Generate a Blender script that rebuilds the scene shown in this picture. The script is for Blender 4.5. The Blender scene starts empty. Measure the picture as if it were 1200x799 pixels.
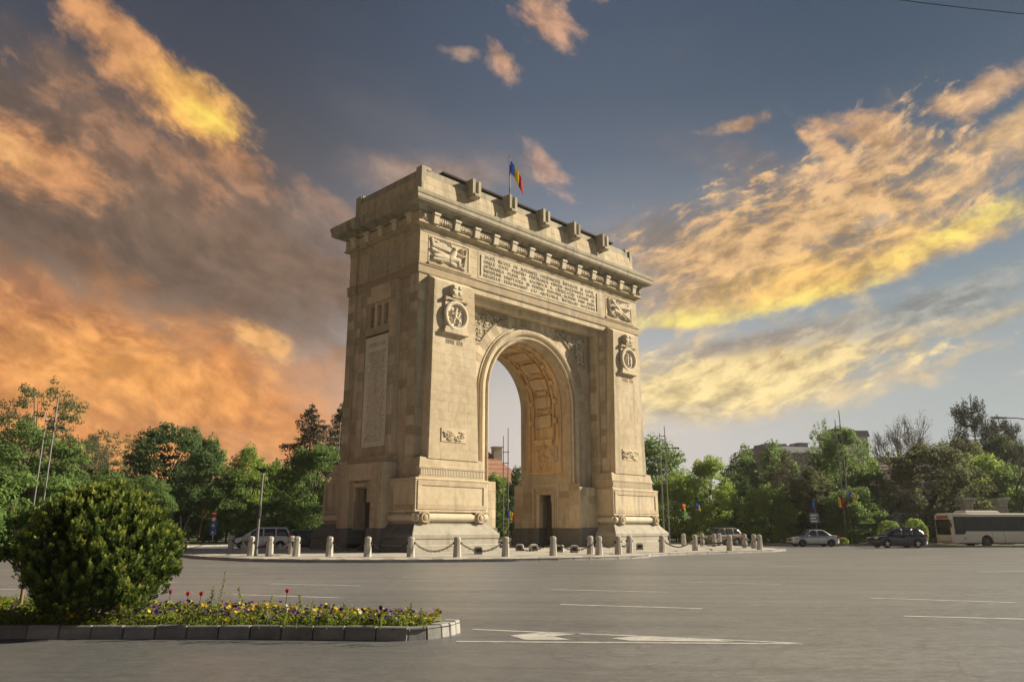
import bpy, bmesh, math, random
import numpy as np
from math import sin, cos, pi, radians, sqrt, atan2, degrees
from mathutils import Vector, Matrix

scn = bpy.context.scene
COL = scn.collection
# ---------------------------------------------------------------- camera
CAM = (-44.07, -44.44, 1.6)
YAW, PIT, FPX = radians(45.208), radians(13.766), 895.5
cam_data = bpy.data.cameras.new('camera')
cam_data.sensor_width = 36.0
cam_data.lens = FPX / 1200 * 36
cam_data.clip_start = 0.1
cam_data.clip_end = 6000
cam = bpy.data.objects.new('camera', cam_data)
COL.objects.link(cam)
cam.location = CAM
cam.rotation_euler = (pi / 2 + PIT, 0, -YAW)
scn.camera = cam
# ---------------------------------------------------------------- exposure and sun
scn.view_settings.view_transform = 'Standard'
scn.view_settings.look = 'None'
scn.view_settings.exposure = 1.12
scn.view_settings.gamma = 1
SUN_EL, SUN_AZ = radians(26.7), atan2(0.885, -0.466)
sun_data = bpy.data.lights.new('sun', 'SUN')
sun_data.energy = 4.7
sun_data.angle = radians(0.5)
sun_data.color = (1.0, 0.87, 0.655)
sun = bpy.data.objects.new('sun', sun_data)
COL.objects.link(sun)
sd = Vector((sin(SUN_AZ) * cos(SUN_EL), cos(SUN_AZ) * cos(SUN_EL), sin(SUN_EL)))
sun.rotation_euler = sd.to_track_quat('Z', 'Y').to_euler()
sun.location = (60, -60, 60)
# ---------------------------------------------------------------- world: Nishita sky with evening clouds
world = bpy.data.worlds.new('World')
scn.world = world
world.use_nodes = True
wt = world.node_tree
wt.nodes.clear()


class NG:
    """tiny expression builder over a node tree"""
    def __init__(s, nt): s.nt = nt
    def m(s, op, a, b=None, c=None, clamp=False):
        n = s.nt.nodes.new('ShaderNodeMath'); n.operation = op; n.use_clamp = clamp
        for i, v in enumerate((a, b, c)):
            if v is None: continue
            if isinstance(v, (int, float)): n.inputs[i].default_value = v
            else: s.nt.links.new(v, n.inputs[i])
        return n.outputs[0]
    def add(s, a, b): return s.m('ADD', a, b)
    def sub(s, a, b): return s.m('SUBTRACT', a, b)
    def mul(s, a, b): return s.m('MULTIPLY', a, b)
    def sm(s, x, lo, hi):
        n = s.nt.nodes.new('ShaderNodeMapRange'); n.interpolation_type = 'SMOOTHSTEP'
        s.nt.links.new(x, n.inputs[0]); n.inputs[1].default_value = lo; n.inputs[2].default_value = hi
        return n.outputs[0]
    def noise(s, vec, scale, detail=6, rough=0.55, dist=0.0):
        n = s.nt.nodes.new('ShaderNodeTexNoise'); n.inputs['Scale'].default_value = scale
        n.inputs['Detail'].default_value = detail; n.inputs['Roughness'].default_value = rough
        n.inputs['Distortion'].default_value = dist
        if vec is not None: s.nt.links.new(vec, n.inputs['Vector'])
        return n.outputs[0]
    def comb(s, x, y, z=0.0):
        n = s.nt.nodes.new('ShaderNodeCombineXYZ')
        for i, v in enumerate((x, y, z)):
            if isinstance(v, (int, float)): n.inputs[i].default_value = v
            else: s.nt.links.new(v, n.inputs[i])
        return n.outputs[0]
    def sep(s, v):
        n = s.nt.nodes.new('ShaderNodeSeparateXYZ'); s.nt.links.new(v, n.inputs[0]); return n.outputs
    def mix(s, f, a, b, mode='MIX'):
        n = s.nt.nodes.new('ShaderNodeMix'); n.data_type = 'RGBA'; n.blend_type = mode
        for i, v in ((0, f), (6, a), (7, b)):
            if isinstance(v, (int, float)): n.inputs[i].default_value = v
            elif isinstance(v, tuple): n.inputs[i].default_value = (*v, 1)
            else: s.nt.links.new(v, n.inputs[i])
        return n.outputs[2]
    def ramp(s, f, stops):
        n = s.nt.nodes.new('ShaderNodeValToRGB'); e = n.color_ramp.elements
        while len(e) < len(stops): e.new(0.5)
        for k, (p, c) in zip(e, stops): k.position = p; k.color = (*c, 1)
        s.nt.links.new(f, n.inputs[0]); return n.outputs[0]


def lin(r, g, b):
    f = lambda v: (v / 255 / 12.92) if v <= 10 else ((v / 255 + 0.055) / 1.055) ** 2.4
    return (f(r), f(g), f(b))


W = NG(wt)
tc = wt.nodes.new('ShaderNodeTexCoord')
dx, dy, dz = W.sep(tc.outputs['Generated'])
SKY_K = 5.0                                    # the Background runs at 0.1, the exposure at +1


def sk(r, g, b):
    return tuple(v * SKY_K for v in lin(r, g, b))


VIEW = YAW                                      # compass bearing from which azimuths below are counted
rx_ = W.sub(W.mul(dx, cos(VIEW)), W.mul(dy, sin(VIEW)))
fy_ = W.add(W.mul(dx, sin(VIEW)), W.mul(dy, cos(VIEW)))
az = W.mul(W.m('ARCTAN2', rx_, fy_), 180 / pi)
el = W.mul(W.m('ARCSINE', dz), 180 / pi)
nish = wt.nodes.new('ShaderNodeTexSky'); nish.sky_type = 'NISHITA'
nish.sun_disc = False; nish.sun_elevation = SUN_EL; nish.sun_rotation = SUN_AZ
nish.air_density = 1.0; nish.dust_density = 3.0; nish.ozone_density = 1.5
# evening air: clear slate blue overhead, pale warm grey low down, orange towards the far (left) side
e01 = W.sm(el, -2.0, 40.0)
def grad(stops): return W.ramp(W.m('DIVIDE', el, 50.0, clamp=True), [(e / 50.0, sk(*c)) for e, c in stops])


clear_r = grad(((0, (208, 199, 192)), (9, (198, 191, 185)), (15, (160, 163, 166)), (20, (132, 139, 149)), (27, (92, 102, 118)), (31, (77, 89, 106)), (36, (66, 80, 99)), (48, (52, 64, 88))))
clear_l = grad(((0, (214, 152, 100)), (8, (200, 144, 94)), (14, (142, 118, 98)), (20, (106, 89, 78)), (26, (82, 76, 76)), (32, (62, 66, 78)), (37, (52, 57, 72)), (48, (58, 64, 82))))
side = W.sm(az, -26.0, 4.0)
air = W.mix(side, clear_l, clear_r)
nsat = W.mix(0.6, nish.outputs[0], (1.5, 1.5, 1.5))
base = W.mix(0.95, nsat, air)
base = W.mix(W.sm(az, 6.0, 32.0), base, W.mix(1.0, base, (0.67, 0.78, 0.83), 'MULTIPLY'))
# noise fields in (azimuth, elevation) space, in degrees
warp = W.noise(W.comb(W.mul(az, 0.05), W.mul(el, 0.08)), 1.0, 3, 0.5)
wz = W.mul(W.sub(warp, 0.5), 10.0)
warp2 = W.noise(W.comb(W.mul(az, 0.09), W.mul(el, 0.13), 31.0), 1.0, 3, 0.5)
wy = W.mul(W.sub(warp2, 0.5), 7.0)


def rot(a0, e0, deg):
    c, s = cos(radians(deg)), sin(radians(deg))
    u, v = W.sub(az, a0), W.sub(el, e0)
    return W.add(W.mul(u, c), W.mul(v, s)), W.sub(W.mul(v, c), W.mul(u, s))


def field(deg, su, sv, seed, detail=9, rough=0.58, warpk=1.0):
    u, v = rot(0.0, 15.0, deg)
    return W.noise(W.comb(W.mul(W.add(u, W.mul(wz, 0.4 * warpk)), su), W.mul(W.add(v, W.mul(wy, 0.5 * warpk)), sv), seed), 1.0, detail, rough)


puff = field(-22, 0.15, 0.26, 3.0, 11, 0.57)              # billowing, left
puff2 = field(-24, 0.36, 0.56, 8.0, 12, 0.60)
streak = field(9, 0.16, 0.42, 5.0, 12, 0.60)   # combed, right
fine = field(14, 0.26, 0.44, 9.0, 12, 0.60)
cr1 = field(16, 0.42, 0.92, 13.0, 13, 0.62)      # small crisp wisps, right
cr2 = field(-26, 0.40, 0.70, 17.0, 13, 0.60)    # small crisp lobes, left      # cross combing of the right bank
wide = field(0, 0.05, 0.12, 1.0, 7, 0.55)


def blob(a0, e0, ra, up, dn, deg, nz, amp, lo, hi):
    """soft cloud bank round (a0, e0): half length ra, heights up / dn above and below its axis, tilt deg"""
    u, v = rot(a0, e0, deg)
    vv = W.add(W.mul(W.m('MAXIMUM', v, 0.0), 1 / up), W.mul(W.m('MINIMUM', v, 0.0), 1 / dn))
    d = W.m('SQRT', W.add(W.m('POWER', W.mul(u, 1 / ra), 2.0), W.m('POWER', vv, 2.0)))
    f = W.add(W.sub(1.0, d), W.mul(W.sub(nz, 0.5), amp))
    return W.sm(f, lo, hi)


sky = base
# scattered thin cloud over the whole dome
sky = W.mix(W.mul(W.sm(wide, 0.52, 0.78), 0.16), sky, sk(140, 126, 118))
relL = W.sm(W.add(W.mul(puff2, 0.7), W.mul(cr2, 0.3)), 0.36, 0.64)                   # light and dark lobes within the clouds
relR = W.sm(W.add(W.mul(fine, 0.45), W.mul(cr1, 0.55)), 0.38, 0.62)
CLOUDS = [  # az, el, half length, up, down, tilt, noise, amp, lo, hi, colour, strength, relief
    (-30, 20.0, 26, 9, 6, -14, puff, 1.3, -0.1, 0.7, (106, 86, 73), 0.92, 'L'),       # big brown bank, left
    (-20, 19, 18, 5, 5, -12, puff, 1.4, -0.1, 0.7, (122, 100, 84), 0.85, 'L'),
    (-29, 9.0, 24, 8.0, 9, -10, puff, 1.3, -0.1, 0.7, (212, 138, 76), 0.93, 'L'),     # orange glow, lower left
    (-35, 14.2, 13, 3.4, 3.0, -16, puff, 1.6, 0.0, 0.8, (172, 114, 78), 0.75, 'L'),
    (-27, 10.4, 11, 3.0, 3.4, -10, puff2, 1.5, 0.0, 0.9, (236, 162, 86), 0.80, 'L'),
    (-23, 6.6, 8, 0.9, 0.9, -6, puff2, 2.0, 0.1, 1.0, (172, 124, 94), 0.50, 'L'),
    (-18.5, 13.2, 3.6, 1.4, 1.9, -22, puff2, 1.7, 0.1, 0.8, (228, 172, 108), 0.80, 'L'),
    (-27.0, 24.6, 13, 3.4, 3.0, -22, puff, 1.6, 0.0, 0.8, (128, 102, 86), 0.85, 'L'),  # under-lit brown
    (-21.5, 25.4, 7, 1.9, 2.2, -32, puff2, 1.8, 0.1, 0.8, (182, 130, 92), 0.75, 'L'),
    (-14.5, 23.0, 6, 1.3, 1.6, -26, puff2, 1.8, 0.1, 0.8, (166, 128, 104), 0.60, 'L'),
    (-28.4, 30.6, 8.6, 1.7, 3.2, -30, puff2, 1.3, 0.0, 0.6, (206, 148, 98), 0.94, 'L'),  # bright diagonal streak
    (-24.6, 28.9, 5.4, 1.9, 3.0, -24, puff2, 1.3, 0.0, 0.7, (234, 176, 96), 0.92, 'L'),
    (-23.9, 28.0, 3.2, 1.3, 1.6, -20, puff2, 1.1, 0.1, 0.9, (246, 206, 94), 0.85, 'L'),
    (-35.0, 22.8, 7.5, 3.0, 2.8, -10, puff2, 1.4, 0.0, 0.7, (204, 144, 98), 0.92, 'L'),  # left edge puff
    (-36.5, 23.2, 5.0, 1.9, 1.5, -14, puff2, 1.4, 0.1, 0.9, (234, 176, 112), 0.75, 'L'),
    (-13, 21.5, 11, 3.4, 2.6, -8, puff, 1.6, 0.0, 0.9, (132, 114, 104), 0.65, 'L'),
    (-30, 9.5, 20, 6.0, 7.0, -10, cr2, 3.0, 0.20, 1.0, (236, 168, 98), 0.45, 'L'),    # crisp lit lobes
    (-28, 25.5, 13, 4.0, 4.0, -24, cr2, 3.4, 0.35, 1.1, (182, 132, 96), 0.50, 'L'),
    (-29, 19.0, 18, 3.6, 3.6, -14, cr2, 3.6, 0.40, 1.0, (92, 78, 69), 0.50, 'L'),
    (3.0, 36.6, 4.0, 1.7, 2.0, -30, puff2, 1.6, 0.0, 0.8, (198, 152, 122), 0.90, 'L'),  # small pink clouds overhead
    (-0.8, 34.0, 2.6, 1.0, 1.5, -42, puff2, 1.8, 0.0, 0.8, (206, 160, 128), 0.90, 'L'),
    (-4.2, 34.4, 2.6, 0.6, 0.8, -4, puff2, 2.2, 0.1, 0.9, (170, 142, 124), 0.8, 'L'),
    (8.0, 38.4, 6.0, 1.6, 1.1, 0, puff2, 1.8, 0.1, 0.8, (198, 152, 120), 0.8, 'L'),
    (-6, 26.0, 9.0, 1.9, 2.4, 2, puff, 1.6, -0.1, 0.9, (164, 138, 122), 0.80, 'L'),    # wisps behind the arch
    (3.0, 26.4, 3.4, 1.1, 1.6, -42, puff2, 2.0, 0.1, 0.8, (192, 154, 132), 0.80, 'L'),
    (18, 17.5, 20, 10.0, 3.0, 8, puff, 1.5, -0.05, 0.9, (160, 136, 114), 0.85, 'R'),    # right bank, upper haze
    (24, 18.8, 16, 7.0, 2.6, 10, fine, 2.4, 0.0, 0.9, (212, 172, 122), 0.85, 'R'),
    (18, 19.4, 9, 2.6, 1.8, 8, puff2, 2.0, 0.0, 0.9, (206, 166, 120), 0.70, 'R'),
    (26, 23.6, 11, 4.0, 3.0, 14, puff2, 2.8, 0.15, 1.0, (188, 154, 124), 0.75, 'R'),
    (27.0, 26.4, 8, 1.6, 1.6, -14, puff2, 2.4, 0.1, 0.9, (214, 168, 124), 0.80, 'R'),
    (25.2, 24.6, 5.0, 1.2, 1.2, -46, puff2, 2.2, 0.1, 0.9, (224, 178, 128), 0.75, 'R'),
    (34, 27.0, 7.0, 1.4, 1.8, 6, puff2, 2.4, 0.1, 0.9, (206, 164, 124), 0.8, 'R'),
    (36, 24.6, 5.0, 1.4, 2.2, 20, puff2, 2.0, 0.0, 0.9, (224, 182, 130), 0.8, 'R'),
    (17.9, 28.3, 3.6, 0.7, 0.7, 3, puff2, 2.2, 0.1, 0.8, (186, 148, 118), 0.85, 'R'),
    (18, 11.2, 16, 3.6, 4.0, 6, fine, 2.0, -0.1, 0.8, (226, 194, 136), 0.90, 'R'),    # lower bank
    (13, 9.4, 12, 2.8, 2.6, 3, puff, 1.4, -0.1, 0.9, (230, 206, 148), 0.85, 'R'),
    (33.5, 13.2, 6, 0.9, 1.0, 10, streak, 2.0, 0.05, 1.0, (206, 186, 148), 0.7, 'R'),
    (36, 9.6, 3, 0.3, 0.3, 2, streak, 2.4, 0.05, 1.0, (214, 200, 172), 0.6, 'R'),
    (24, 20.5, 15, 6.0, 3.6, 12, cr1, 3.6, 0.25, 0.85, (228, 184, 128), 0.80, 'R'),   # crisp lit wisps
    (27, 24.5, 11, 3.6, 2.6, 14, cr1, 4.0, 0.35, 1.0, (216, 176, 130), 0.60, 'R'),
    (17, 20.6, 11, 5.0, 4.0, 14, cr1, 4.0, 0.30, 0.95, (214, 172, 122), 0.70, 'R'),
    (18, 11.0, 14, 3.0, 3.4, 6, cr1, 3.6, 0.20, 0.85, (236, 210, 150), 0.75, 'R'),
    (22, 13.6, 9, 1.0, 1.6, 8, cr1, 3.0, 0.15, 0.70, (160, 152, 142), 0.65, 'R'),
    (27, 20.0, 8, 2.0, 2.0, 12, cr2, 4.2, 0.45, 1.0, (134, 132, 132), 0.55, 'R'),
    (23, 16.6, 19, 3.0, 1.2, 9, fine, 1.6, -0.05, 0.9, (234, 188, 108), 0.88, 'R'),    # burning lower edge
    (13.5, 14.8, 8.5, 1.3, 0.6, 1, fine, 1.7, 0.0, 1.0, (248, 220, 122), 0.85, 'R'),
    (32.5, 18.9, 8.0, 1.3, 0.9, 15, cr1, 1.8, 0.0, 1.0, (250, 214, 112), 0.85, 'R'),
    (22.5, 15.9, 8, 0.9, 0.7, 8, cr1, 1.8, 0.0, 1.0, (250, 214, 112), 0.80, 'R'),
    (30.5, 14.6, 9.0, 1.3, 2.2, 13, puff2, 1.3, -0.1, 0.8, (158, 158, 152), 0.85, 'R'),
    (17.0, 12.9, 8.0, 0.8, 0.9, 5, puff2, 1.7, 0.0, 0.9, (166, 154, 142), 0.70, 'R'),
    (12.5, 8.4, 4.5, 0.6, 0.6, 4, puff2, 1.8, 0.05, 0.9, (186, 172, 154), 0.5, 'R'),
]
for a0, e0, ra, up, dn, deg, nz, amp, lo, hi, colr, st, side_ in CLOUDS:
    c_hi = sk(*[min(255, v * 1.07 + 3) for v in colr]); c_lo = sk(*[v * ((0.86 if colr[0] > 150 else 0.93) if side_ == 'L' else (0.89 if colr[0] > 235 else 0.80)) for v in colr])
    sky = W.mix(W.mul(blob(a0, e0, ra, up, dn, deg, nz, amp, lo, hi), st), sky, W.mix(relL if side_ == 'L' else relR, c_lo, c_hi))
# nothing of the sky below the horizon
sky = W.mix(W.sm(el, -0.5, -6.0), sky, sk(120, 112, 100))
bg = wt.nodes.new('ShaderNodeBackground'); bg.inputs['Strength'].default_value = 0.1
wt.links.new(sky, bg.inputs['Color'])
wo = wt.nodes.new('ShaderNodeOutputWorld')
wt.links.new(bg.outputs[0], wo.inputs['Surface'])
world.cycles.sampling_method = 'MANUAL'
world.cycles.sample_map_resolution = 512


# ---------------------------------------------------------------- helpers
def Gp(px, py, z=0.0):
    """ground point seen at a pixel of the 1200 px wide photograph"""
    f = Vector((sin(YAW) * cos(PIT), cos(YAW) * cos(PIT), sin(PIT)))
    r = Vector((cos(YAW), -sin(YAW), 0)); u = r.cross(f)
    d = f * FPX + r * (px - 600) - u * (py - 399.5)
    t = (z - CAM[2]) / d.z
    return Vector(CAM) + d * t


FWD = Vector((sin(YAW), cos(YAW), 0)); RGT = Vector((cos(YAW), -sin(YAW), 0))


def Gd(px, depth):
    """ground position at a bearing and a distance along the view"""
    return Vector((CAM[0], CAM[1], 0)) + FWD * depth + RGT * ((px - 600) / (FPX * cos(PIT) + 219 * sin(PIT)) * depth)


def Hd(py, depth):
    """height of a point seen at image row py at that distance"""
    return CAM[2] + (619 - py) / FPX * depth * 1.03


class MB:
    def __init__(s): s.v = []; s.f = []; s.mi = []; s.cur = 0
    def face(s, idx): s.f.append(tuple(idx)); s.mi.append(s.cur)
    def poly(s, pts):
        n = len(s.v); s.v += [tuple(p) for p in pts]; s.face(range(n, n + len(pts)))
    def box(s, x0, x1, y0, y1, z0, z1, M=None):
        n = len(s.v)
        P = [(x0, y0, z0), (x1, y0, z0), (x1, y1, z0), (x0, y1, z0), (x0, y0, z1), (x1, y0, z1), (x1, y1, z1), (x0, y1, z1)]
        if M is not None: P = [tuple(M @ Vector(p)) for p in P]
        s.v += P
        for q in ((3, 2, 1, 0), (4, 5, 6, 7), (0, 1, 5, 4), (1, 2, 6, 5), (2, 3, 7, 6), (3, 0, 4, 7)): s.face([n + i for i in q])
        return s
    def hexa(s, P):
        n = len(s.v); s.v += [tuple(p) for p in P]
        for q in ((3, 2, 1, 0), (4, 5, 6, 7), (0, 1, 5, 4), (1, 2, 6, 5), (2, 3, 7, 6), (3, 0, 4, 7)): s.face([n + i for i in q])
        return s
    def tube(s, pts, rad, seg=8, caps=True):
        pts = [Vector(p) for p in pts]; n0 = len(s.v); k = len(pts)
        if not hasattr(rad, '__len__'): rad = [rad] * k
        up = None
        for i, p in enumerate(pts):
            t = (pts[min(i + 1, k - 1)] - pts[max(i - 1, 0)])
            t = t.normalized() if t.length > 1e-9 else Vector((0, 0, 1))
            if up is None: up = Vector((1, 0, 0)) if abs(t.z) > 0.8 else Vector((0, 0, 1))
            a = (up - t * up.dot(t)).normalized(); b = t.cross(a); up = a
            for j in range(seg):
                q = 2 * pi * j / seg
                s.v.append(tuple(p + (a * cos(q) + b * sin(q)) * rad[i]))
        for i in range(k - 1):
            for j in range(seg):
                a0 = n0 + i * seg + j; a1 = n0 + i * seg + (j + 1) % seg
                s.face((a0, a1, a1 + seg, a0 + seg))
        if caps:
            s.face([n0 + j for j in reversed(range(seg))]); s.face([n0 + (k - 1) * seg + j for j in range(seg)])
        return s
    def lathe(s, prof, seg=16, M=None):
        """profile (r, z) turned round z"""
        n0 = len(s.v); k = len(prof)
        for r, z in prof:
            for j in range(seg):
                p = Vector((r * cos(2 * pi * j / seg), r * sin(2 * pi * j / seg), z))
                s.v.append(tuple(M @ p if M is not None else p))
        for i in range(k - 1):
            for j in range(seg):
                a0 = n0 + i * seg + j; a1 = n0 + i * seg + (j + 1) % seg
                s.face((a0, a1, a1 + seg, a0 + seg))
        s.face([n0 + j for j in reversed(range(seg))]); s.face([n0 + (k - 1) * seg + j for j in range(seg)])
        return s
    def sweep(s, plan, prof, cap=True):
        """counter-clockwise orthogonal plan, profile [(outward offset, z)] swept round it with mitres"""
        n0 = len(s.v); k = len(plan); P = [Vector(p) for p in plan]
        nrm = []
        for i in range(k):
            d = (P[(i + 1) % k] - P[i]).normalized(); nrm.append(Vector((d.y, -d.x)))
        for off, z in prof:
            for i in range(k):
                a, b = nrm[i - 1], nrm[i]
                m = a + b
                q = P[i] + m * (off / max(1e-6, 1 + a.dot(b)))
                s.v.append((q.x, q.y, z))
        for j in range(len(prof) - 1):
            for i in range(k):
                a0 = n0 + j * k + i; a1 = n0 + j * k + (i + 1) % k
                s.face((a0, a1, a1 + k, a0 + k))
        if cap:
            s.face([n0 + i for i in reversed(range(k))]); s.face([n0 + (len(prof) - 1) * k + i for i in range(k)])
        return s
    def mesh(s, name, smooth=False, angle=None):
        me = bpy.data.meshes.new(name)
        me.from_pydata(s.v, [], s.f)
        if any(s.mi): me.polygons.foreach_set('material_index', s.mi)
        if smooth or angle: me.polygons.foreach_set('use_smooth', [True] * len(me.polygons))
        if angle: me.set_sharp_from_angle(angle=radians(angle))
        me.update(); return me
    def obj(s, name, mat, parent=None, smooth=False, angle=None, bevel=0.0, loc=None):
        return link(s.mesh(name, smooth, angle), name, mat, parent, bevel, loc)


def link(me, name, mat, parent=None, bevel=0.0, loc=None):
    mats = mat if isinstance(mat, (list, tuple)) else [mat]
    if not me.materials:
        for m in mats: me.materials.append(m)
    o = bpy.data.objects.new(name, me); COL.objects.link(o)
    if parent is not None: o.parent = parent
    if loc is not None: o.location = loc
    if bevel:
        b = o.modifiers.new('bevel', 'BEVEL'); b.width = bevel; b.segments = 1; b.limit_method = 'ANGLE'; b.angle_limit = radians(40)
    return o


def tag(o, label=None, cat=None, group=None, kind=None):
    if label: o['label'] = label
    if cat: o['category'] = cat
    if group: o['group'] = group
    if kind: o['kind'] = kind
    return o


def thing(name, label, cat, loc=(0, 0, 0), rz=0.0, group=None):
    o = bpy.data.objects.new(name, None); COL.objects.link(o)
    o.empty_display_size = 0.5
    o.location = loc; o.rotation_euler = (0, 0, rz)
    return tag(o, label, cat, group)


def copy_tree(o, parent=None):
    c = o.copy(); COL.objects.link(c); c.parent = parent
    for ch in [x for x in o.children]: copy_tree(ch, c)
    return c


def np_mesh(name, V, nv):
    """V: (n*nv, 3) corner array, every nv corners form one face"""
    V = np.asarray(V, np.float32).reshape(-1, 3); n = len(V) // nv
    me = bpy.data.meshes.new(name)
    me.vertices.add(len(V)); me.vertices.foreach_set('co', V.ravel())
    me.loops.add(len(V)); me.loops.foreach_set('vertex_index', np.arange(len(V), dtype=np.int32))
    me.polygons.add(n); me.polygons.foreach_set('loop_start', np.arange(0, len(V), nv, dtype=np.int32))
    me.polygons.foreach_set('loop_total', np.full(n, nv, np.int32))
    me.update(calc_edges=True); return me


# ---------------------------------------------------------------- materials
def newmat(name):
    m = bpy.data.materials.new(name); m.use_nodes = True
    nt = m.node_tree; nt.nodes.clear()
    out = nt.nodes.new('ShaderNodeOutputMaterial'); b = nt.nodes.new('ShaderNodeBsdfPrincipled')
    nt.links.new(b.outputs[0], out.inputs[0])
    return m, nt, b, out


def plain(name, col, rough=0.6, metal=0.0, spec=0.4, var=0.12, nscale=6.0, coat=0.0):
    m, nt, b, out = newmat(name); g = NG(nt)
    t = nt.nodes.new('ShaderNodeTexCoord')
    n = g.noise(t.outputs['Object'], nscale, 5, 0.6)
    c = g.mix(n, tuple(v * (1 - var) for v in col), tuple(min(1, v * (1 + var)) for v in col))
    nt.links.new(c, b.inputs['Base Color'])
    b.inputs['Roughness'].default_value = rough; b.inputs['Metallic'].default_value = metal
    b.inputs['Specular IOR Level'].default_value = spec; b.inputs['Coat Weight'].default_value = coat
    return m


def stone(name, c0, c1, dirt, streak_k=0.5, island=0.6, rough=0.85, scale=1.0, local=False):
    """weathered stone: tone per block, mottling, rain streaks, small pits"""
    m, nt, b, out = newmat(name); g = NG(nt)
    geo = nt.nodes.new('ShaderNodeNewGeometry')
    if local:
        t = nt.nodes.new('ShaderNodeTexCoord'); oi = nt.nodes.new('ShaderNodeObjectInfo')
        va = nt.nodes.new('ShaderNodeVectorMath'); va.operation = 'ADD'
        nt.links.new(t.outputs['Object'], va.inputs[0])
        sc = nt.nodes.new('ShaderNodeVectorMath'); sc.operation = 'SCALE'; sc.inputs[0].default_value = (37, 51, 23)
        nt.links.new(oi.outputs['Random'], sc.inputs['Scale']); nt.links.new(sc.outputs[0], va.inputs[1])
        pos = va.outputs[0]; rnd = oi.outputs['Random']
    else:
        pos = geo.outputs['Position']; rnd = geo.outputs['Random Per Island']
    big = g.noise(pos, 0.28 * scale, 6, 0.6, 0.4)
    mid = g.noise(pos, 2.2 * scale, 8, 0.65)
    fin = g.noise(pos, 22.0 * scale, 4, 0.7)
    x, y, z = g.sep(pos)
    st = g.noise(g.comb(g.mul(x, 1.5), g.mul(y, 1.5), g.mul(z, 0.16)), 1.0, 6, 0.6)
    f = g.add(g.mul(g.sub(big, 0.5), 1.7), g.add(g.mul(g.sub(mid, 0.5), 1.3), 0.5))
    f = g.add(f, g.mul(g.sub(rnd, 0.5), island))
    col = g.mix(g.m('ADD', f, 0.0, clamp=True), c0, c1)
    sm_ = g.mul(g.sm(g.add(g.mul(st, 0.75), g.mul(big, 0.35)), 0.52, 0.72), streak_k)
    col = g.mix(sm_, col, dirt)
    col = g.mix(g.mul(g.sm(fin, 0.55, 0.75), 0.25), col, tuple(v * 0.72 for v in c0))
    nt.links.new(col, b.inputs['Base Color'])
    b.inputs['Roughness'].default_value = rough; b.inputs['Specular IOR Level'].default_value = 0.25
    bp = nt.nodes.new('ShaderNodeBump'); bp.inputs['Strength'].default_value = 0.35; bp.inputs['Distance'].default_value = 0.03
    nt.links.new(g.add(fin, g.mul(mid, 1.2)), bp.inputs['Height']); nt.links.new(bp.outputs[0], b.inputs['Normal'])
    return m


M = {}
M['lime'] = stone('limestone', (0.315, 0.247, 0.162), (0.55, 0.462, 0.325), (0.20, 0.175, 0.14), 0.6, 1.0)
M['lime_pale'] = stone('pale_limestone', (0.44, 0.38, 0.28), (0.60, 0.53, 0.41), (0.30, 0.25, 0.18), 0.35, 0.3)
M['lime_grey'] = stone('weathered_limestone', (0.27, 0.235, 0.175), (0.42, 0.37, 0.28), (0.14, 0.125, 0.10), 0.7, 0.4)
M['lime_warm'] = stone('golden_bounce_limestone', (0.48, 0.32, 0.16), (0.68, 0.51, 0.30), (0.20, 0.13, 0.07), 0.6, 0.4)  # warm bounced light under the vault put into the colour; golden grilles share it
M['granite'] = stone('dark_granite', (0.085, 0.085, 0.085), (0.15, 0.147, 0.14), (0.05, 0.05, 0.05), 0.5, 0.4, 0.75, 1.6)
M['granite_sunlit'] = stone('sunlit_granite', (0.27, 0.245, 0.20), (0.40, 0.37, 0.31), (0.16, 0.15, 0.13), 0.5, 0.4, 0.8, 1.6)  # the plinth granite with sunlight put into its colour
M['letter'] = stone('letter_stone', (0.25, 0.20, 0.14), (0.33, 0.27, 0.19), (0.13, 0.11, 0.08), 0.3, 0.2)
M['bollard'] = stone('bollard_stone', (0.30, 0.285, 0.25), (0.46, 0.435, 0.385), (0.22, 0.20, 0.17), 0.5, 0.3, 0.85, 2.0, True)
M['kerb'] = stone('kerb_stone', (0.24, 0.235, 0.225), (0.36, 0.35, 0.33), (0.13, 0.125, 0.12), 0.4, 0.4, 0.85, 3.0, True)
M['bed_kerb'] = stone('bed_kerb_stone', (0.14, 0.14, 0.14), (0.26, 0.255, 0.245), (0.06, 0.06, 0.06), 0.4, 0.5, 0.85, 4.0, True)
M['paving'] = stone('paving', (0.33, 0.31, 0.27), (0.48, 0.45, 0.40), (0.2, 0.19, 0.17), 0.2, 0.4, 0.85, 1.2)
M['panel'] = stone('pale_marble', (0.54, 0.50, 0.41), (0.69, 0.65, 0.54), (0.40, 0.37, 0.30), 0.4, 0.2)
M['iron'] = plain('dark_iron', (0.035, 0.032, 0.03), 0.55, 0.6, 0.4, 0.3, 20)
M['steel'] = plain('grey_steel', (0.17, 0.17, 0.17), 0.45, 0.5, 0.5, 0.15, 3)
M['dark'] = plain('dark_recess', (0.02, 0.02, 0.02), 0.9)


# ================================================================ THE ARCH
arch = thing('triumphal_arch', 'tall pale limestone triumphal arch with carved medallions and inscriptions', 'triumphal arch')
RND = random.Random(7)
STONES = []                                     # (importance, 8 corners)


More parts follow.
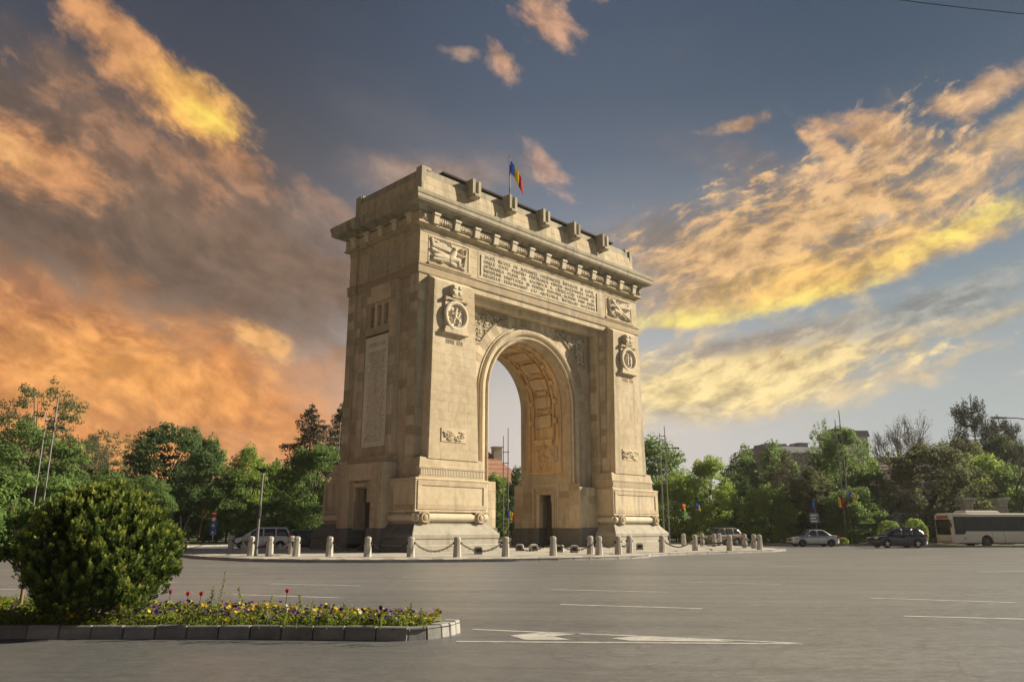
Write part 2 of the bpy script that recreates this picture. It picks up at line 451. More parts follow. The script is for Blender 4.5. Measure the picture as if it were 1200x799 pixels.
def ashlar(O, U, V, N, v0, v1, ul, ur, course=0.62, length=1.25, holes=(), th=0.03, weight=1.0, gap=0.016):
    """coursed blocks on a face: ul(v), ur(v) bound each course, holes = (u0,u1,v0,v1)"""
    O, U, V, N = Vector(O), Vector(U), Vector(V), Vector(N)
    n = max(1, round((v1 - v0) / course)); h = (v1 - v0) / n
    for i in range(n):
        a, b = v0 + i * h, v0 + (i + 1) * h
        iv = [(max(ul(a), ul(b)), min(ur(a), ur(b)))]
        for hu0, hu1, hv0, hv1 in holes:
            if min(b, hv1) - max(a, hv0) > 0.4 * h:
                nv = []
                for s, e in iv:
                    if hu1 <= s or hu0 >= e: nv.append((s, e)); continue
                    if hu0 - s > 0.12: nv.append((s, hu0))
                    if e - hu1 > 0.12: nv.append((hu1, e))
                iv = nv
        for s, e in iv:
            k = max(1, round((e - s) / (length * RND.uniform(0.85, 1.2))))
            cuts = [s + (e - s) * (j + (0 if j in (0, k) else RND.uniform(-0.12, 0.12) + (0.25 if i % 2 else -0.2) * (1 if k > 2 else 0))) / k for j in range(k + 1)]
            for j in range(k):
                c0, c1 = cuts[j] + gap / 2, cuts[j + 1] - gap / 2
                if c1 - c0 < 0.05: continue
                t = th + RND.uniform(-0.006, 0.006)
                q = []
                for w in (-0.02, t):
                    for uu, vv in ((c0, a + gap / 2), (c1, a + gap / 2), (c1, b - gap / 2), (c0, b - gap / 2)):
                        q.append(O + U * uu + V * vv + N * w)
                STONES.append((weight * (c1 - c0) * (b - a), q))


def relief_mesh(name, Wd, Ht, prims, nx=48, ny=40, noise=0.0, seed=0):
    """carved relief: union of rounded strokes (x0,y0,x1,y1,r0,r1,h) in -1..1 space as a height field; local x,z plane, relief to -y"""
    xs = np.linspace(-1, 1, nx); ys = np.linspace(-1, 1, ny)
    X, Y = np.meshgrid(xs, ys); Hh = np.zeros_like(X); asp = Ht / Wd
    for x0, y0, x1, y1, r0, r1, h in prims:
        px, py = X - x0, (Y - y0) * asp; bx, by = x1 - x0, (y1 - y0) * asp
        t = np.clip((px * bx + py * by) / max(1e-9, bx * bx + by * by), 0, 1)
        d = np.hypot(px - bx * t, py - by * t) / (r0 + (r1 - r0) * t)
        Hh = np.maximum(Hh, h * np.sqrt(np.clip(1 - d * d, 0, 1)))
    if noise:
        rg = np.random.default_rng(seed); Hh += rg.uniform(0, noise, Hh.shape) * (Hh > 0.002)
    edge = (np.abs(X) > 0.999) | (np.abs(Y) > 0.999); Hh[edge] = 0
    b = MB()
    b.v = [(float(X[j, i]) * Wd / 2, -float(Hh[j, i]), float(Y[j, i]) * Ht / 2) for j in range(ny) for i in range(nx)]
    for j in range(ny - 1):
        for i in range(nx - 1):
            a = j * nx + i; b.face((a, a + 1, a + 1 + nx, a + nx))
    return b.mesh(name, True)


def put(me, name, mat, parent, loc, facing='front'):
    o = link(me, name, mat, parent, 0, loc)
    if facing == 'left': o.rotation_euler = (0, 0, -pi / 2)     # relief -y looks to -x
    if facing == 'reveal': o.rotation_euler = (0, 0, -pi / 2)
    return o


def floral(seed, n=16, h=0.08, r=(0.06, 0.14)):
    rg = random.Random(seed); P = []
    for k in range(n):
        x, y = rg.uniform(-0.85, 0.85), rg.uniform(-0.85, 0.85); a = rg.uniform(0, 2 * pi); px, py = x, y
        for q in range(5):
            a += rg.uniform(0.5, 0.9) * (1 if k % 2 else -1); nx_, ny_ = px + 0.14 * cos(a), py + 0.14 * sin(a)
            P.append((px, py, nx_, ny_, rg.uniform(*r), r[0], h * rg.uniform(0.6, 1))); px, py = nx_, ny_
    return P


PLAN = []
for sx, sy in ((-1, -1), (1, -1), (1, 1), (-1, 1)):             # body outline with a small break near every corner
    c = [(12.85, 4.3)]
    side = [(12.66, 3.4), (12.85, 3.4), (12.85, 4.3)]
    pts = [(sx * a, sy * b_) for a, b_ in side]
    if (sx, sy) in ((1, -1), (-1, 1)): pts = pts[::-1]
    PLAN += pts
# order check: start at the left break on the front side and run counter-clockwise
z_sof = 18.5
attic = MB().sweep(PLAN, [(0, z_sof), (0, 24.3)])
attic.obj('attic_storey', M['lime'], arch)
for s in (-1, 1):
    xa, xb = sorted((s * 7.78, s * 12.66))
    leg = MB().box(xa, xb, -4.3, 4.3, 1.0, z_sof + 0.02)
    for sy in (-1, 1):
        y0, y1 = sorted((sy * 3.4, sy * 4.297))
        x0, x1 = sorted((s * 12.2, s * 12.85))
        leg.box(x0, x1, y0, y1, 1.0, z_sof + 0.01)
    leg.obj('pier', M['lime'], arch)
# recessed arch wall with its barrel, one solid with the round-headed opening
R_IN, Z_SP, Y_A = 4.75, 11.6, 2.85
ND = 48
hole = [(-R_IN, 4.85), (-R_IN, 5.2)] + [(-R_IN * cos(pi * k / ND), Z_SP + R_IN * sin(pi * k / ND)) for k in range(ND + 1)] + [(R_IN, 5.2), (R_IN, 4.85)]
aw = MB()
outer = []
for (x, z) in hole:
    if z <= Z_SP: outer.append((7.6 if x > 0 else -7.6, z))
    else:
        dx_, dz_ = x / R_IN, (z - Z_SP) / R_IN
        t = min(7.6 / max(1e-6, abs(dx_)), (18.46 - Z_SP) / max(1e-6, dz_)); outer.append((dx_ * t, Z_SP + dz_ * t))
n0 = len(hole)
for y in (-Y_A, Y_A):
    aw.v += [(x, y, z) for x, z in hole] + [(x, y, z) for x, z in outer]
for i in range(n0 - 1):
    a, b_, c, d = i, i + 1, n0 + i + 1, n0 + i; k = 2 * n0
    aw.face((a, b_, c, d)); aw.face((k + d, k + c, k + b_, k + a)); aw.face((b_, a, k + a, k + b_))
# spandrel corners above the diagonal
for y, rv in ((-Y_A, 1), (Y_A, 0)):
    for s in (-1, 1):
        cand = [p for p in outer if p[0] * s > 0 and p[1] > Z_SP + 1e-6]
        top = max((p for p in cand if abs(abs(p[0]) - 7.6) < 1e-3), key=lambda p: p[1], default=None)
        ntx = max((p for p in cand if abs(p[1] - 18.46) < 1e-3), key=lambda p: abs(p[0]), default=None)
        if top and ntx:
            tri = [(top[0], y, top[1]), (s * 7.6, y, 18.46), (ntx[0], y, 18.46)]
            aw.poly(tri if (rv ^ (s < 0)) else tri[::-1])
aw.obj('arch_wall', M['lime'], arch, angle=25)
# fascia steps round the recess
fs = MB()
for sy in (-1, 1):
    y0, y1 = sorted((sy * 2.6, sy * 3.7))
    fs.box(-7.5, 7.5, y0, y1, 18.05, 18.56)
    for s in (-1, 1):
        x0, x1 = sorted((s * 7.4, s * 7.9)); fs.box(x0, x1, y0 + 0.002, y1 - 0.002, 1.0, 18.57)
fs.obj('recess_frame', M['lime'], arch, bevel=0.02)
# archivolt: round moulding on both faces
av = MB()
prof = [(0.0, 0.0), (0.0, 0.05), (0.10, 0.05), (0.12, 0.17), (0.19, 0.21), (0.27, 0.17), (0.30, 0.03), (0.40, 0.03), (0.46, 0.17), (0.62, 0.27), (0.80, 0.27), (0.92, 0.17), (0.95, 0.02), (1.02, 0.02), (1.03, 0.10), (1.11, 0.10), (1.11, 0.0)]
path = [(-1, 4.95 + (Z_SP - 4.95) * k / 6) for k in range(6)]
pts = [(R_IN, Z_SP, -1, z) for _, z in path]


def arch_path(zb=4.9, n=56):
    P = [(-1.0, 0.0, zb), (-1.0, 0.0, 8.0)]
    P += [(-cos(pi * k / n), sin(pi * k / n), Z_SP) for k in range(n + 1)]
    return P + [(1.0, 0.0, 8.0), (1.0, 0.0, zb)]


for sy in (-1, 1):
    base_i = len(av.v); AP = arch_path(); kp = len(prof)
    for cx_, sz_, z in AP:
        for r, h in prof: av.v.append((cx_ * (R_IN + 0.004 + r), sy * (Y_A + h - 0.0), z + sz_ * (R_IN + 0.004 + r)))
    for i in range(len(AP) - 1):
        for j in range(kp - 1):
            a = base_i + i * kp + j
            av.face((a, a + 1, a + kp + 1, a + kp) if sy < 0 else (a + kp, a + kp + 1, a + 1, a))
av.obj('archivolt', M['lime'], arch, angle=35)
# lower block of the inner piers, flush with the reveal, dark granite foot below it, and a doorway on each reveal
for s in (-1, 1):
    lb = MB()
    for y0, y1 in ((-3.72, -1.0), (1.0, 3.72)):
        x0, x1 = sorted((s * 4.735, s * 7.7)); lb.box(x0, x1, y0, y1, 1.2, 4.9)
    x0, x1 = sorted((s * 6.0, s * 7.6)); lb.box(x0, x1, -1.1, 1.1, 0.3, 4.88)
    x0, x1 = sorted((s * 4.736, s * 6.2)); lb.box(x0, x1, -1.02, 1.02, 4.35, 4.89)
    lb.obj('pier_base', M['lime'], arch, bevel=0.015)
    gf = MB()
    for y0, y1 in ((-3.9, -0.78), (0.78, 3.9)):
        x0, x1 = sorted((s * 4.69, s * 7.9)); gf.box(x0, x1, y0, y1, 0.0, 1.62)
        x0, x1 = sorted((s * 4.62, s * 7.9)); gf.box(x0, x1, y0 - 0.05 if y0 < 0 else y0 + 0.002, y1 + 0.05 if y0 > 0 else y1 - 0.002, 0.0, 0.5)
    gf.obj('granite_foot', M['granite'], arch, bevel=0.03)
    fr = MB()
    X0 = s * 4.74
    def rb(dp0, dp1, y0, y1, z0, z1):
        a, b_ = sorted((X0 - s * dp1, X0 - s * dp0)); fr.box(a, b_, y0, y1, z0, z1)
    for k, (w, t, dp) in enumerate(((1.48, 0.14, 0.10), (1.34, 0.2, 0.05))):
        rb(-0.05, dp, -w, -w + t, 1.63, 5.2 - 0.14 * k); rb(-0.05, dp, w - t, w, 1.63, 5.2 - 0.14 * k); rb(-0.051, dp + 0.002, -w + t * 0.2, w - t * 0.2, 5.2 - 0.14 * k - t, 5.2 - 0.14 * k + 0.002)
    for sy in (-1, 1):                                        # ears of the inner surround
        y0, y1 = sorted((sy * 0.72, sy * 1.0)); rb(-0.4, 0.07, y0, y1, 1.64, 4.5)
        y0, y1 = sorted((sy * 0.62, sy * 0.74)); rb(-0.4, 0.05, y0, y1, 3.75, 4.5)
    rb(-0.4, 0.09, -1.06, 1.06, 4.36, 4.66)
    fr.obj('doorway_surround', M['lime'], arch, bevel=0.012)
    dr = MB(); a, b_ = sorted((s * 5.75, s * 6.02)); dr.box(a, b_, -0.8, 0.8, 0.3, 4.4)
    dr.obj('door', plain('door_bronze', (0.055, 0.047, 0.035), 0.6), arch)


# ---- pedestals at the four corners of the piers
def recessed_panel(b, O, U, V, N, w, h, border, depth, th):
    """frame round a sunk panel: four bars of thickness th proud of the face"""
    O, U, V, N = Vector(O), Vector(U), Vector(V), Vector(N)
    for u0, u1, v0, v1, k in ((0, w, 0, border, 0), (0, w, h - border, h, 0), (0, border, border, h - border, 1), (w - border, w, border, h - border, 1)):
        b.hexa([O + U * uu + V * vv + N * nn for nn in (-0.05, th - 0.0015 * k) for uu, vv in ((u0, v0), (u1, v0), (u1, v1), (u0, v1))])


for sx in (-1, 1):
    for sy in (-1, 1):
        fx0, fx1 = sorted((sx * 7.05, sx * 13.42)); fy0, fy1 = sorted((sy * 2.62, sy * 5.38))
        mat_pl = M['granite_sunlit'] if sy < 0 else M['granite']  # sunlit fronts paler, outer sides and rear darker: light and shade in the colour
        def rect(x0, x1, y0, y1): return [(x0, y0), (x1, y0), (x1, y1), (x0, y1)]
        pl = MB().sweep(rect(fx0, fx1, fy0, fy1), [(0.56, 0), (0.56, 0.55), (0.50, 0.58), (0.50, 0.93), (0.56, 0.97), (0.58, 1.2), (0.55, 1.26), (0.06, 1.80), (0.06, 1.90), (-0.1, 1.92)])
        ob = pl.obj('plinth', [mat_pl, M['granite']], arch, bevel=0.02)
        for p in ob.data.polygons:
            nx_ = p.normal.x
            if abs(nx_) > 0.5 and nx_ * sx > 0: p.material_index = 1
        # neck behind the roll
        MB().sweep(rect(fx0 + 0.12, fx1 - 0.12, fy0 + 0.12, fy1 - 0.12), [(0, 1.9), (0, 2.7)]).obj('pedestal_neck', M['lime'], arch)
        rl = MB()
        yf = sy * (5.38 - 0.1); xo = sx * (13.42 - 0.1); xi = sx * (7.05 + 0.1)
        zr = 2.28
        rl.tube([(fx0 + 0.15, yf, zr), (fx1 - 0.15, yf, zr)], 0.27, 14)
        rl.tube([(xo, fy0 + 0.1, zr), (xo, fy1 - 0.1, zr)], 0.26, 14)
        rl.tube([(xi, fy0 + 0.1, zr), (xi, fy1 - 0.1, zr)], 0.26, 14)
        ro = rl.obj('roll_moulding', M['lime_pale'], arch, angle=40)
        for xr in (sx * 12.75, sx * 7.95):
            d = MB(); d.box(xr - 0.42, xr + 0.42, min(yf, yf + sy * 0.26), max(yf, yf + sy * 0.26), 1.93, 2.64)
            Mx = Matrix.Translation((xr, yf + sy * 0.26, zr)) @ Matrix.Rotation(pi / 2 * (1 if sy < 0 else -1), 4, 'X')
            d.lathe([(0.36, -0.02), (0.36, 0.10), (0.31, 0.14), (0.22, 0.10), (0.2, 0.1), (0.17, 0.17), (0.06, 0.2)], 18, Mx)
            d.obj('roundel', M['lime'], ro, bevel=0.01)
        bx = MB().sweep(rect(fx0, fx1, fy0, fy1), [(-0.02, 2.62), (0.03, 2.64), (0.03, 2.74), (0.0, 2.78), (0.0, 4.62), (0.04, 4.66), (0.04, 4.76), (-0.05, 4.8)])
        bo = bx.obj('pedestal_block', M['lime'], arch, bevel=0.015)
        pf = MB()
        recessed_panel(pf, (fx0 + 0.18, sy * 5.38, 2.80), (1, 0, 0), (0, 0, 1), (0, sy, 0), fx1 - fx0 - 0.36, 1.80, 0.30, 0.06, 0.055)
        recessed_panel(pf, (sx * 13.42, fy0 + 0.15, 2.80), (0, 1, 0), (0, 0, 1), (sx, 0, 0), fy1 - fy0 - 0.3, 1.80, 0.28, 0.06, 0.05)
        pf.obj('panel_frame', M['lime'], bo)
        # stepped shoulder with fluted band
        shx0, shx1 = sorted((sx * 7.2, sx * 13.0)); shy0, shy1 = sorted((sy * 3.0, sy * 5.18))
        sh = MB().sweep(rect(shx0, shx1, shy0, shy1), [(0.02, 4.78), (0.02, 4.93), (-0.04, 4.95), (-0.04, 5.38), (0.02, 5.40), (0.02, 5.55), (-0.03, 5.58), (-0.12, 6.08), (-0.16, 6.12), (-0.7, 6.3)])
        so = sh.obj('pedestal_shoulder', M['lime'], arch, bevel=0.015)
        fl = MB(); nfl = 40
        if sy < 0:
            for k in range(nfl):
                x = shx0 + 0.1 + (shx1 - shx0 - 0.2) * (k + 0.5) / nfl
                fl.box(x - 0.042, x + 0.042, -5.195, -5.1, 4.96, 5.37)
            tag(fl.obj('fluting', M['lime_pale'], so), kind='stuff')
        # tapered pylon slab
        if sx < 0: xb0, xb1, xt0, xt1 = -12.25, -7.75, -11.98, -8.22
        else: xb0, xb1, xt0, xt1 = 7.75, 12.2, 8.22, 11.95
        yb, yt = sy * 5.12, sy * 4.98
        z0, z1, z2 = 6.05, 18.5, 18.98
        py_ = MB(); yw = sy * 4.2
        if sy < 0:
            P = [(xb0, yb, z0), (xb1, yb, z0), (xb1, yw, z0), (xb0, yw, z0), (xt0, yt, z1), (xt1, yt, z1), (xt1, yw, z2), (xt0, yw, z2)]
        else:
            P = [(xb0, yw, z0), (xb1, yw, z0), (xb1, yb, z0), (xb0, yb, z0), (xt0, yw, z2), (xt1, yw, z2), (xt1, yt, z1), (xt0, yt, z1)]
        py_.hexa(P); po = py_.obj('pylon', M['lime'], arch, bevel=0.02)
        if sy < 0:
            L = lambda v, a=xb0, b_=xt0: a + (b_ - a) * v / 12.45 + 0.02
            Rr = lambda v, a=xb1, b_=xt1: a + (b_ - a) * v / 12.45 - 0.02
            cx = (xt0 + xt1) / 2 - 0.03
            ashlar((0, yb, z0), (1, 0, 0), Vector((0, yt - yb, z1 - z0)).normalized(), (0, -1, 0), 0.02, 12.4, L, Rr, 0.655, 1.35,
                   holes=((cx - 0.95, cx + 0.95, 8.7, 11.1), (cx - 1.12, cx + 1.12, 1.2, 2.08)), th=0.012, weight=1.6, gap=0.009)
            # side of the pylon with a bead along its front edge
            bd = MB()
            for k in range(46):
                v = 0.3 + 0.26 * k
                bd.box(L(v) - 0.055, L(v) - 0.01, yb + (yt - yb) * v / 12.45 + 0.05, yb + (yt - yb) * v / 12.45 + 0.13, z0 + v, z0 + v + 0.15)
            tag(bd.obj('bead_moulding', M['lime_pale'], po), kind='stuff')
            # medallion
            zc = 16.05; yq = yb + (yt - yb) * (zc - z0) / 12.45
            md = MB(); md.box(cx - 0.95, cx + 0.95, yq - 0.14, yq + 0.1, 15.0, 17.15)
            mo = md.obj('medallion_plate', M['lime_pale'], po, bevel=0.015)
            put(relief_mesh('plate_carving', 1.86, 2.1, floral(3, 26, 0.09, (0.05, 0.1)), 44, 44), 'plate_carving', M['lime_pale'], mo, (cx, yq - 0.135, 16.07))
            ld = MB(); ld.box(cx - 1.12, cx + 1.12, yq - 0.36, yq + 0.05, 14.72, 15.02); ld.box(cx - 1.0, cx + 1.0, yq - 0.3, yq + 0.05, 15.02, 15.2)
            ld.obj('medallion_ledge', M['lime'], mo, bevel=0.03)
            sf = MB(); sf.box(cx - 1.05, cx + 1.05, yq - 0.30, yq + 0.05, 17.14, 17.32); sf.box(cx - 0.5, cx + 0.5, yq - 0.36, yq + 0.05, 17.318, 17.5)
            for q in (-1, 1): sf.lathe([(0.10, -0.2), (0.13, 0.0), (0.1, 0.16)], 10, Matrix.Translation((cx + q * 0.98, yq - 0.14, 17.16)) @ Matrix.Rotation(pi / 2, 4, 'X'))
            sf.obj('medallion_shelf', M['lime'], mo, bevel=0.02)
            cb = MB(); cb.box(cx - 0.44, cx + 0.44, yq - 0.36, yq + 0.05, 17.5, 18.3)
            for q in (-1, 1):
                for w in (-1, 1): cb.box(cx + q * 0.24 - 0.13, cx + q * 0.24 + 0.13, yq - 0.42, yq - 0.35, 17.9 + w * 0.2 - 0.12, 17.9 + w * 0.2 + 0.12)
            cb.obj('cross_block', M['lime_pale'], mo, bevel=0.025)
            rg = MB(); seg = 40; tor = [(0.80, -0.0), (0.80, 0.12), (0.86, 0.2), (0.98, 0.22), (1.08, 0.17), (1.10, 0.0)]
            for k in range(seg):
                for r, hh in tor: rg.v.append((cx + r * cos(2 * pi * k / seg), yq - 0.14 - hh, zc + r * sin(2 * pi * k / seg)))
            for k in range(seg):
                for j in range(len(tor) - 1):
                    a = k * len(tor) + j; b2 = ((k + 1) % seg) * len(tor) + j
                    rg.face((a, a + 1, b2 + 1, b2))
            rg.obj('medallion_ring', M['lime_pale'], mo, angle=50)
            fig = [(-0.1, 0.45, 0.02, 0.62, .17, .15, .20), (-0.1, 0.4, -0.15, -0.1, .2, .25, .2), (-0.15, -0.1, 0.3, -0.35, .2, .16, .2), (0.3, -0.35, 0.2, -0.75, .13, .1, .17),
                   (-0.15, -0.1, -0.35, -0.6, .2, .12, .17), (-0.05, 0.3, 0.35, 0.25, .09, .07, .2), (0.35, 0.25, 0.45, 0.6, .07, .06, .17), (-0.2, 0.3, -0.5, 0.05, .09, .07, .17),
                   (-0.5, 0.05, -0.45, 0.5, .06, .05, .14), (0.45, -0.1, 0.5, -0.55, .12, .1, .14), (-0.55, -0.2, -0.5, -0.6, .08, .1, .12)] if sx < 0 else \
                  [(-0.25, 0.5, -0.2, 0.6, .14, .13, .18), (-0.25, 0.35, -0.25, -0.5, .2, .26, .2), (0.25, 0.45, 0.25, 0.55, .13, .12, .18), (0.25, 0.3, 0.28, -0.5, .2, .24, .2),
                   (-0.1, 0.2, 0.15, 0.1, .08, .08, .2), (-0.45, 0.25, -0.55, -0.3, .09, .07, .17), (0.45, 0.25, 0.55, -0.3, .09, .07, .17)]
            put(relief_mesh('medallion_figure', 1.62, 1.62, fig, 40, 40, 0.012, 4), 'medallion_figure', M['lime_pale'], mo, (cx, yq - 0.142, zc))
            # small marks and the low carved tablet
            mk = MB()
            for k in range(8):
                x = cx - 0.72 + k * 0.2
                if k == 4: continue
                yk = yb + (yt - yb) * (14.2 - z0) / 12.45
                mk.box(x, x + 0.05, yk - 0.03, yk, 14.05, 14.33); mk.box(x + 0.08, x + 0.13, yk - 0.03, yk, 14.05, 14.33); mk.box(x, x + 0.13, yk - 0.031, yk, 14.30, 14.36)
            mk.obj('incised_marks', M['letter'], po)
            yk = yb + (yt - yb) * 1.7 / 12.45
            cxx = (L(1.7) + Rr(1.7)) / 2 - 0.05
            tb = MB(); tb.box(cxx - 1.12, cxx + 1.12, yk - 0.06, yk + 0.05, 7.24, 8.16)
            to = tb.obj('carved_tablet', M['lime'], po, bevel=0.01)
            put(relief_mesh('tablet_carving', 2.06, 0.76, floral(11 + sx, 22, 0.10, (0.03, 0.07)), 56, 24), 'tablet_carving', M['lime'], to, (cxx, yk - 0.059, 7.7))

# ---- string course, architrave, frieze, cornice, parapet
sc_ = MB().sweep(PLAN, [(-0.2, 18.88), (0.06, 18.9), (0.10, 18.97), (0.10, 19.48), (0.16, 19.52), (0.16, 19.6), (0.0, 19.66), (-0.2, 19.67)])
sc_.obj('string_course', M['lime'], arch, bevel=0.01)
ar = MB().sweep(PLAN, [(-0.2, 22.02), (0.03, 22.03), (0.05, 22.08), (0.05, 22.38), (0.30, 22.46), (0.40, 22.50), (0.40, 22.60), (0.31, 22.64), (0.31, 23.37), (-0.2, 23.38)])
ar.obj('architrave', M['lime'], arch, bevel=0.01)
co = MB().sweep(PLAN, [(-0.2, 23.36), (0.10, 23.38), (0.40, 23.46), (0.44, 23.60), (0.66, 23.70), (1.10, 23.78), (1.10, 23.86), (1.16, 23.88), (1.17, 24.18), (1.22, 24.22), (1.25, 24.42), (1.25, 24.52), (0.9, 24.58), (-0.2, 24.66)])
co.obj('cornice', M['lime_grey'], arch, bevel=0.012)
RECT = [(-12.85, -4.3), (12.85, -4.3), (12.85, 4.3), (-12.85, 4.3)]
pa = MB().sweep(RECT, [(0.0, 24.6), (0.0, 25.15), (-0.08, 25.2), (-0.2, 26.42), (-0.26, 26.46), (-0.30, 27.0), (-0.5, 27.04)])
pao = pa.obj('parapet', M['lime_grey'], arch, bevel=0.02)
for sx in (-1, 1):
    for sy in (-1, 1):
        cp = MB()
        x0, x1 = sorted((sx * 11.75, sx * 12.6)); y0, y1 = sorted((sy * 3.45, sy * 4.06)); cp.box(x0, x1, y0, y1, 26.9, 27.2)
        x0, x1 = sorted((sx * 12.3, sx * 12.74)); y0, y1 = sorted((sy * 3.5, sy * 4.16)); cp.box(x0, x1, y0, y1, 25.2, 27.12)
        cp.obj('corner_block', M['lime_grey'], pao, bevel=0.03)
rf = MB(); rf.box(-10.2, 10.2, -3.6, 3.6, 27.0, 27.42); rf.box(-10.35, 10.35, -3.75, 3.75, 27.42, 27.56)
rf.obj('roof_kerb', plain('dark_lead', (0.05, 0.045, 0.04), 0.9, 0, 0.1), arch)
pb = MB()
pb.box(-0.44, -0.15, -0.66, 0.2, 0.12, 1.36); pb.box(0.15, 0.44, -0.66, 0.2, 0.12, 1.30); pb.box(-0.151, 0.151, -0.20, 0.2, 0.1, 1.28)
pb.box(-0.38, 0.38, -0.6, 0.2, -0.08, 0.14)
pb.tube([(-0.3, -0.62, 0.06), (0.3, -0.62, 0.06)], 0.17, 10)
pbm = pb.mesh('parapet_block'); pbm.materials.append(M['lime_grey'])
for k in range(-2, 3):
    o = link(pbm, 'parapet_block', M['lime_grey'], arch, 0.02, (3.94 * k, -4.12, 26.0))
cons = MB()
cons.hexa([(-0.24, -0.30, 22.62), (0.24, -0.30, 22.62), (0.24, 0.1, 22.62), (-0.24, 0.1, 22.62), (-0.24, -0.42, 23.37), (0.24, -0.42, 23.37), (0.24, 0.1, 23.37), (-0.24, 0.1, 23.37)])
cons.box(-0.29, 0.29, -0.46, 0.1, 23.22, 23.40)
for i_, v in enumerate(cons.v): cons.v[i_] = (v[0], v[1], v[2] - 23)
cm = cons.mesh('frieze_console'); cm.materials.append(M['lime_pale'])
rm = relief_mesh('frieze_carving', 1.4, 0.7, [(-0.75, 0, 0.75, 0, .42, .42, .20)] + [(x, -0.7, x + 0.12, 0.7, .05, .05, .25) for x in (-0.6, -0.3, 0.0, 0.3, 0.6)] + floral(21, 12, 0.27, (0.04, 0.09)), 40, 20)
rm.materials.append(M['lime'])
for k in range(-6, 7):
    link(cm, 'frieze_console', M['lime_pale'], arch, 0.012, (1.97 * k, -4.56, 23))
for k in range(-6, 6):
    link(rm, 'frieze_carving', M['lime'], arch, 0, (1.97 * (k + 0.5), -4.60, 23.0))
cr = relief_mesh('corner_carving', 0.6, 0.7, floral(5, 8, 0.16, (0.1, 0.2)) + [(0, 0, 0.02, 0, .6, .6, .22)], 16, 16); cr.materials.append(M['lime'])
for s in (-1, 1): link(cr, 'corner_carving', M['lime'], arch, 0, (s * 12.8, -4.60, 23.0))
for k in range(-2, 3):
    o = link(cm, 'frieze_console', M['lime_pale'], arch, 0.012, (-12.92, 1.75 * k, 23)); o.rotation_euler = (0, 0, -pi / 2)
for k in range(-2, 2):
    o = link(rm, 'frieze_carving', M['lime'], arch, 0, (-12.96, 1.75 * (k + 0.5), 23.0)); o.rotation_euler = (0, 0, -pi / 2); o.scale = (0.85, 1, 1)
pn = MB()                                                    # standing spikes on the cornice
for x in (-6.0, 6.4): pn.box(x - 0.05, x + 0.05, -5.0, -4.9, 24.55, 25.2)
pn.obj('cornice_spike', M['iron'], arch)


# ---- attic reliefs and inscriptions
def frame(b, u0, u1, v0, v1, w, th, place):
    for k, (a0, a1, b0, b1) in enumerate(((u0 - w, u1 + w, v1, v1 + w), (u0 - w, u1 + w, v0 - w, v0), (u0 - w, u0, v0, v1), (u1, u1 + w, v0, v1))):
        b.hexa([place(u, v, n) for n in (-0.05, th - 0.002 * (k > 1)) for u, v in ((a0, b0), (a1, b0), (a1, b1), (a0, b1))])


front = lambda u, v, n: (u, -4.3 - n, v)
vict = [(-0.95 + 0.02 * k, 0.85 - 0.13 * (k % 5), 0.05 - 0.03 * (k % 5), 0.45 - 0.06 * (k % 5), .055, .04, .16) for k in range(5)]
vict += [(x, 0.95, x + 0.06, 0.15, .028, .028, .13) for x in np.linspace(-0.85, 0.05, 8)]
vict += [(0.22, 0.42, 0.26, 0.5, .10, .09, .30), (0.2, 0.2, 0.0, -0.35, .16, .18, .30), (0.25, 0.18, 0.6, 0.1, .07, .05, .28), (0.6, 0.1, 0.82, 0.22, .05, .04, .22), (0.85, 0.8, 0.72, -0.8, .022, .022, .16),
         (0.0, -0.35, 0.42, -0.3, .15, .12, .30), (0.42, -0.3, 0.45, -0.75, .10, .07, .25), (0.0, -0.35, -0.8, -0.45, .2, .08, .26), (-0.1, -0.5, -0.85, -0.75, .14, .05, .22), (-0.9, 0.0, -0.2, -0.2, .09, .10, .2),
         (-0.5, -0.3, 0.3, -0.85, .05, .05, .18), (0.1, -0.6, 0.75, -0.88, .08, .05, .18)]
vr_ = random.Random(8)
for _k in range(34):                                          # folds and feathers
    x, y = vr_.uniform(-0.85, 0.75), vr_.uniform(-0.85, 0.75); a = vr_.uniform(-0.5, 0.4) + (2.2 if x > 0.3 else 0); l_ = vr_.uniform(0.08, 0.22)
    vict.insert(0, (x, y, x + l_ * cos(a), y + l_ * sin(a) * 1.5, .035, .02, vr_.uniform(0.10, 0.24)))
vict2 = [(-x0, y0, -x1, y1, a, b_, h) for x0, y0, x1, y1, a, b_, h in vict[:-6]] + [(-0.6, 0.6, -0.45, 0.45, .12, .1, .3), (-0.45, 0.4, 0.05, -0.2, .16, .14, .3), (0.05, -0.2, 0.85, -0.85, .12, .05, .28), (-0.05, -0.25, 0.5, -0.85, .1, .05, .24),
         (-0.5, 0.3, -0.8, 0.0, .07, .05, .25), (-0.8, 0.0, -0.85, 0.6, .05, .04, .2), (-0.3, -0.2, -0.7, -0.6, .1, .07, .25), (-0.7, -0.6, -0.4, -0.85, .07, .05, .2)]
for x, pr in ((-10.1, vict), (10.1, vict2)):
    fb = MB(); frame(fb, x - 1.86, x + 1.86, 19.92, 21.80, 0.09, 0.05, front)
    fb.box(x - 2.0, x + 2.0, -4.48, -4.25, 19.66, 19.83)
    fo = fb.obj('relief_frame', M['lime'], arch)
    put(relief_mesh('victory_relief', 3.72, 1.88, pr, 130, 72, 0.012, 3), 'victory_relief', M['lime_pale'], arch, (x, -4.285, 20.86))


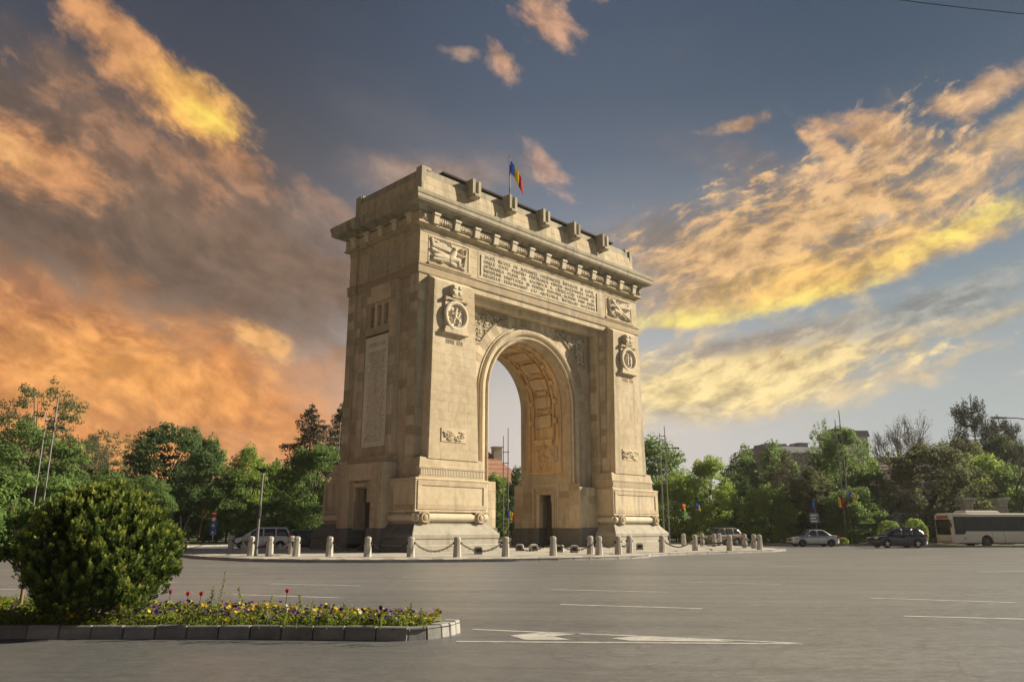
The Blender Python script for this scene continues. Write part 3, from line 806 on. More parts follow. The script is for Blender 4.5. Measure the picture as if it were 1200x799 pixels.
def text_mesh(name, body, size, extrude, align='CENTER', spacing=1.0, width=None):
    cu = bpy.data.curves.new(name, 'FONT'); cu.body = body; cu.size = size; cu.extrude = extrude; cu.align_x = align; cu.align_y = 'CENTER'
    cu.space_character = spacing; cu.resolution_u = 2
    tmp = bpy.data.objects.new(name, cu); COL.objects.link(tmp)
    bpy.context.view_layer.update()
    me = bpy.data.meshes.new_from_object(tmp.evaluated_get(bpy.context.evaluated_depsgraph_get()))
    if width:
        xs = [v.co.x for v in me.vertices]; k = width / (max(xs) - min(xs))
        for v in me.vertices: v.co.x *= k
    bpy.data.objects.remove(tmp); bpy.data.curves.remove(cu); me.name = name
    return me


ins = MB(); frame(ins, -7.2, 7.1, 19.88, 21.82, 0.06, 0.04, front)
ins.box(-7.18, 7.08, -4.325, -4.25, 19.9, 21.8)
io = ins.obj('inscription_panel', M['lime_pale'], arch)
LINES = ['DUPĂ SECOLE DE SUFERINȚE CREȘTINEȘTE ÎNDURATE ȘI LUPTE', 'GRELE DATE PENTRU PĂSTRAREA FIINȚEI NAȚIONALE DUPĂ', 'APĂRAREA PLINĂ DE SACRIFICII A CIVILIZAȚIEI UMANE SE', 'ÎNDEPLINI DREPTATEA ȘI PENTRU POPORUL ROMÂN PRIN SABIA', 'REGELUI FERDINAND CU AJUTORUL ÎNTREGEI NAȚIUNI']
for k, t in enumerate(LINES):
    me = text_mesh('inscription_line', t.replace(' ', ' · '), 0.36, 0.02, width=13.3 if k else 13.0)
    o = link(me, 'inscription_line', M['letter'], io, 0, (-0.05, -4.335, 21.58 - 0.365 * k)); o.rotation_euler = (pi / 2, 0, 0); tag(o, kind='stuff')
for x in (-7.0, 6.9):                                         # carved uprights at both ends of the text
    put(relief_mesh('palm_carving', 0.3, 1.8, [(0, -0.9, 0, 0.9, .3, .3, .06)] + [(0, y, 0.6, y + 0.15, .2, .1, .08) for y in np.linspace(-0.7, 0.7, 6)], 10, 40), 'palm_carving', M['lime'], io, (x, -4.327, 20.85))
left = lambda u, v, n: (-12.66 - n, u, v)
li = MB(); frame(li, -1.9, 2.0, 19.92, 21.82, 0.06, 0.04, left); li.box(-12.69, -12.6, -1.88, 1.98, 19.94, 21.8)
lo = li.obj('side_inscription', M['lime'], arch)
for k, t in enumerate(['GLORIE CELOR CE PRIN', 'LUMINA MINȚII ȘI PRIN', 'PUTEREA SUFLETULUI AU', 'PREGĂTIT UNITATEA', 'NAȚIONALĂ']):
    me = text_mesh('inscription_line', t, 0.36, 0.02, width=3.1 if k < 4 else 1.7)
    o = link(me, 'inscription_line', M['lime_pale'], lo, 0, (-12.70, 0.05, 21.55 - 0.355 * k)); o.rotation_euler = (pi / 2, 0, -pi / 2); tag(o, kind='stuff')
# ---- left (shaded) side: central bay, tall name panel, three slit windows, door block
for sx in (-1, 1):
    def bxx(b, d0, d1, y0, y1, z0, z1):
        a, c = sorted((sx * d0, sx * d1)); b.box(a, c, y0, y1, z0, z1)
    bay = MB()
    bxx(bay, 12.6, 13.1, -2.2, -1.5, 5.5, 18.86); bxx(bay, 12.6, 13.1, 1.5, 2.2, 5.5, 18.86); bxx(bay, 12.6, 13.098, -1.501, 1.501, 17.62, 18.858)
    bxx(bay, 12.6, 13.097, -1.501, 1.501, 15.2, 15.6); bxx(bay, 12.6, 13.098, -1.501, 1.501, 5.5, 6.95); bxx(bay, 12.3, 12.68, -1.5, 1.5, 6.9, 17.7)
    for y in (-1.35, -0.5, 0.35): bxx(bay, 12.6, 13.03, y - 0.17, y + 0.17, 15.6, 17.62)
    bxx(bay, 12.6, 13.028, 0.98, 1.5, 15.6, 17.62); bxx(bay, 12.6, 13.027, -1.5, 1.5, 15.6, 15.8); bxx(bay, 12.6, 13.026, -1.5, 1.5, 17.3, 17.62)
    bo = bay.obj('side_bay', M['lime'], arch, bevel=0.015)
    for y in (-0.93, -0.08, 0.76):
        m2 = relief_mesh('window_grille', 0.42, 1.5, floral(31, 10, 0.1, (0.1, 0.2)), 12, 30)
        o = put(m2, 'window_grille', M['lime_warm'], bo, (sx * 12.70, y, 16.55), 'left')
        if sx > 0: o.rotation_euler = (0, 0, pi / 2)
    tp = MB(); bxx(tp, 12.85, 13.06, -1.38, 1.4, 7.05, 15.05); tpo = tp.obj('name_panel', M['panel'], bo)
    nl = MB(); rg = random.Random(5)
    for r in range(46):
        z = 14.45 - r * 0.155; y = -1.2 + rg.uniform(0, 0.35)
        if r in (2, 3): continue
        while y < 1.1 - rg.uniform(0, 0.3):
            w = rg.uniform(0.05, 0.11); bxx(nl, 13.05, 13.072, y, y + w, z, z + 0.085); y += w + rg.choice((0.025, 0.03, 0.03, 0.09))
    tag(nl.obj('name_lettering', M['lime'], tpo), kind='stuff')
    db = MB()
    bxx(db, 12.4, 14.0, -2.58, -1.32, 1.5, 5.9); bxx(db, 12.4, 14.0, 1.32, 2.58, 1.5, 5.9); bxx(db, 12.4, 13.998, -1.33, 1.33, 4.75, 5.898)
    bxx(db, 12.4, 13.4, -2.4, 2.4, 5.9, 6.4)
    bxx(db, 12.4, 13.7, -1.33, -1.0, 1.5, 4.7); bxx(db, 12.4, 13.7, 1.0, 1.33, 1.5, 4.7); bxx(db, 12.4, 13.698, -1.01, 1.01, 4.25, 4.76)
    for q in (-1, 1):
        y0, y1 = sorted((q * 0.68, q * 1.3)); bxx(db, 13.6, 13.86, y0, y1, 3.3, 4.72)
        y0, y1 = sorted((q * 0.85, q * 1.01)); bxx(db, 13.0, 13.6, y0, y1, 3.4, 4.3)
    dbo = db.obj('door_block', M['lime'], arch, bevel=0.02)
    lt = MB(); lt.tube([(sx * 13.88, -0.68, 4.45), (sx * 13.88, 0.68, 4.45)], 0.16, 10); lt.obj('lintel_roll', M['lime'], dbo, angle=40)
    df = MB()
    for q in (-1, 1):
        y0, y1 = sorted((q * 1.02, q * 2.66)); P = []
        a0, a1 = (sx * 12.6, sx * 14.08)
        x0, x1 = sorted((a0, a1)); df.box(x0, x1, y0, y1, 0, 1.62)
        x0, x1 = sorted((sx * 12.6, sx * 14.14)); df.box(x0, x1, min(y0, y0), max(y1, y1) - 0.004, 0, 0.6)
    x0, x1 = sorted((sx * 12.6, sx * 14.6)); df.box(x0, x1, -1.03, 1.03, 0, 0.3)
    df.obj('granite_foot', M['granite'], arch, bevel=0.03)
    dd = MB(); bxx(dd, 12.5, 12.75, -1.02, 1.02, 0.3, 4.3); dd.obj('door', bpy.data.materials['door_bronze'], arch)

# ---- carved triangles in the spandrels
for s in (-1, 1):
    tri = MB(); Tn = 14; R2 = 6.75
    corner = (s * 6.75, 17.72)
    th0 = math.acos(min(1, 3.4 / R2)); 
    edge = []
    for k in range(Tn + 1):
        a = radians(33 + (64.5 - 33) * k / Tn); edge.append((s * (R2 + 0.05) * cos(a), Z_SP + (R2 + 0.05) * sin(a)))
    ed = [p for p in edge if abs(p[0]) < 6.75 and p[1] < 17.72]
    ed = [(s * 6.75, ed[0][1] - 0.25)] + ed + [(ed[-1][0] - s * 0.35, 17.72)]
    loop = [corner] + ed
    gp = MB(); gp.poly([(x, -Y_A - 0.034, z) for x, z in (loop if s < 0 else loop[::-1])]); gp.obj('spandrel_ground', M['letter'], arch)
    for i in range(len(loop)):
        p, q = loop[i], loop[(i + 1) % len(loop)]
        tri.tube([(p[0], -Y_A - 0.07, p[1]), (q[0], -Y_A - 0.07, q[1])], 0.085, 6)
    to = tri.obj('spandrel_frame', M['lime_grey'], arch, angle=40)
    rg = random.Random(17); fl = MB(); cnt = 0
    while cnt < 60:
        x, z = rg.uniform(3.2, 6.6), rg.uniform(14.9, 17.6)
        if sqrt(x * x + (z - Z_SP) ** 2) < R2 + 0.25: continue
        r = rg.uniform(0.07, 0.16); a = rg.uniform(0, 6)
        fl.tube([(s * (x + r * cos(a + t)), -Y_A - 0.07, z + r * sin(a + t)) for t in (0, 1, 2, 3, 4)], [0.05, 0.06, 0.06, 0.05, 0.02], 5); cnt += 1
    tag(fl.obj('spandrel_carving', M['lime_pale'], to, angle=60), kind='stuff')


# ---- intrados: ribs, tablets, crossed panels, coats of arms on the barrel
def barrel(s, y, h):
    """s = running length from the right springing side (s = height while below the spring line)"""
    r = R_IN - h
    if s <= Z_SP: return (r, y, s)
    t = (s - Z_SP) / R_IN
    if t >= pi: return (-r, y, Z_SP - (t - pi) * R_IN)
    return (r * cos(t), y, Z_SP + r * sin(t))


S_TOP = Z_SP + pi * R_IN; S_CROWN = Z_SP + pi * R_IN / 2


def strip(b, s0, s1, y0, y1, h, step=0.35):
    n = max(1, round((s1 - s0) / step)); k0 = len(b.v)
    for i in range(n + 1):
        s = s0 + (s1 - s0) * i / n
        for y, hh in ((y0, -0.03), (y0, h), (y1, h), (y1, -0.03)): b.v.append(barrel(s, y, hh))
    for i in range(n):
        for j in range(3):
            a = k0 + i * 4 + j; b.face((a, a + 1, a + 5, a + 4))
    b.face([k0 + j for j in (3, 2, 1, 0)]); b.face([k0 + n * 4 + j for j in (0, 1, 2, 3)])


sl = S_TOP + (Z_SP - 6.1)
for nm, ys, hh, mt in (('outer_rib', ((-1.95, -1.62), (1.62, 1.95)), 0.16, 'lime_warm'), ('inner_rib', ((-1.22, -1.08), (1.08, 1.22)), 0.24, 'lime_warm')):
    b = MB()
    for y0, y1 in ys: strip(b, 6.1 if nm == 'outer_rib' else 8.9, sl if nm == 'outer_rib' else sl - 2.8, y0, y1, hh)
    b.obj('intrados_rib', M[mt], arch)
b = MB(); strip(b, 6.05, 6.3, -1.62, 1.62, 0.15, 0.3); strip(b, sl - 0.25, sl, -1.62, 1.62, 0.15, 0.3); b.obj('intrados_rib', M['lime_warm'], arch)
b = MB(); strip(b, 6.2, sl - 0.1, -1.7, 1.7, 0.012); b.obj('intrados_field', M['lime_warm'], arch)
for k in range(-5, 6):
    sc0 = S_CROWN + 1.71 * k
    b = MB(); strip(b, sc0 - 0.5, sc0 + 0.5, -0.92, 0.92, 0.32)
    to = b.obj('intrados_tablet', M['lime_warm'], arch, bevel=0.02)
    b = MB()
    for q in range(7): strip(b, sc0 - 0.27, sc0 + 0.27, -0.5 + q * 0.15, -0.41 + q * 0.15, 0.36)
    b.obj('tablet_carving', M['lime_pale'], to)
    for sgn in (-1, 1):
        b = MB(); strip(b, sc0 - 0.22, sc0 + 0.22, min(sgn * 1.18, sgn * 1.58), max(sgn * 1.18, sgn * 1.58), 0.34); b.obj('intrados_tab', M['lime_warm'], arch, bevel=0.02)
    if k < 5:
        sx_ = sc0 + 0.855; b = MB()
        for sg in (-1, 1):
            P = []
            n = 6
            for i in range(n + 1):
                t = -1 + 2 * i / n; P.append(barrel(sx_ + sg * t * 0.26, t * 0.82, 0.12))
            b.tube(P, [0.13, 0.08, 0.08, 0.14, 0.08, 0.08, 0.13], 6)
        for y in (-0.45, 0.0, 0.45): b.tube([barrel(sx_ - 0.2, y, 0.1), barrel(sx_ + 0.2, y, 0.1)], 0.09, 6)
        b.obj('crossed_carving', M['lime_warm'], arch, angle=50)
for sgn in (-1, 1):                                            # lintel, shield and side tablets near the foot on both reveals
    b = MB(); x0, x1 = sorted((sgn * 4.40, sgn * 4.8)); b.box(x0, x1, -1.1, 1.1, 8.72, 8.98); b.box(x0 + 0.06, x1, -0.98, 0.98, 8.5, 8.718)
    lo_ = b.obj('shield_lintel', M['lime_warm'], arch, bevel=0.02)
    b = MB(); x0, x1 = sorted((sgn * 4.52, sgn * 4.8)); b.box(x0, x1, -1.55, -1.15, 7.1, 8.3); b.obj('intrados_tab', M['lime'], arch, bevel=0.02)
    arms = [(0, 0.55, 0, 0.8, .2, .16, .22), (-0.45, 0.6, 0.45, 0.6, .09, .09, .16), (0, 0.25, 0, -0.45, .52, .42, .14), (0, -0.45, 0, -0.85, .40, .08, .14), (0, 0.15, 0, -0.3, .22, .26, .26),
            (0, 0.2, -0.42, 0.0, .1, .06, .24), (0, 0.2, 0.42, 0.0, .1, .06, .24), (-0.75, 0.3, -0.6, -0.5, .12, .1, .18), (0.75, 0.3, 0.6, -0.5, .12, .1, .18), (-0.7, 0.5, -0.85, 0.2, .1, .1, .18), (0.7, 0.5, 0.85, 0.2, .1, .1, .18),
            (-0.3, -0.2, -0.2, -0.55, .07, .06, .24), (0.3, -0.2, 0.2, -0.55, .07, .06, .24), (-0.6, -0.6, 0.0, -0.9, .07, .07, .18), (0.6, -0.6, 0.0, -0.9, .07, .07, .18)]
    o = put(relief_mesh('coat_of_arms', 2.1, 2.5, arms, 44, 52, 0.012, 2), 'coat_of_arms', M['lime_warm'], arch, (sgn * 4.72, 0, 7.42), 'reveal'); o.scale = (1, 1.6, 1)
    o.rotation_euler = (0, 0, -pi / 2 if sgn > 0 else pi / 2)

# ---- ashlar facing
c_ = lambda k: (lambda v: k)
# attic front, plain zones
for zz0, zz1, hol in ((19.68, 22.0, ((-12.0, -8.15, 19.6, 22.0), (-7.3, 7.2, 19.8, 21.95), (8.15, 12.0, 19.6, 22.0))),):
    ashlar((0, -4.3, 0), (1, 0, 0), (0, 0, 1), (0, -1, 0), zz0, zz1, c_(-12.83), c_(12.83), 0.78, 1.0, hol, 0.018, 1.5)
# front walls beside the pylons
for s in (-1, 1):
    a, b_ = sorted((s * 12.25, s * 12.83)); ashlar((0, -4.3, 0), (1, 0, 0), (0, 0, 1), (0, -1, 0), 6.3, 18.86, c_(a), c_(b_), 0.62, 0.7, (), 0.018)
# recessed wall: strips beside the archivolt, then voussoirs
for s in (-1, 1):
    a, b_ = sorted((s * 5.9, s * 7.38)); ashlar((0, -Y_A, 0), (1, 0, 0), (0, 0, 1), (0, -1, 0), 4.95, Z_SP, c_(a), c_(b_), 0.6, 1.5, (), 0.02, 1.4)
    a, b_ = sorted((s * 4.75, s * 7.7)); ashlar((0, -3.72, 0), (1, 0, 0), (0, 0, 1), (0, -1, 0), 1.64, 4.88, c_(a + 0.01), c_(b_ - 0.01), 0.62, 1.3, (), 0.018)
NV = 34
for k in range(NV):
    a0, a1 = pi * k / NV + 0.0012, pi * (k + 1) / NV - 0.0012
    am = (a0 + a1) / 2
    def lim(a): return min(7.38 / max(1e-6, abs(cos(a))), (18.04 - Z_SP) / max(1e-6, sin(a)))
    r0 = 5.9; rl0, rl1 = lim(a0), lim(a1)
    brk = [r0, 6.72 if min(rl0, rl1) > 7.2 else None, None]
    segs = [(r0, r0, 6.72, 6.72), (6.735, 6.735, rl0, rl1)] if min(rl0, rl1) > 7.1 else [(r0, r0, rl0, rl1)]
    for s0, s1, e0, e1 in segs:
        if min(e0 - s0, e1 - s1) < 0.15: continue
        q = []
        for y in (-Y_A + 0.02, -Y_A - 0.02 - RND.uniform(0, 0.008)):
            for r, a in ((s0, a0), (e0, a0), (e1, a1), (s1, a1)): q.append(Vector((r * cos(a), y, Z_SP + r * sin(a))))
        STONES.append((1.5 * (e0 - s0) * 0.55, q))
# jamb returns of the recess (left one faces the sun side away, right one is seen)
ashlar((7.4, 0, 0), (0, 1, 0), (0, 0, 1), (-1, 0, 0), 4.95, 18.02, c_(-3.68), c_(-2.9), 0.62, 0.9, (), 0.015)
ashlar((7.78, 0, 0), (0, 1, 0), (0, 0, 1), (-1, 0, 0), 4.95, 18.45, c_(-4.28), c_(-3.75), 0.62, 0.9, (), 0.015)
ashlar((7.85, 0, 0), (0, 1, 0), (0.0, 0, 1), (-1, 0, 0), 6.3, 6.4, c_(-4.3), c_(-4.2), 0.62, 0.9, (), 0.0)
# right reveal, and the soffit bands in front of and behind the carved strip
for y0, y1 in ((-2.84, -1.97), (1.97, 2.84)):
    ashlar((R_IN, 0, 0), (0, 1, 0), (0, 0, 1), (-1, 0, 0), 5.25, Z_SP, c_(y0), c_(y1), 0.6, 0.9, (), 0.015, 1.4)
    NB = 26
    for k in range(NB):
        a0, a1 = pi * k / NB + 0.0015, pi * (k + 1) / NB - 0.0015
        q = []
        for r in (R_IN + 0.02, R_IN - 0.015 - RND.uniform(0, 0.006)):
            for y, a in ((y0, a0), (y1, a0), (y1, a1), (y0, a1)): q.append(Vector((r * cos(a), y, Z_SP + r * sin(a))))
        STONES.append((0.45 if a0 > 1.9 else 1.1, q))
ashlar((R_IN - 0.015, 0, 0), (0, 1, 0), (0, 0, 1), (-1, 0, 0), 1.64, 5.2, c_(-3.7), c_(3.7), 0.6, 1.1, ((-1.5, 1.5, 0, 5.25),), 0.012)
# left side faces
for y0, y1 in ((-3.38, -2.22), (2.22, 3.38)):
    ashlar((-12.66, 0, 0), (0, 1, 0), (0, 0, 1), (-1, 0, 0), 6.3, 18.86, c_(y0), c_(y1), 0.66, 1.3, (), 0.018, 0.9)
for y0, y1 in ((-4.28, -3.42), (3.42, 4.28)):
    ashlar((-12.85, 0, 0), (0, 1, 0), (0, 0, 1), (-1, 0, 0), 6.3, 18.86, c_(y0), c_(y1), 0.66, 0.9, (), 0.018, 0.9)
ashlar((-12.66, 0, 0), (0, 1, 0), (0, 0, 1), (-1, 0, 0), 19.68, 22.0, c_(-3.38), c_(3.38), 0.78, 1.2, ((-1.98, 2.08, 19.7, 22.0),), 0.015, 0.9)
ashlar((-13.1, 0, 0), (0, 1, 0), (0, 0, 1), (-1, 0, 0), 6.42, 18.84, c_(-2.18), c_(2.18), 0.69, 0.75, ((-1.5, 1.5, 6.9, 17.75),), 0.015, 0.9)
for y0, y1 in ((-2.56, -1.34), (1.34, 2.56)):
    ashlar((-14.0, 0, 0), (0, 1, 0), (0, 0, 1), (-1, 0, 0), 1.66, 5.88, c_(y0), c_(y1), 0.7, 1.3, (), 0.015, 1.0)
# parapet front and side
nf = Vector((0, 0.12, 1.22)).normalized()
ashlar((0, -4.22, 25.2), (1, 0, 0), nf, (0, -1, 0.1), 0.02, 1.2, c_(-12.6), c_(12.6), 0.6, 1.6, tuple((3.94 * k - 0.5, 3.94 * k + 0.5, 0.3, 1.3) for k in range(-2, 3)), 0.012, 1.2)
ashlar((-12.77, 0, 25.2), (0, 1, 0), Vector((0.12, 0, 1.22)).normalized(), (-1, 0, 0.1), 0.02, 1.2, c_(-3.4), c_(4.0), 0.6, 1.6, (), 0.012, 1.2)

STONES.sort(key=lambda t: -t[0])


def slab(q, b=None):
    b = b or MB(); n = len(b.v); c = sum((Vector(p) for p in q), Vector()) / 8
    b.v += [tuple(p) for p in q]
    # orient faces outwards
    for f in ((0, 1, 2, 3), (4, 5, 6, 7), (0, 1, 5, 4), (1, 2, 6, 5), (2, 3, 7, 6), (3, 0, 4, 7)):
        P = [Vector(q[i]) for i in f]; nn = (P[1] - P[0]).cross(P[2] - P[0]); ctr = sum(P, Vector()) / 4
        f = f if nn.dot(ctr - c) > 0 else f[::-1]
        b.face([n + i for i in f])
    return b


rest = MB()
for i, (imp, q) in enumerate(STONES):
    if i < 300:
        o = link(slab(q).mesh('stone'), 'stone', M['lime'], arch)
    else: slab(q, rest)
tag(rest.obj('stone_courses', M['lime'], arch), kind='stuff')

# ---- flag on the roof
fp = thing('flagpole', 'thin flagpole standing on the roof of the arch', 'flagpole', (-1.9, -2.3, 27.4))
b = MB(); b.tube([(0, 0, 0), (0, 0, 4.9)], [0.06, 0.035], 8); b.lathe([(0.01, 4.88), (0.07, 4.95), (0.01, 5.02)], 8); b.obj('pole', M['steel'], fp, angle=40)


def flag_mesh(L, H, droop, seed=0, amp=0.12):
    nx_, nz_ = 18, 10; V = []; b = MB()
    for j in range(nz_ + 1):
        for i in range(nx_ + 1):
            u, v = i / nx_, j / nz_
            x = L * u * (1 - 0.42 * droop); z = -H * v - droop * L * u * (0.75 + 0.25 * u)
            y = amp * sin(u * 7 + v * 2.0 + seed) * (0.3 + u) + 0.06 * sin(u * 13 + seed)
            b.v.append((x, y, z))
    for j in range(nz_):
        for i in range(nx_):
            a = j * (nx_ + 1) + i; b.cur = 0 if i < 6 else (1 if i < 12 else 2); b.face((a, a + 1, a + nx_ + 2, a + nx_ + 1))
    me = b.mesh('flag', True)
    return me


def cloth(name, col):
    m, nt, b, out = newmat(name); g = NG(nt)
    t = nt.nodes.new('ShaderNodeTexCoord'); n = g.noise(t.outputs['Object'], 9, 4)
    c = g.mix(n, tuple(v * 0.85 for v in col), col); nt.links.new(c, b.inputs['Base Color']); b.inputs['Roughness'].default_value = 0.8
    tr = nt.nodes.new('ShaderNodeBsdfTranslucent'); nt.links.new(c, tr.inputs[0]); mx = nt.nodes.new('ShaderNodeMixShader'); mx.inputs[0].default_value = 0.35
    nt.links.new(b.outputs[0], mx.inputs[1]); nt.links.new(tr.outputs[0], mx.inputs[2]); nt.links.new(mx.outputs[0], out.inputs[0])
    return m


TRI = [cloth('flag_blue', (0.02, 0.07, 0.35)), cloth('flag_yellow', (0.80, 0.58, 0.04)), cloth('flag_red', (0.55, 0.02, 0.04))]
TRI2 = [TRI[0], TRI[1], TRI[2]]


def flag(name, label, loc, L, H, droop, rz, seed=0, group=None, mats=None):
    o = link(flag_mesh(L, H, droop, seed), name, mats or TRI, None, 0, loc); o.rotation_euler = (0, 0, rz)
    return tag(o, label, 'flag', group)


flag('flag', 'blue yellow and red flag flying above the roof of the arch', (-1.86, -2.3, 32.2), 2.0, 1.2, 1.05, radians(-40), 0.4)


# ================================================================ GROUND, ROAD, ISLAND
def asphalt():
    m, nt, b, out = newmat('asphalt'); g = NG(nt)
    geo = nt.nodes.new('ShaderNodeNewGeometry'); pos = geo.outputs['Position']
    x, y, z = g.sep(pos)
    # along (image-right) and across directions of the carriageway in front
    u = g.sub(g.mul(x, 0.705), g.mul(y, 0.71)); v = g.add(g.mul(x, 0.71), g.mul(y, 0.705))
    big = g.noise(pos, 0.11, 6, 0.6, 0.5)
    streak_ = g.noise(g.comb(g.mul(u, 0.10), g.mul(v, 0.75)), 1.0, 7, 0.62, 0.4)
    streak2 = g.noise(g.comb(g.mul(u, 0.5), g.mul(v, 3.0), 4.0), 1.0, 6, 0.65, 0.6)
    mid = g.noise(pos, 1.7, 8, 0.68)
    mott = g.noise(g.comb(g.mul(u, 3.2), g.mul(v, 7.0)), 1.0, 6, 0.7, 0.3)
    peb = g.noise(pos, 14.0, 3, 0.7)
    grit = g.noise(pos, 38.0, 4, 0.75)
    f = g.add(g.add(g.mul(big, 0.8), g.mul(streak_, 0.9)), g.mul(mid, 0.45))
    col = g.ramp(g.mul(f, 0.47), [(0.30, (0.085, 0.087, 0.090)), (0.5, (0.142, 0.144, 0.147)), (0.70, (0.205, 0.205, 0.204))])
    dk = g.sm(streak2, 0.60, 0.78)
    col = g.mix(g.mul(dk, 0.6), col, (0.058, 0.058, 0.060))
    lt_ = g.sm(g.noise(g.comb(g.mul(u, 0.35), g.mul(v, 1.6), 9.0), 1.0, 6, 0.65, 0.5), 0.56, 0.76)
    col = g.mix(g.mul(lt_, 0.35), col, (0.28, 0.275, 0.265))
    col = g.mix(g.mul(g.sm(mott, 0.50, 0.68), 0.42), col, (0.30, 0.297, 0.29))
    col = g.mix(g.mul(g.sm(mott, 0.48, 0.30), 0.50), col, (0.055, 0.055, 0.057))
    col = g.mix(g.mul(g.sm(peb, 0.54, 0.70), 0.40), col, (0.34, 0.335, 0.325))
    col = g.mix(g.mul(g.sm(peb, 0.46, 0.30), 0.40), col, (0.05, 0.05, 0.052))
    pc_ = Gp(60, 775); vd = nt.nodes.new('ShaderNodeVectorMath'); vd.operation = 'DISTANCE'; nt.links.new(pos, vd.inputs[0]); vd.inputs[1].default_value = (pc_.x, pc_.y, 0)
    dim_left = g.sm(g.add(vd.outputs['Value'], g.mul(g.sub(streak_, 0.5), 6.0)), 10.0, 2.0)          # dimmer light of the left foreground painted into the asphalt colour
    col = g.mix(g.mul(dim_left, 0.55), col, (0.062, 0.063, 0.066))
    # grit: pale chippings and dark binder
    col = g.mix(g.mul(g.sm(grit, 0.56, 0.72), 0.35), col, (0.33, 0.32, 0.30))
    col = g.mix(g.mul(g.sm(grit, 0.46, 0.30), 0.35), col, (0.04, 0.04, 0.04))
    vo = nt.nodes.new('ShaderNodeTexVoronoi'); vo.feature = 'DISTANCE_TO_EDGE'; vo.inputs['Scale'].default_value = 0.22
    wv = nt.nodes.new('ShaderNodeVectorMath'); wv.operation = 'ADD'
    wn = nt.nodes.new('ShaderNodeTexNoise'); wn.inputs['Scale'].default_value = 0.9; wn.inputs['Detail'].default_value = 5
    nt.links.new(pos, wn.inputs['Vector'])
    ws = nt.nodes.new('ShaderNodeVectorMath'); ws.operation = 'SCALE'; ws.inputs['Scale'].default_value = 1.6
    nt.links.new(wn.outputs['Color'], ws.inputs[0]); nt.links.new(pos, wv.inputs[0]); nt.links.new(ws.outputs[0], wv.inputs[1]); nt.links.new(wv.outputs[0], vo.inputs['Vector'])
    crack = g.mul(g.sm(vo.outputs['Distance'], 0.009, 0.002), g.sm(big, 0.42, 0.55))
    col = g.mix(g.mul(crack, 0.3), col, (0.03, 0.03, 0.03))
    nt.links.new(col, b.inputs['Base Color'])
    nt.links.new(g.sub(0.56, g.mul(streak_, 0.26)), b.inputs['Roughness']); b.inputs['Specular IOR Level'].default_value = 0.5
    bp = nt.nodes.new('ShaderNodeBump'); bp.inputs['Strength'].default_value = 0.5; bp.inputs['Distance'].default_value = 0.008
    nt.links.new(g.add(grit, g.mul(mid, 0.6)), bp.inputs['Height']); nt.links.new(bp.outputs[0], b.inputs['Normal'])
    return m


def paint():
    m, nt, b, out = newmat('road_paint'); g = NG(nt)
    geo = nt.nodes.new('ShaderNodeNewGeometry'); pos = geo.outputs['Position']
    n1 = g.noise(pos, 3.0, 7, 0.7); n2 = g.noise(pos, 30.0, 4, 0.7)
    w = g.sm(g.add(g.mul(n1, 0.6), g.mul(n2, 0.5)), 0.46, 0.70)
    col = g.mix(w, (0.50, 0.485, 0.45), (0.25, 0.245, 0.235))
    nt.links.new(col, b.inputs['Base Color']); b.inputs['Roughness'].default_value = 0.7
    return m


def soil_mat(name, c0, c1, sc):
    m, nt, b, out = newmat(name); g = NG(nt)
    geo = nt.nodes.new('ShaderNodeNewGeometry'); pos = geo.outputs['Position']
    n = g.noise(pos, sc, 8, 0.65); n2 = g.noise(pos, sc * 9, 4, 0.7)
    nt.links.new(g.mix(g.sm(g.add(g.mul(n, 0.6), g.mul(n2, 0.4)), 0.3, 0.7), c0, c1), b.inputs['Base Color']); b.inputs['Roughness'].default_value = 0.95
    return m


M['asphalt'] = asphalt(); M['paint'] = paint()
M['lawn'] = soil_mat('lawn', (0.035, 0.05, 0.018), (0.09, 0.11, 0.035), 0.7)
M['soil'] = soil_mat('soil', (0.03, 0.024, 0.016), (0.075, 0.06, 0.04), 5)
b = MB(); b.poly([(-3500, -3500, -0.04), (3500, -3500, -0.04), (3500, 3500, -0.04), (-3500, 3500, -0.04)])
tag(b.obj('ground', M['lawn']), kind='structure')
# far edge of the plaza, left to right
EDGE = [Gd(-700, 34), Gd(-250, 38), Gd(0, 46.5), Gd(60, 52), Gd(150, 62), Gd(225, 70), Gd(300, 77), Gd(420, 84), Gd(560, 88), Gd(700, 87), Gd(800, 84.5), Gd(900, 80), Gd(980, 75.5), Gd(1060, 71.5), Gd(1150, 69.5), Gd(1260, 67), Gd(1500, 63)]
back = [Gd(2400, 20), Vector((-30, -80, 0)), Vector((-85, -75, 0)), Vector((-90, -25, 0))]
b = MB(); b.poly([(p.x, p.y, 0.0) for p in (EDGE + back)][::-1]); rd = b.obj('road', M['asphalt'])
if rd.data.polygons[0].normal.z < 0: rd.data.flip_normals()
tag(rd, kind='structure')
# verge behind the far kerb
b = MB()
outer_ = [p + (p - Vector((CAM[0], CAM[1], 0))).normalized() * 90 for p in EDGE]
for i in range(len(EDGE) - 1):
    for z0, A, B in ((0.10, EDGE, outer_),):
        b.poly([(*A[i].xy, z0), (*A[i + 1].xy, z0), (*B[i + 1].xy, z0), (*B[i].xy, z0)])
vg = b.obj('verge', M['lawn']); tag(vg, kind='structure')
if vg.data.polygons[0].normal.z < 0: vg.data.flip_normals()


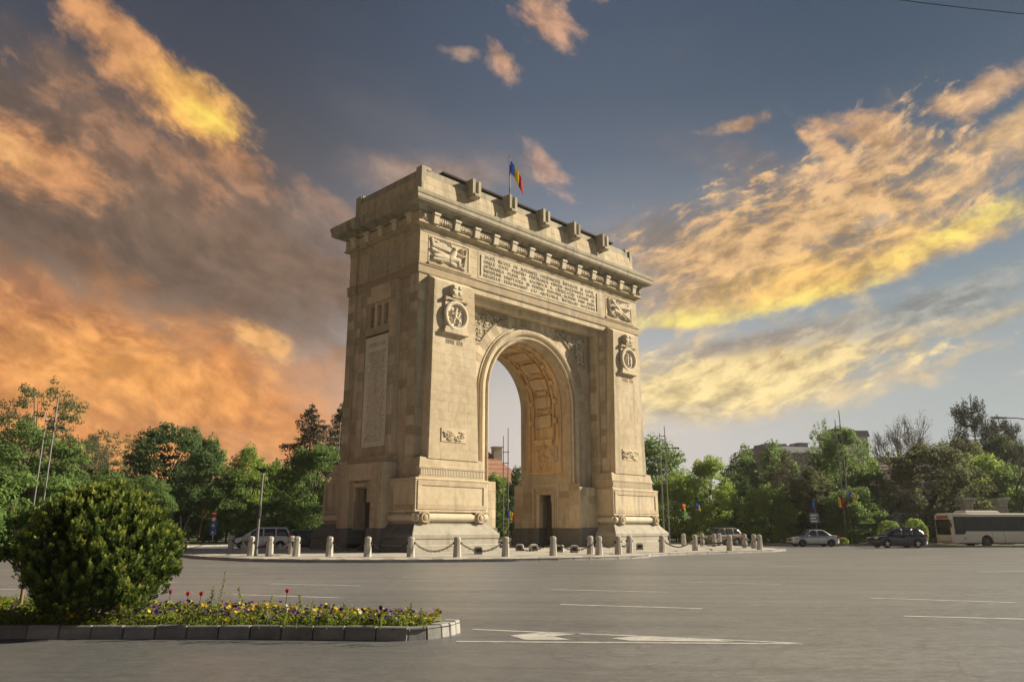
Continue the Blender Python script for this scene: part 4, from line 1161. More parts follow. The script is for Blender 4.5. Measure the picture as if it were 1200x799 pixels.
def kerb_run(pts, parent, w, z1, step, gap=0.012, name='kerb_stone', inward=1, matk='kerb'):
    """individual kerb stones along a polyline"""
    seglen = [(pts[i + 1] - pts[i]).length for i in range(len(pts) - 1)]; tot = sum(seglen); n = max(1, round(tot / step)); R = random.Random(3)
    def at(s):
        s = max(0, min(tot, s))
        for i, L in enumerate(seglen):
            if s <= L or i == len(seglen) - 1: return pts[i].lerp(pts[i + 1], min(1, s / max(L, 1e-6)))
            s -= L
    out = []
    for k in range(n):
        a, c = at(tot * k / n), at(tot * (k + 1) / n); d = (c - a); L = d.length - gap
        if L <= 0.02: continue
        d.normalize(); nn = Vector((-d.y, d.x, 0)) * inward
        o = MB(); zt = z1 + R.uniform(-0.006, 0.006)
        P = [(0, 0, -0.05), (L, 0, -0.05), (L, w, -0.05), (0, w, -0.05), (0, 0.025, zt), (L, 0.025, zt), (L, w, zt), (0, w, zt)]
        o.hexa(P)
        ob = o.obj(name, M[matk], parent, bevel=0.014)
        ob.location = a + d * gap / 2 + nn * R.uniform(-0.008, 0.008); 
        ang = atan2(d.y, d.x)
        ob.rotation_euler = (R.uniform(-0.012, 0.012), R.uniform(-0.006, 0.006), ang + R.uniform(-0.008, 0.008))
        if inward < 0: ob.scale = (1, -1, 1)
        out.append(ob)
    return out


fk = MB()
for i in range(len(EDGE) - 1):
    a, c = EDGE[i], EDGE[i + 1]; d = (c - a).normalized(); nn = Vector((-d.y, d.x, 0))
    if nn.dot(a - Vector(CAM)) < 0: nn = -nn
    n = max(1, int((c - a).length / 1.0))
    for k in range(n):
        p, q = a.lerp(c, k / n) + d * 0.01, a.lerp(c, (k + 1) / n) - d * 0.01
        fk.hexa([(*p.xy, -0.03), (*q.xy, -0.03), (*(q + nn * 0.2).xy, -0.03), (*(p + nn * 0.2).xy, -0.03), (*p.xy, 0.14), (*q.xy, 0.14), (*(q + nn * 0.2).xy, 0.14), (*(p + nn * 0.2).xy, 0.14)])
fko = tag(fk.obj('kerb', M['kerb']), kind='structure')

# island under the arch
ISL = [Vector(p + (0,)) for p in ((-25.6, -2.5), (-25.3, -7.4), (-23.9, -10.6), (-21.4, -13.1), (-18.8, -15.0), (-16.1, -16.6), (-13.6, -17.6), (-11.2, -18.3), (-8.6, -18.7), (-7.0, -18.5), (-5.6, -17.5), (-3.6, -17.35), (-1.0, -17.4), (3.5, -18.0), (8.0, -18.4), (11.4, -17.8), (13.6, -15.6), (15.2, -12.5), (18.5, -9.5), (20.5, -4.5), (20.0, 3.0), (16, 11), (8, 16), (-2, 18), (-12, 15), (-20, 10.5), (-24.6, 4.0))]
b = MB(); n = len(ISL)
b.v = [(p.x, p.y, 0.13) for p in ISL]; b.face(range(n))
isl = tag(b.obj('island_pavement', M['paving']), kind='structure')
if isl.data.polygons[0].normal.z < 0: isl.data.flip_normals()
front_pts = ISL[0:17]
kerb_run(front_pts, isl, 0.22, 0.15, 1.0, 0.015)
kb = MB()
for i in range(16, n):
    a, c = ISL[i], ISL[(i + 1) % n]; d = (c - a).normalized(); nn = Vector((-d.y, d.x, 0))
    P = [a, c, c + nn * 0.2, a + nn * 0.2]; kb.hexa([(*p.xy, -0.03) for p in P] + [(*p.xy, 0.15) for p in P])
kb.obj('kerb', M['kerb'], isl)
# paving slabs: joints are cut by raising the single slabs nearest the camera
sl_rng = random.Random(9); SL = []
def inside(p, poly):
    c = False; j = len(poly) - 1
    for i in range(len(poly)):
        if (poly[i].y > p[1]) != (poly[j].y > p[1]) and p[0] < (poly[j].x - poly[i].x) * (p[1] - poly[i].y) / (poly[j].y - poly[i].y) + poly[i].x: c = not c
        j = i
    return c
shr = [p * 0.985 for p in ISL]
sb = MB()
for i in range(-32, 26):
    for j in range(-24, 24):
        x, y = i * 0.85, j * 0.85
        if all(inside((x + a * 0.85, y + c * 0.85), shr) for a in (0, 1) for c in (0, 1)) and not (abs(x) < 13 and abs(y) < 5) and (x + y) < 6:
            h = 0.14 + sl_rng.uniform(0, 0.01); sb.box(x + 0.01, x + 0.84, y + 0.01, y + 0.84, 0.1, h)
tag(sb.obj('paving_slabs', M['paving'], isl), kind='stuff')


# ---- painted markings (children of the road)
def mark(px, name='lane_dash', z=0.004):
    P = [Gp(x, y, 0) for x, y in px]
    b = MB(); b.poly([(p.x, p.y, z) for p in P]); o = b.obj(name, M['paint'], rd)
    if o.data.polygons[0].normal.z < 0: o.data.flip_normals()
    return o


def dash(x0, y0, x1, y1, w=0.13):
    a, c = Gp(x0, y0), Gp(x1, y1); d = (c - a).normalized(); n_ = Vector((-d.y, d.x, 0)) * w / 2
    b = MB(); m_ = 6
    for k in range(m_):
        p, q = a.lerp(c, k / m_), a.lerp(c, (k + 1) / m_)
        b.poly([(*(p - n_).xy, 0.004), (*(q - n_).xy, 0.004), (*(q + n_).xy, 0.004), (*(p + n_).xy, 0.004)])
    o = b.obj('lane_dash', M['paint'], rd)
    if o.data.polygons[0].normal.z < 0: o.data.flip_normals()


for a in ((315, 684, 422, 686), (271, 696.3, 398, 700.3), (471, 676.2, 573, 677.5), (240, 671.8, 291, 672.6), (0, 668, 20, 668.6), (-40, 690, 21, 690.6), (120, 681, 205, 682), (646, 690.6, 781, 693.7), (656, 708, 823, 713),
          (797, 681.6, 915, 684.5), (1020, 700.5, 1192, 706), (1059, 721.7, 1230, 726), (60, 668.8, 110, 669.4), (1060, 653.4, 1110, 651.6), (1150, 670, 1215, 668.6), (900, 664, 1000, 661)):
    dash(*a)
dash(553.7, 737.3, 760, 745.6, 0.10); dash(760, 745.6, 939, 753.6, 0.10); dash(534.5, 751.4, 940, 754.2, 0.10)
mark([(597.7, 744.3), (615, 749.4), (668.6, 749.4), (647.6, 745.4), (682, 742.2), (632, 741)], 'painted_chevron')
mark([(716, 747.6), (738, 750.6), (860, 751.6), (838, 749.6), (796, 747.6), (742, 745.6)], 'painted_chevron')
for x, y, L in ((30, 0, 0),): pass

# ---- bollards and chains
bm_ = MB()
bm_.lathe([(0.225, -0.03), (0.215, 0.0), (0.195, 0.45), (0.180, 0.80), (0.180, 0.805), (0.163, 0.815), (0.163, 0.845), (0.182, 0.855), (0.182, 0.95), (0.15, 1.01), (0.08, 1.04), (0.0, 1.045)], 8)
bmesh_shaft = bm_.mesh('shaft', angle=35); bmesh_shaft.materials.append(M['bollard'])
rg_ = MB()
for q in (0, 1): 
    s = 1 if q else -1
    rg_.tube([(s * (0.18 + 0.05), 0, 0.72), (s * 0.17, 0, 0.72)], [0.045, 0.075], 8)
ringm = rg_.mesh('chain_ring'); ringm.materials.append(M['iron'])
BOL = [(270, 646.5), (286, 648), (293.5, 651), (315.5, 651.8), (341, 649.5), (347, 651.8), (385.7, 652), (430.6, 652.5), (481.2, 652.7), (535.6, 653), (592.5, 652.2), (648.3, 651), (692, 649.3), (702, 650.5), (724.7, 649.7), (738, 648),
       (776.3, 647.2), (801.5, 640), (814.8, 645), (823.3, 639.6), (837.3, 640.4), (843.6, 639.4), (855.3, 645), (873.3, 642), (884, 642.6), (890.5, 644)]
ORD = ['first', 'second', 'third', 'fourth', 'fifth', 'sixth', 'seventh', 'eighth', 'ninth', 'tenth', 'eleventh', 'twelfth', 'thirteenth', 'fourteenth', 'fifteenth', 'sixteenth', 'seventeenth', 'eighteenth', 'nineteenth', 'twentieth', 'twenty-first', 'twenty-second', 'twenty-third', 'twenty-fourth', 'twenty-fifth', 'twenty-sixth']
BP = []
rr_ = random.Random(4)
for i, (px, py) in enumerate(BOL):
    p = Gp(px, py, 0.13); BP.append(p)
    lab = '%s pale stone bollard from the left of those ringing the arch' % ORD[i] if i < 13 else '%s pale stone bollard from the right of those ringing the arch' % ORD[len(BOL) - 1 - i]
    t = thing('stone_bollard', lab, 'bollard', (p.x, p.y, 0.14), rr_.uniform(-0.1, 0.1) + YAW * -1, 'stone bollards ringing the arch')
    t.rotation_euler[0] = rr_.uniform(-0.015, 0.015)
    link(bmesh_shaft, 'shaft', M['bollard'], t); link(ringm, 'chain_ring', M['iron'], t)


def chain(i, j, sag, label):
    a, c = BP[i] + Vector((0, 0, 0.72)), BP[j] + Vector((0, 0, 0.72)); d = (c - a); d.z = 0; d.normalize()
    a = a + d * 0.2; c = c - d * 0.2
    L = (c - a).length; n = max(8, int(L * 1.12 / 0.115)); b = MB()
    pts = [a.lerp(c, k / n) - Vector((0, 0, sag * 4 * (k / n) * (1 - k / n))) for k in range(n + 1)]
    for k in range(n):
        m = (pts[k] + pts[k + 1]) / 2; t = (pts[k + 1] - pts[k]).normalized(); s_ = t.cross(Vector((0, 0, 1))).normalized(); u_ = s_.cross(t)
        w = s_ if k % 2 else u_
        loop = [m + t * 0.075 * cos(q) + w * 0.045 * sin(q) for q in np.linspace(0, 2 * pi, 9)]
        b.tube(loop, 0.018, 4, caps=False)
    for v in range(len(b.v)): b.v[v] = (b.v[v][0] - a.x, b.v[v][1] - a.y, b.v[v][2])
    o = b.obj('chain', M['iron'], None, loc=(a.x, a.y, 0)); tag(o, label, 'chain', 'chains hung between the stone bollards')


CH = [(0, 1, .2), (1, 2, .2), (2, 3, .2), (3, 4, .3), (4, 5, .3), (6, 7, .4), (7, 8, .42), (8, 9, .42), (9, 10, .42), (10, 11, .42), (11, 13, .42), (13, 14, .3), (14, 15, .3), (16, 18, .42), (18, 22, .4), (19, 22, .35), (22, 25, .42), (23, 24, .2), (20, 21, .2)]
for k, (i, j, s_) in enumerate(CH):
    lab = 'sagging dark iron chain hung between the %s and %s bollards from the left' % (ORD[i], ORD[j]) if j < 13 else 'sagging dark iron chain hung between the %s and %s bollards from the right' % (ORD[25 - i], ORD[25 - j])
    chain(i, j, s_, lab)

# ---- short floodlight stones on the island
fsb = MB(); fsb.sweep([(-0.26, -0.22), (0.26, -0.22), (0.26, 0.22), (-0.26, 0.22)], [(0, -0.02), (0, 0.32), (-0.03, 0.40), (-0.12, 0.46)]); fsm = fsb.mesh('stone_block'); fsm.materials.append(M['bollard'])
glb = MB(); glb.box(-0.14, 0.14, -0.25, -0.2, 0.12, 0.32); glm = glb.mesh('lamp_glass'); glm.materials.append(M['iron'])
for i, (px, py, lab) in enumerate(((561, 649.5, 'squat stone light housing in front of the left pier of the arch'), (609, 645.5, 'squat stone light housing in front of the arch opening at its left end'), (625, 645.5, 'squat stone light housing in front of the doorway under the arch'),
                                   (656, 647, 'squat stone light housing just right of the twelfth bollard from the left'), (673, 647.5, 'squat stone light housing under the inner right pier of the arch'), (750, 644, 'squat stone light housing in front of the right pier of the arch'))):
    p = Gp(px, py, 0.13); t = thing('floodlight_stone', lab, 'light housing', (p.x, p.y, 0.14), rr_.uniform(-0.3, 0.3) - YAW, 'squat stone light housings round the arch')
    link(fsm, 'stone_block', M['bollard'], t, 0.02); link(glm, 'lamp_glass', M['iron'], t)

# ================================================================ FLOWER BED
bed = thing('flower_bed', 'raised flower bed with grey stone kerb tapering to a rounded nose', 'flower bed', (-37.5, -32.0, 0))
bo_ = Vector((-37.5, -32.0, 0))
near = [Gp(-420, 748.0), Gp(0, 748.3), Gp(150, 748.2), Gp(270, 748.4), Gp(380, 749.4), Gp(440, 750.2), Gp(477.5, 750.6)]
nose = [Gp(477.5, 750.6), Gp(500, 749.3), Gp(518, 746.8)]
endk = [Gp(518, 746.8), Gp(530, 744.5), Gp(540.5, 740.6)]
far = [Vector((-35.62, -34.42, 0)), Vector((-35.9, -33.6, 0)), Vector((-36.9, -31.5, 0)), Vector((-38.6, -28.6, 0)), Vector((-39.6, -26.3, 0)), Vector((-41.6, -22.5, 0)), Vector((-44.5, -18.0, 0))]
sh = lambda L: [p - bo_ for p in L]
kerb_run(sh(near), bed, 0.17, 0.185, 0.47, 0.013, matk='bed_kerb')
kerb_run(sh(nose), bed, 0.17, 0.185, 0.34, 0.013, matk='bed_kerb')
kerb_run(sh(endk), bed, 0.26, 0.19, 0.2, 0.02)
kerb_run(sh([endk[-1], Vector((-35.5, -34.6, 0)), far[0]]), bed, 0.22, 0.185, 0.3, 0.02)
kerb_run(sh(far), bed, 0.17, 0.185, 0.5, 0.022, matk='bed_kerb')
loopb = near + nose[1:] + endk[1:] + far
cb_ = sum(loopb, Vector()) / len(loopb)
BEDP = [p for p in loopb]
b = MB(); b.v = [((p - bo_).x, (p - bo_).y, 0.155) for p in loopb]; b.face(range(len(loopb)))
so_ = b.obj('soil', M['soil'], bed)
if so_.data.polygons[0].normal.z < 0: so_.data.flip_normals()


def bed_depth(p):
    """distance inside the bed from its near kerb line"""
    d = (near[3] - near[1]).normalized(); return (p - near[1]).dot(Vector((-d.y, d.x, 0)))


def bed_points(n, rg, xr=(-43.5, -35.4), yr=(-35.2, -22.0), margin=0.24):
    out = []
    cen = [Vector((p.x, p.y, 0)) for p in BEDP]
    while len(out) < n:
        X_ = rg.uniform(xr[0], xr[1], 4000); Y_ = rg.uniform(yr[0], yr[1], 4000)
        for x, y in zip(X_, Y_):
            if inside((x, y), BEDP) and inside((x + margin, y + margin * 0.2), BEDP) and inside((x - margin, y), BEDP) and inside((x, y + margin), BEDP) and inside((x, y - margin), BEDP):
                out.append((x, y))
                if len(out) >= n: break
    return np.array(out)


def leafmat(name, dark, light, tip=None, trans=0.40, rough=0.72):
    m, nt, b, out = newmat(name); g = NG(nt)
    geo = nt.nodes.new('ShaderNodeNewGeometry'); oi = nt.nodes.new('ShaderNodeObjectInfo')
    n = g.noise(geo.outputs['Position'], 0.35, 3, 0.5)
    f = g.m('ADD', g.add(g.mul(geo.outputs['Random Per Island'], 0.55), g.mul(g.sub(n, 0.5), 1.1)), 0.22, clamp=True)
    col = g.mix(f, dark, light)
    col = g.mix(g.mul(g.sub(oi.outputs['Random'], 0.0), 0.22), col, tuple(v * 0.6 for v in dark))
    nt.links.new(col, b.inputs['Base Color']); b.inputs['Roughness'].default_value = rough; b.inputs['Specular IOR Level'].default_value = 0.12
    tr = nt.nodes.new('ShaderNodeBsdfTranslucent'); nt.links.new(g.mix(0.5, col, tuple(min(1, v * 1.6) for v in light)), tr.inputs[0])
    mx = nt.nodes.new('ShaderNodeMixShader'); mx.inputs[0].default_value = trans
    nt.links.new(b.outputs[0], mx.inputs[1]); nt.links.new(tr.outputs[0], mx.inputs[2]); nt.links.new(mx.outputs[0], out.inputs[0])
    return m


M['bedleaf'] = leafmat('pansy_leaf', (0.05, 0.085, 0.014), (0.26, 0.31, 0.05))
NPR = np.random.default_rng(12)


def rand_quads(P, size, rg, updir=0.6, aspect=1.7, jitter=0.35):
    """leaf-like diamonds at points P: (n,4,3)"""
    n = len(P); nrm = rg.normal(size=(n, 3)); nrm[:, 2] = np.abs(nrm[:, 2]) + updir; nrm /= np.linalg.norm(nrm, axis=1)[:, None]
    t = rg.normal(size=(n, 3)); t -= nrm * (t * nrm).sum(1)[:, None]; t /= np.linalg.norm(t, axis=1)[:, None]
    s = np.cross(nrm, t); L = (size * (1 + jitter * rg.uniform(-1, 1, n)))[:, None]
    return np.stack([P - t * L * 0.5, P + s * L * 0.5 / aspect - t * L * 0.05, P + t * L * 0.5, P - s * L * 0.5 / aspect - t * L * 0.05], 1)


pp = bed_points(6800, NPR)
fl_h = NPR.uniform(0.02, 0.16, len(pp))
P3 = np.c_[pp, 0.17 + fl_h * 0.9]
Q = [rand_quads(P3 + NPR.normal(0, 0.025, P3.shape), 0.07, NPR) for _ in range(4)]
lv = link(np_mesh('bed_foliage', np.concatenate(Q), 4), 'bed_foliage', M['bedleaf']); tag(lv, 'low green foliage of the pansies filling the flower bed', 'foliage', kind='stuff')
# a fringe of rough grass along the near kerb
gp_ = []
for k in range(1500):
    s = NPR.uniform(0, 1); a = near[0].lerp(near[-1], s); a = Gp(-60 + 560 * s, 748.3) + Vector((0.70, 0.71, 0)) * NPR.uniform(0.17, 0.40)
    gp_.append((a.x, a.y, 0.16))
gp_ = np.array(gp_); hh = NPR.uniform(0.04, 0.12, len(gp_)); dv = NPR.normal(0, 0.03, (len(gp_), 2)); wv_ = NPR.normal(0, 0.006, (len(gp_), 2))
T = np.zeros((len(gp_), 3, 3)); T[:, 0] = gp_ - np.c_[wv_, np.zeros(len(gp_))]; T[:, 1] = gp_ + np.c_[wv_, np.zeros(len(gp_))]; T[:, 2] = gp_ + np.c_[dv, hh]
gr = link(np_mesh('grass_fringe', T, 3), 'grass_fringe', M['bedleaf']); tag(gr, 'rough grass fringe along the near kerb of the flower bed', 'grass', kind='stuff')
PCOL = {'purple': (0.055, 0.012, 0.10), 'violet': (0.14, 0.05, 0.26), 'yellow': (0.62, 0.42, 0.02), 'white': (0.62, 0.58, 0.50), 'maroon': (0.10, 0.006, 0.03)}
names = list(PCOL); wts = np.array([0.27, 0.13, 0.34, 0.17, 0.07])
patch = np.sin(pp[:, 0] * 3.1 + pp[:, 1] * 1.7) + np.sin(pp[:, 1] * 4.3 - pp[:, 0] * 2.0)
right = np.clip((pp[:, 0] - pp[:, 1] * 1.0 + 11.5) / 6.0, 0.10, 1)      # thicker planting towards the nose
keep = NPR.uniform(0, 1, len(pp)) < 0.85 * right
for ci, cn in enumerate(names):
    w = wts[ci] * (1.0 + 0.6 * np.sin(patch + ci * 1.7))
    sel = keep & (NPR.uniform(0, 1, len(pp)) < w)
    keep &= ~sel
    c = np.c_[pp[sel], 0.17 + fl_h[sel] + 0.045]; n = len(c)
    if n == 0: continue
    # five petals round a tilted centre, each a small quad
    nrm = NPR.normal(0, 0.5, (n, 3)); nrm[:, 2] = 0.7; nrm[:, 0] -= 0.35; nrm[:, 1] -= 0.4; nrm /= np.linalg.norm(nrm, axis=1)[:, None]
    t = np.cross(nrm, np.array([0.3, 0.5, 0.81])); t /= np.linalg.norm(t, axis=1)[:, None]; s = np.cross(nrm, t); F = []
    for q in range(5):
        a = 2 * pi * q / 5; d = t * cos(a) + s * sin(a); e = -t * sin(a) + s * cos(a); r = 0.034
        F.append(np.stack([c, c + d * r * 0.6 + e * r * 0.45, c + d * r + nrm * 0.006, c + d * r * 0.6 - e * r * 0.45], 1))
    mm = cloth('pansy_' + cn, PCOL[cn])
    o = link(np_mesh('pansy_flowers', np.concatenate(F), 4), 'pansy_flowers', mm); tag(o, 'scattered %s pansy flowers in the raised bed' % cn, 'flowers', kind='stuff')
M['stem'] = plain('stem_green', (0.07, 0.12, 0.03), 0.6)
M['tulip_red'] = cloth('tulip_red', (0.45, 0.012, 0.02)); M['tulip_pink'] = cloth('tulip_pink', (0.40, 0.02, 0.16)); M['tulip_dark'] = cloth('tulip_dark', (0.05, 0.005, 0.05))


def tulip(px, py, depth, mat, label, lean=0.0):
    g = Gd(px, depth); zt = CAM[2] + (619 - py) / FPX * depth * 1.0
    t = thing('tulip', label, 'flower', (g.x, g.y, 0.16), 0, 'tulips standing above the pansies')
    h = zt - 0.16; b = MB(); top = RGT * lean
    b.tube([(0, 0, 0), tuple(top * 0.4 + Vector((0, 0, h * 0.55))), tuple(top + Vector((0, 0, h - 0.03)))], [0.006, 0.006, 0.005], 5); b.obj('stem', M['stem'], t)
    b = MB(); Mx = Matrix.Translation(top + Vector((0, 0, h)))
    for q in range(6):
        a = 2 * pi * q / 6; d = Vector((cos(a), sin(a), 0)); e = Vector((-sin(a), cos(a), 0)); k = 0.9 if q % 2 else 1.0
        pts = [(d * 0.006 - e * 0.006, -0.022), (d * 0.025 * k - e * 0.016, 0.0), (d * 0.027 * k - e * 0.013, 0.022), (d * 0.020, 0.042), (d * 0.027 * k + e * 0.013, 0.022), (d * 0.025 * k + e * 0.016, 0.0), (d * 0.008 + e * 0.008, -0.03)]
        b.poly([tuple(Mx @ (p + Vector((0, 0, z)))) for p, z in pts])
    b.obj('petals', mat, t)
    for q in (0.4, 2.6):
        b = MB(); d = Vector((cos(q), sin(q), 0)); e = Vector((-sin(q), cos(q), 0))
        n0 = len(b.v)
        for k in range(6):
            u = k / 5; c = d * 0.13 * u + Vector((0, 0, 0.24 * sin(u * 1.9))); w = 0.022 * sin(pi * min(1, u * 0.9 + 0.1)) + 0.001
            b.v += [tuple(c - e * w), tuple(c + e * w)]
        for k in range(5): b.face((n0 + 2 * k, n0 + 2 * k + 1, n0 + 2 * k + 3, n0 + 2 * k + 2))
        b.obj('leaf', M['bedleaf'], t)


tulip(206, 688, 12.4, M['tulip_pink'], 'pink tulip at the right edge of the round golden bush', 0.02)
tulip(230, 690, 12.2, M['tulip_red'], 'red tulip just right of the bush, left of a pair', -0.03)
tulip(240, 690, 12.25, M['tulip_red'], 'red tulip just right of the bush, right of a pair', 0.04)
tulip(340, 687, 12.0, M['tulip_red'], 'single red tulip over the middle of the flower bed', 0.02)
tulip(450, 705, 11.9, M['tulip_dark'], 'dark purple tulip near the right end of the bed', 0.0)
tulip(2, 697.5, 13.4, M['tulip_pink'], 'pink tulip at the far left edge of the bed', -0.01)


def weed(px, top, depth, label, seed):
    rg = random.Random(seed); g = Gd(px, depth); h = CAM[2] + (619 - top) / FPX * depth - 0.16
    t = thing('weed_stalk', label, 'weed', (g.x, g.y, 0.16), rg.uniform(0, 6), 'tall green seeding stalks in the flower bed')
    b = MB(); n = 8; pts = [Vector((0.07 * sin(k * 0.35 + seed) * k / n * h, 0.04 * sin(k * 0.8 + seed), h * k / n)) for k in range(n + 1)]
    b.tube(pts, [0.007 * (1 - 0.7 * k / n) for k in range(n + 1)], 5); b.obj('stem', M['stem'], t)
    P = []
    for k in range(60):
        u = rg.uniform(0.2, 1.0) ** 0.8; i = min(n - 1, int(u * n)); p = pts[i].lerp(pts[i + 1], u * n - i); r = 0.09 * (1.1 - u)
        P.append((p.x + rg.uniform(-r, r), p.y + rg.uniform(-r, r), p.z + rg.uniform(-0.02, 0.03)))
    link(np_mesh('leaf', rand_quads(np.array(P), 0.038, np.random.default_rng(seed), 0.2), 4), 'leaf', M['bedleaf'], t)['kind'] = 'stuff'


for i, (px, top, dpt, lab) in enumerate(((264, 665, 12.3, 'tallest leafy stalk, right of the pair of red tulips'), (255, 683, 12.3, 'thin leafy stalk between the red tulips and the tallest stalk'), (289, 684, 12.2, 'leafy stalk left of the single red tulip'), (311, 699, 12.0, 'bushy yellow-green stalk left of the single red tulip'),
                                         (325, 692, 12.1, 'slim stalk just left of the single red tulip'), (357, 692, 12.0, 'bare slim stalk right of the single red tulip'), (372, 699, 11.9, 'short slim stalk in the middle of the bed'), (389, 702, 11.9, 'short stalk left of the leafy clump in mid bed'), (410, 701, 11.9, 'leafy clump left of the dark tulip'),
                                         (481, 701, 11.7, 'bare stalk right of the dark tulip'), (498, 706, 11.6, 'low leafy stalk nearest the nose of the bed'))):
    weed(px, top, dpt, lab, 40 + i)


# ================================================================ VEHICLES
def carpaint(name, col, metal=0.3, rough=0.28):
    m, nt, b, out = newmat(name); g = NG(nt)
    t = nt.nodes.new('ShaderNodeTexCoord'); x, y, z = g.sep(t.outputs['Object'])
    n = g.noise(t.outputs['Object'], 2.5, 5, 0.6); low = g.sm(z, 0.7, 0.2)
    dirt = g.mul(g.m('ADD', g.mul(n, 0.5), g.mul(low, 0.5), clamp=True), 0.5)
    nt.links.new(g.mix(dirt, col, tuple(0.55 * v + 0.45 * w for v, w in zip(col, (0.14, 0.125, 0.105)))), b.inputs['Base Color'])
    b.inputs['Metallic'].default_value = metal; nt.links.new(g.add(rough, g.mul(dirt, 0.4)), b.inputs['Roughness']); b.inputs['Coat Weight'].default_value = 0.6; b.inputs['Coat Roughness'].default_value = 0.08
    return m


def glassmat(name, col=(0.02, 0.024, 0.026), rough=0.06):
    m = plain(name, col, rough, 0, 0.8, 0.2, 1.5); return m


M['glass'] = glassmat('car_glass'); M['tyre'] = plain('tyre_rubber', (0.018, 0.018, 0.018), 0.85); M['rim'] = plain('alloy_rim', (0.55, 0.55, 0.56), 0.35, 0.8)
M['rimdark'] = plain('steel_rim', (0.10, 0.10, 0.10), 0.5, 0.5); M['black'] = plain('black_plastic', (0.02, 0.02, 0.021), 0.6)
M['tail'] = plain('tail_lamp', (0.35, 0.012, 0.012), 0.2, 0, 0.6); M['lamp'] = plain('head_lamp', (0.55, 0.57, 0.58), 0.12, 0.2, 0.8); M['plate'] = plain('number_plate', (0.7, 0.7, 0.68), 0.5)


def wheel_meshes(r, w, spokes, rimmat):
    t = MB(); Mx = Matrix.Rotation(pi / 2, 4, 'X')
    t.lathe([(r * 0.62, -w * 0.42), (r * 0.9, -w * 0.5), (r * 0.98, -w * 0.36), (r, 0), (r * 0.98, w * 0.36), (r * 0.9, w * 0.5), (r * 0.62, w * 0.42)], 24, Mx)
    tm = t.mesh('tyre', angle=40); tm.materials.append(M['tyre'])
    q = MB(); q.lathe([(r * 0.66, -w * 0.36), (r * 0.67, w * 0.44), (r * 0.60, w * 0.47), (r * 0.57, w * 0.30), (r * 0.05, w * 0.26)], 24, Mx)
    q.cur = 1
    for k in range(spokes):
        a = 2 * pi * k / spokes; R = Matrix.Rotation(a, 4, 'Y')
        q.box(-r * 0.075, r * 0.075, -w * 0.49, -w * 0.30, r * 0.1, r * 0.6, R); q.box(-r * 0.075, r * 0.075, w * 0.30, w * 0.49, r * 0.1, r * 0.6, R)
    q.lathe([(r * 0.15, -w * 0.5), (r * 0.17, 0), (r * 0.15, w * 0.5)], 12, Mx)
    q.cur = 0
    qm = q.mesh('rim', angle=40); qm.materials.append(M['rimdark']); qm.materials.append(rimmat)
    return tm, qm


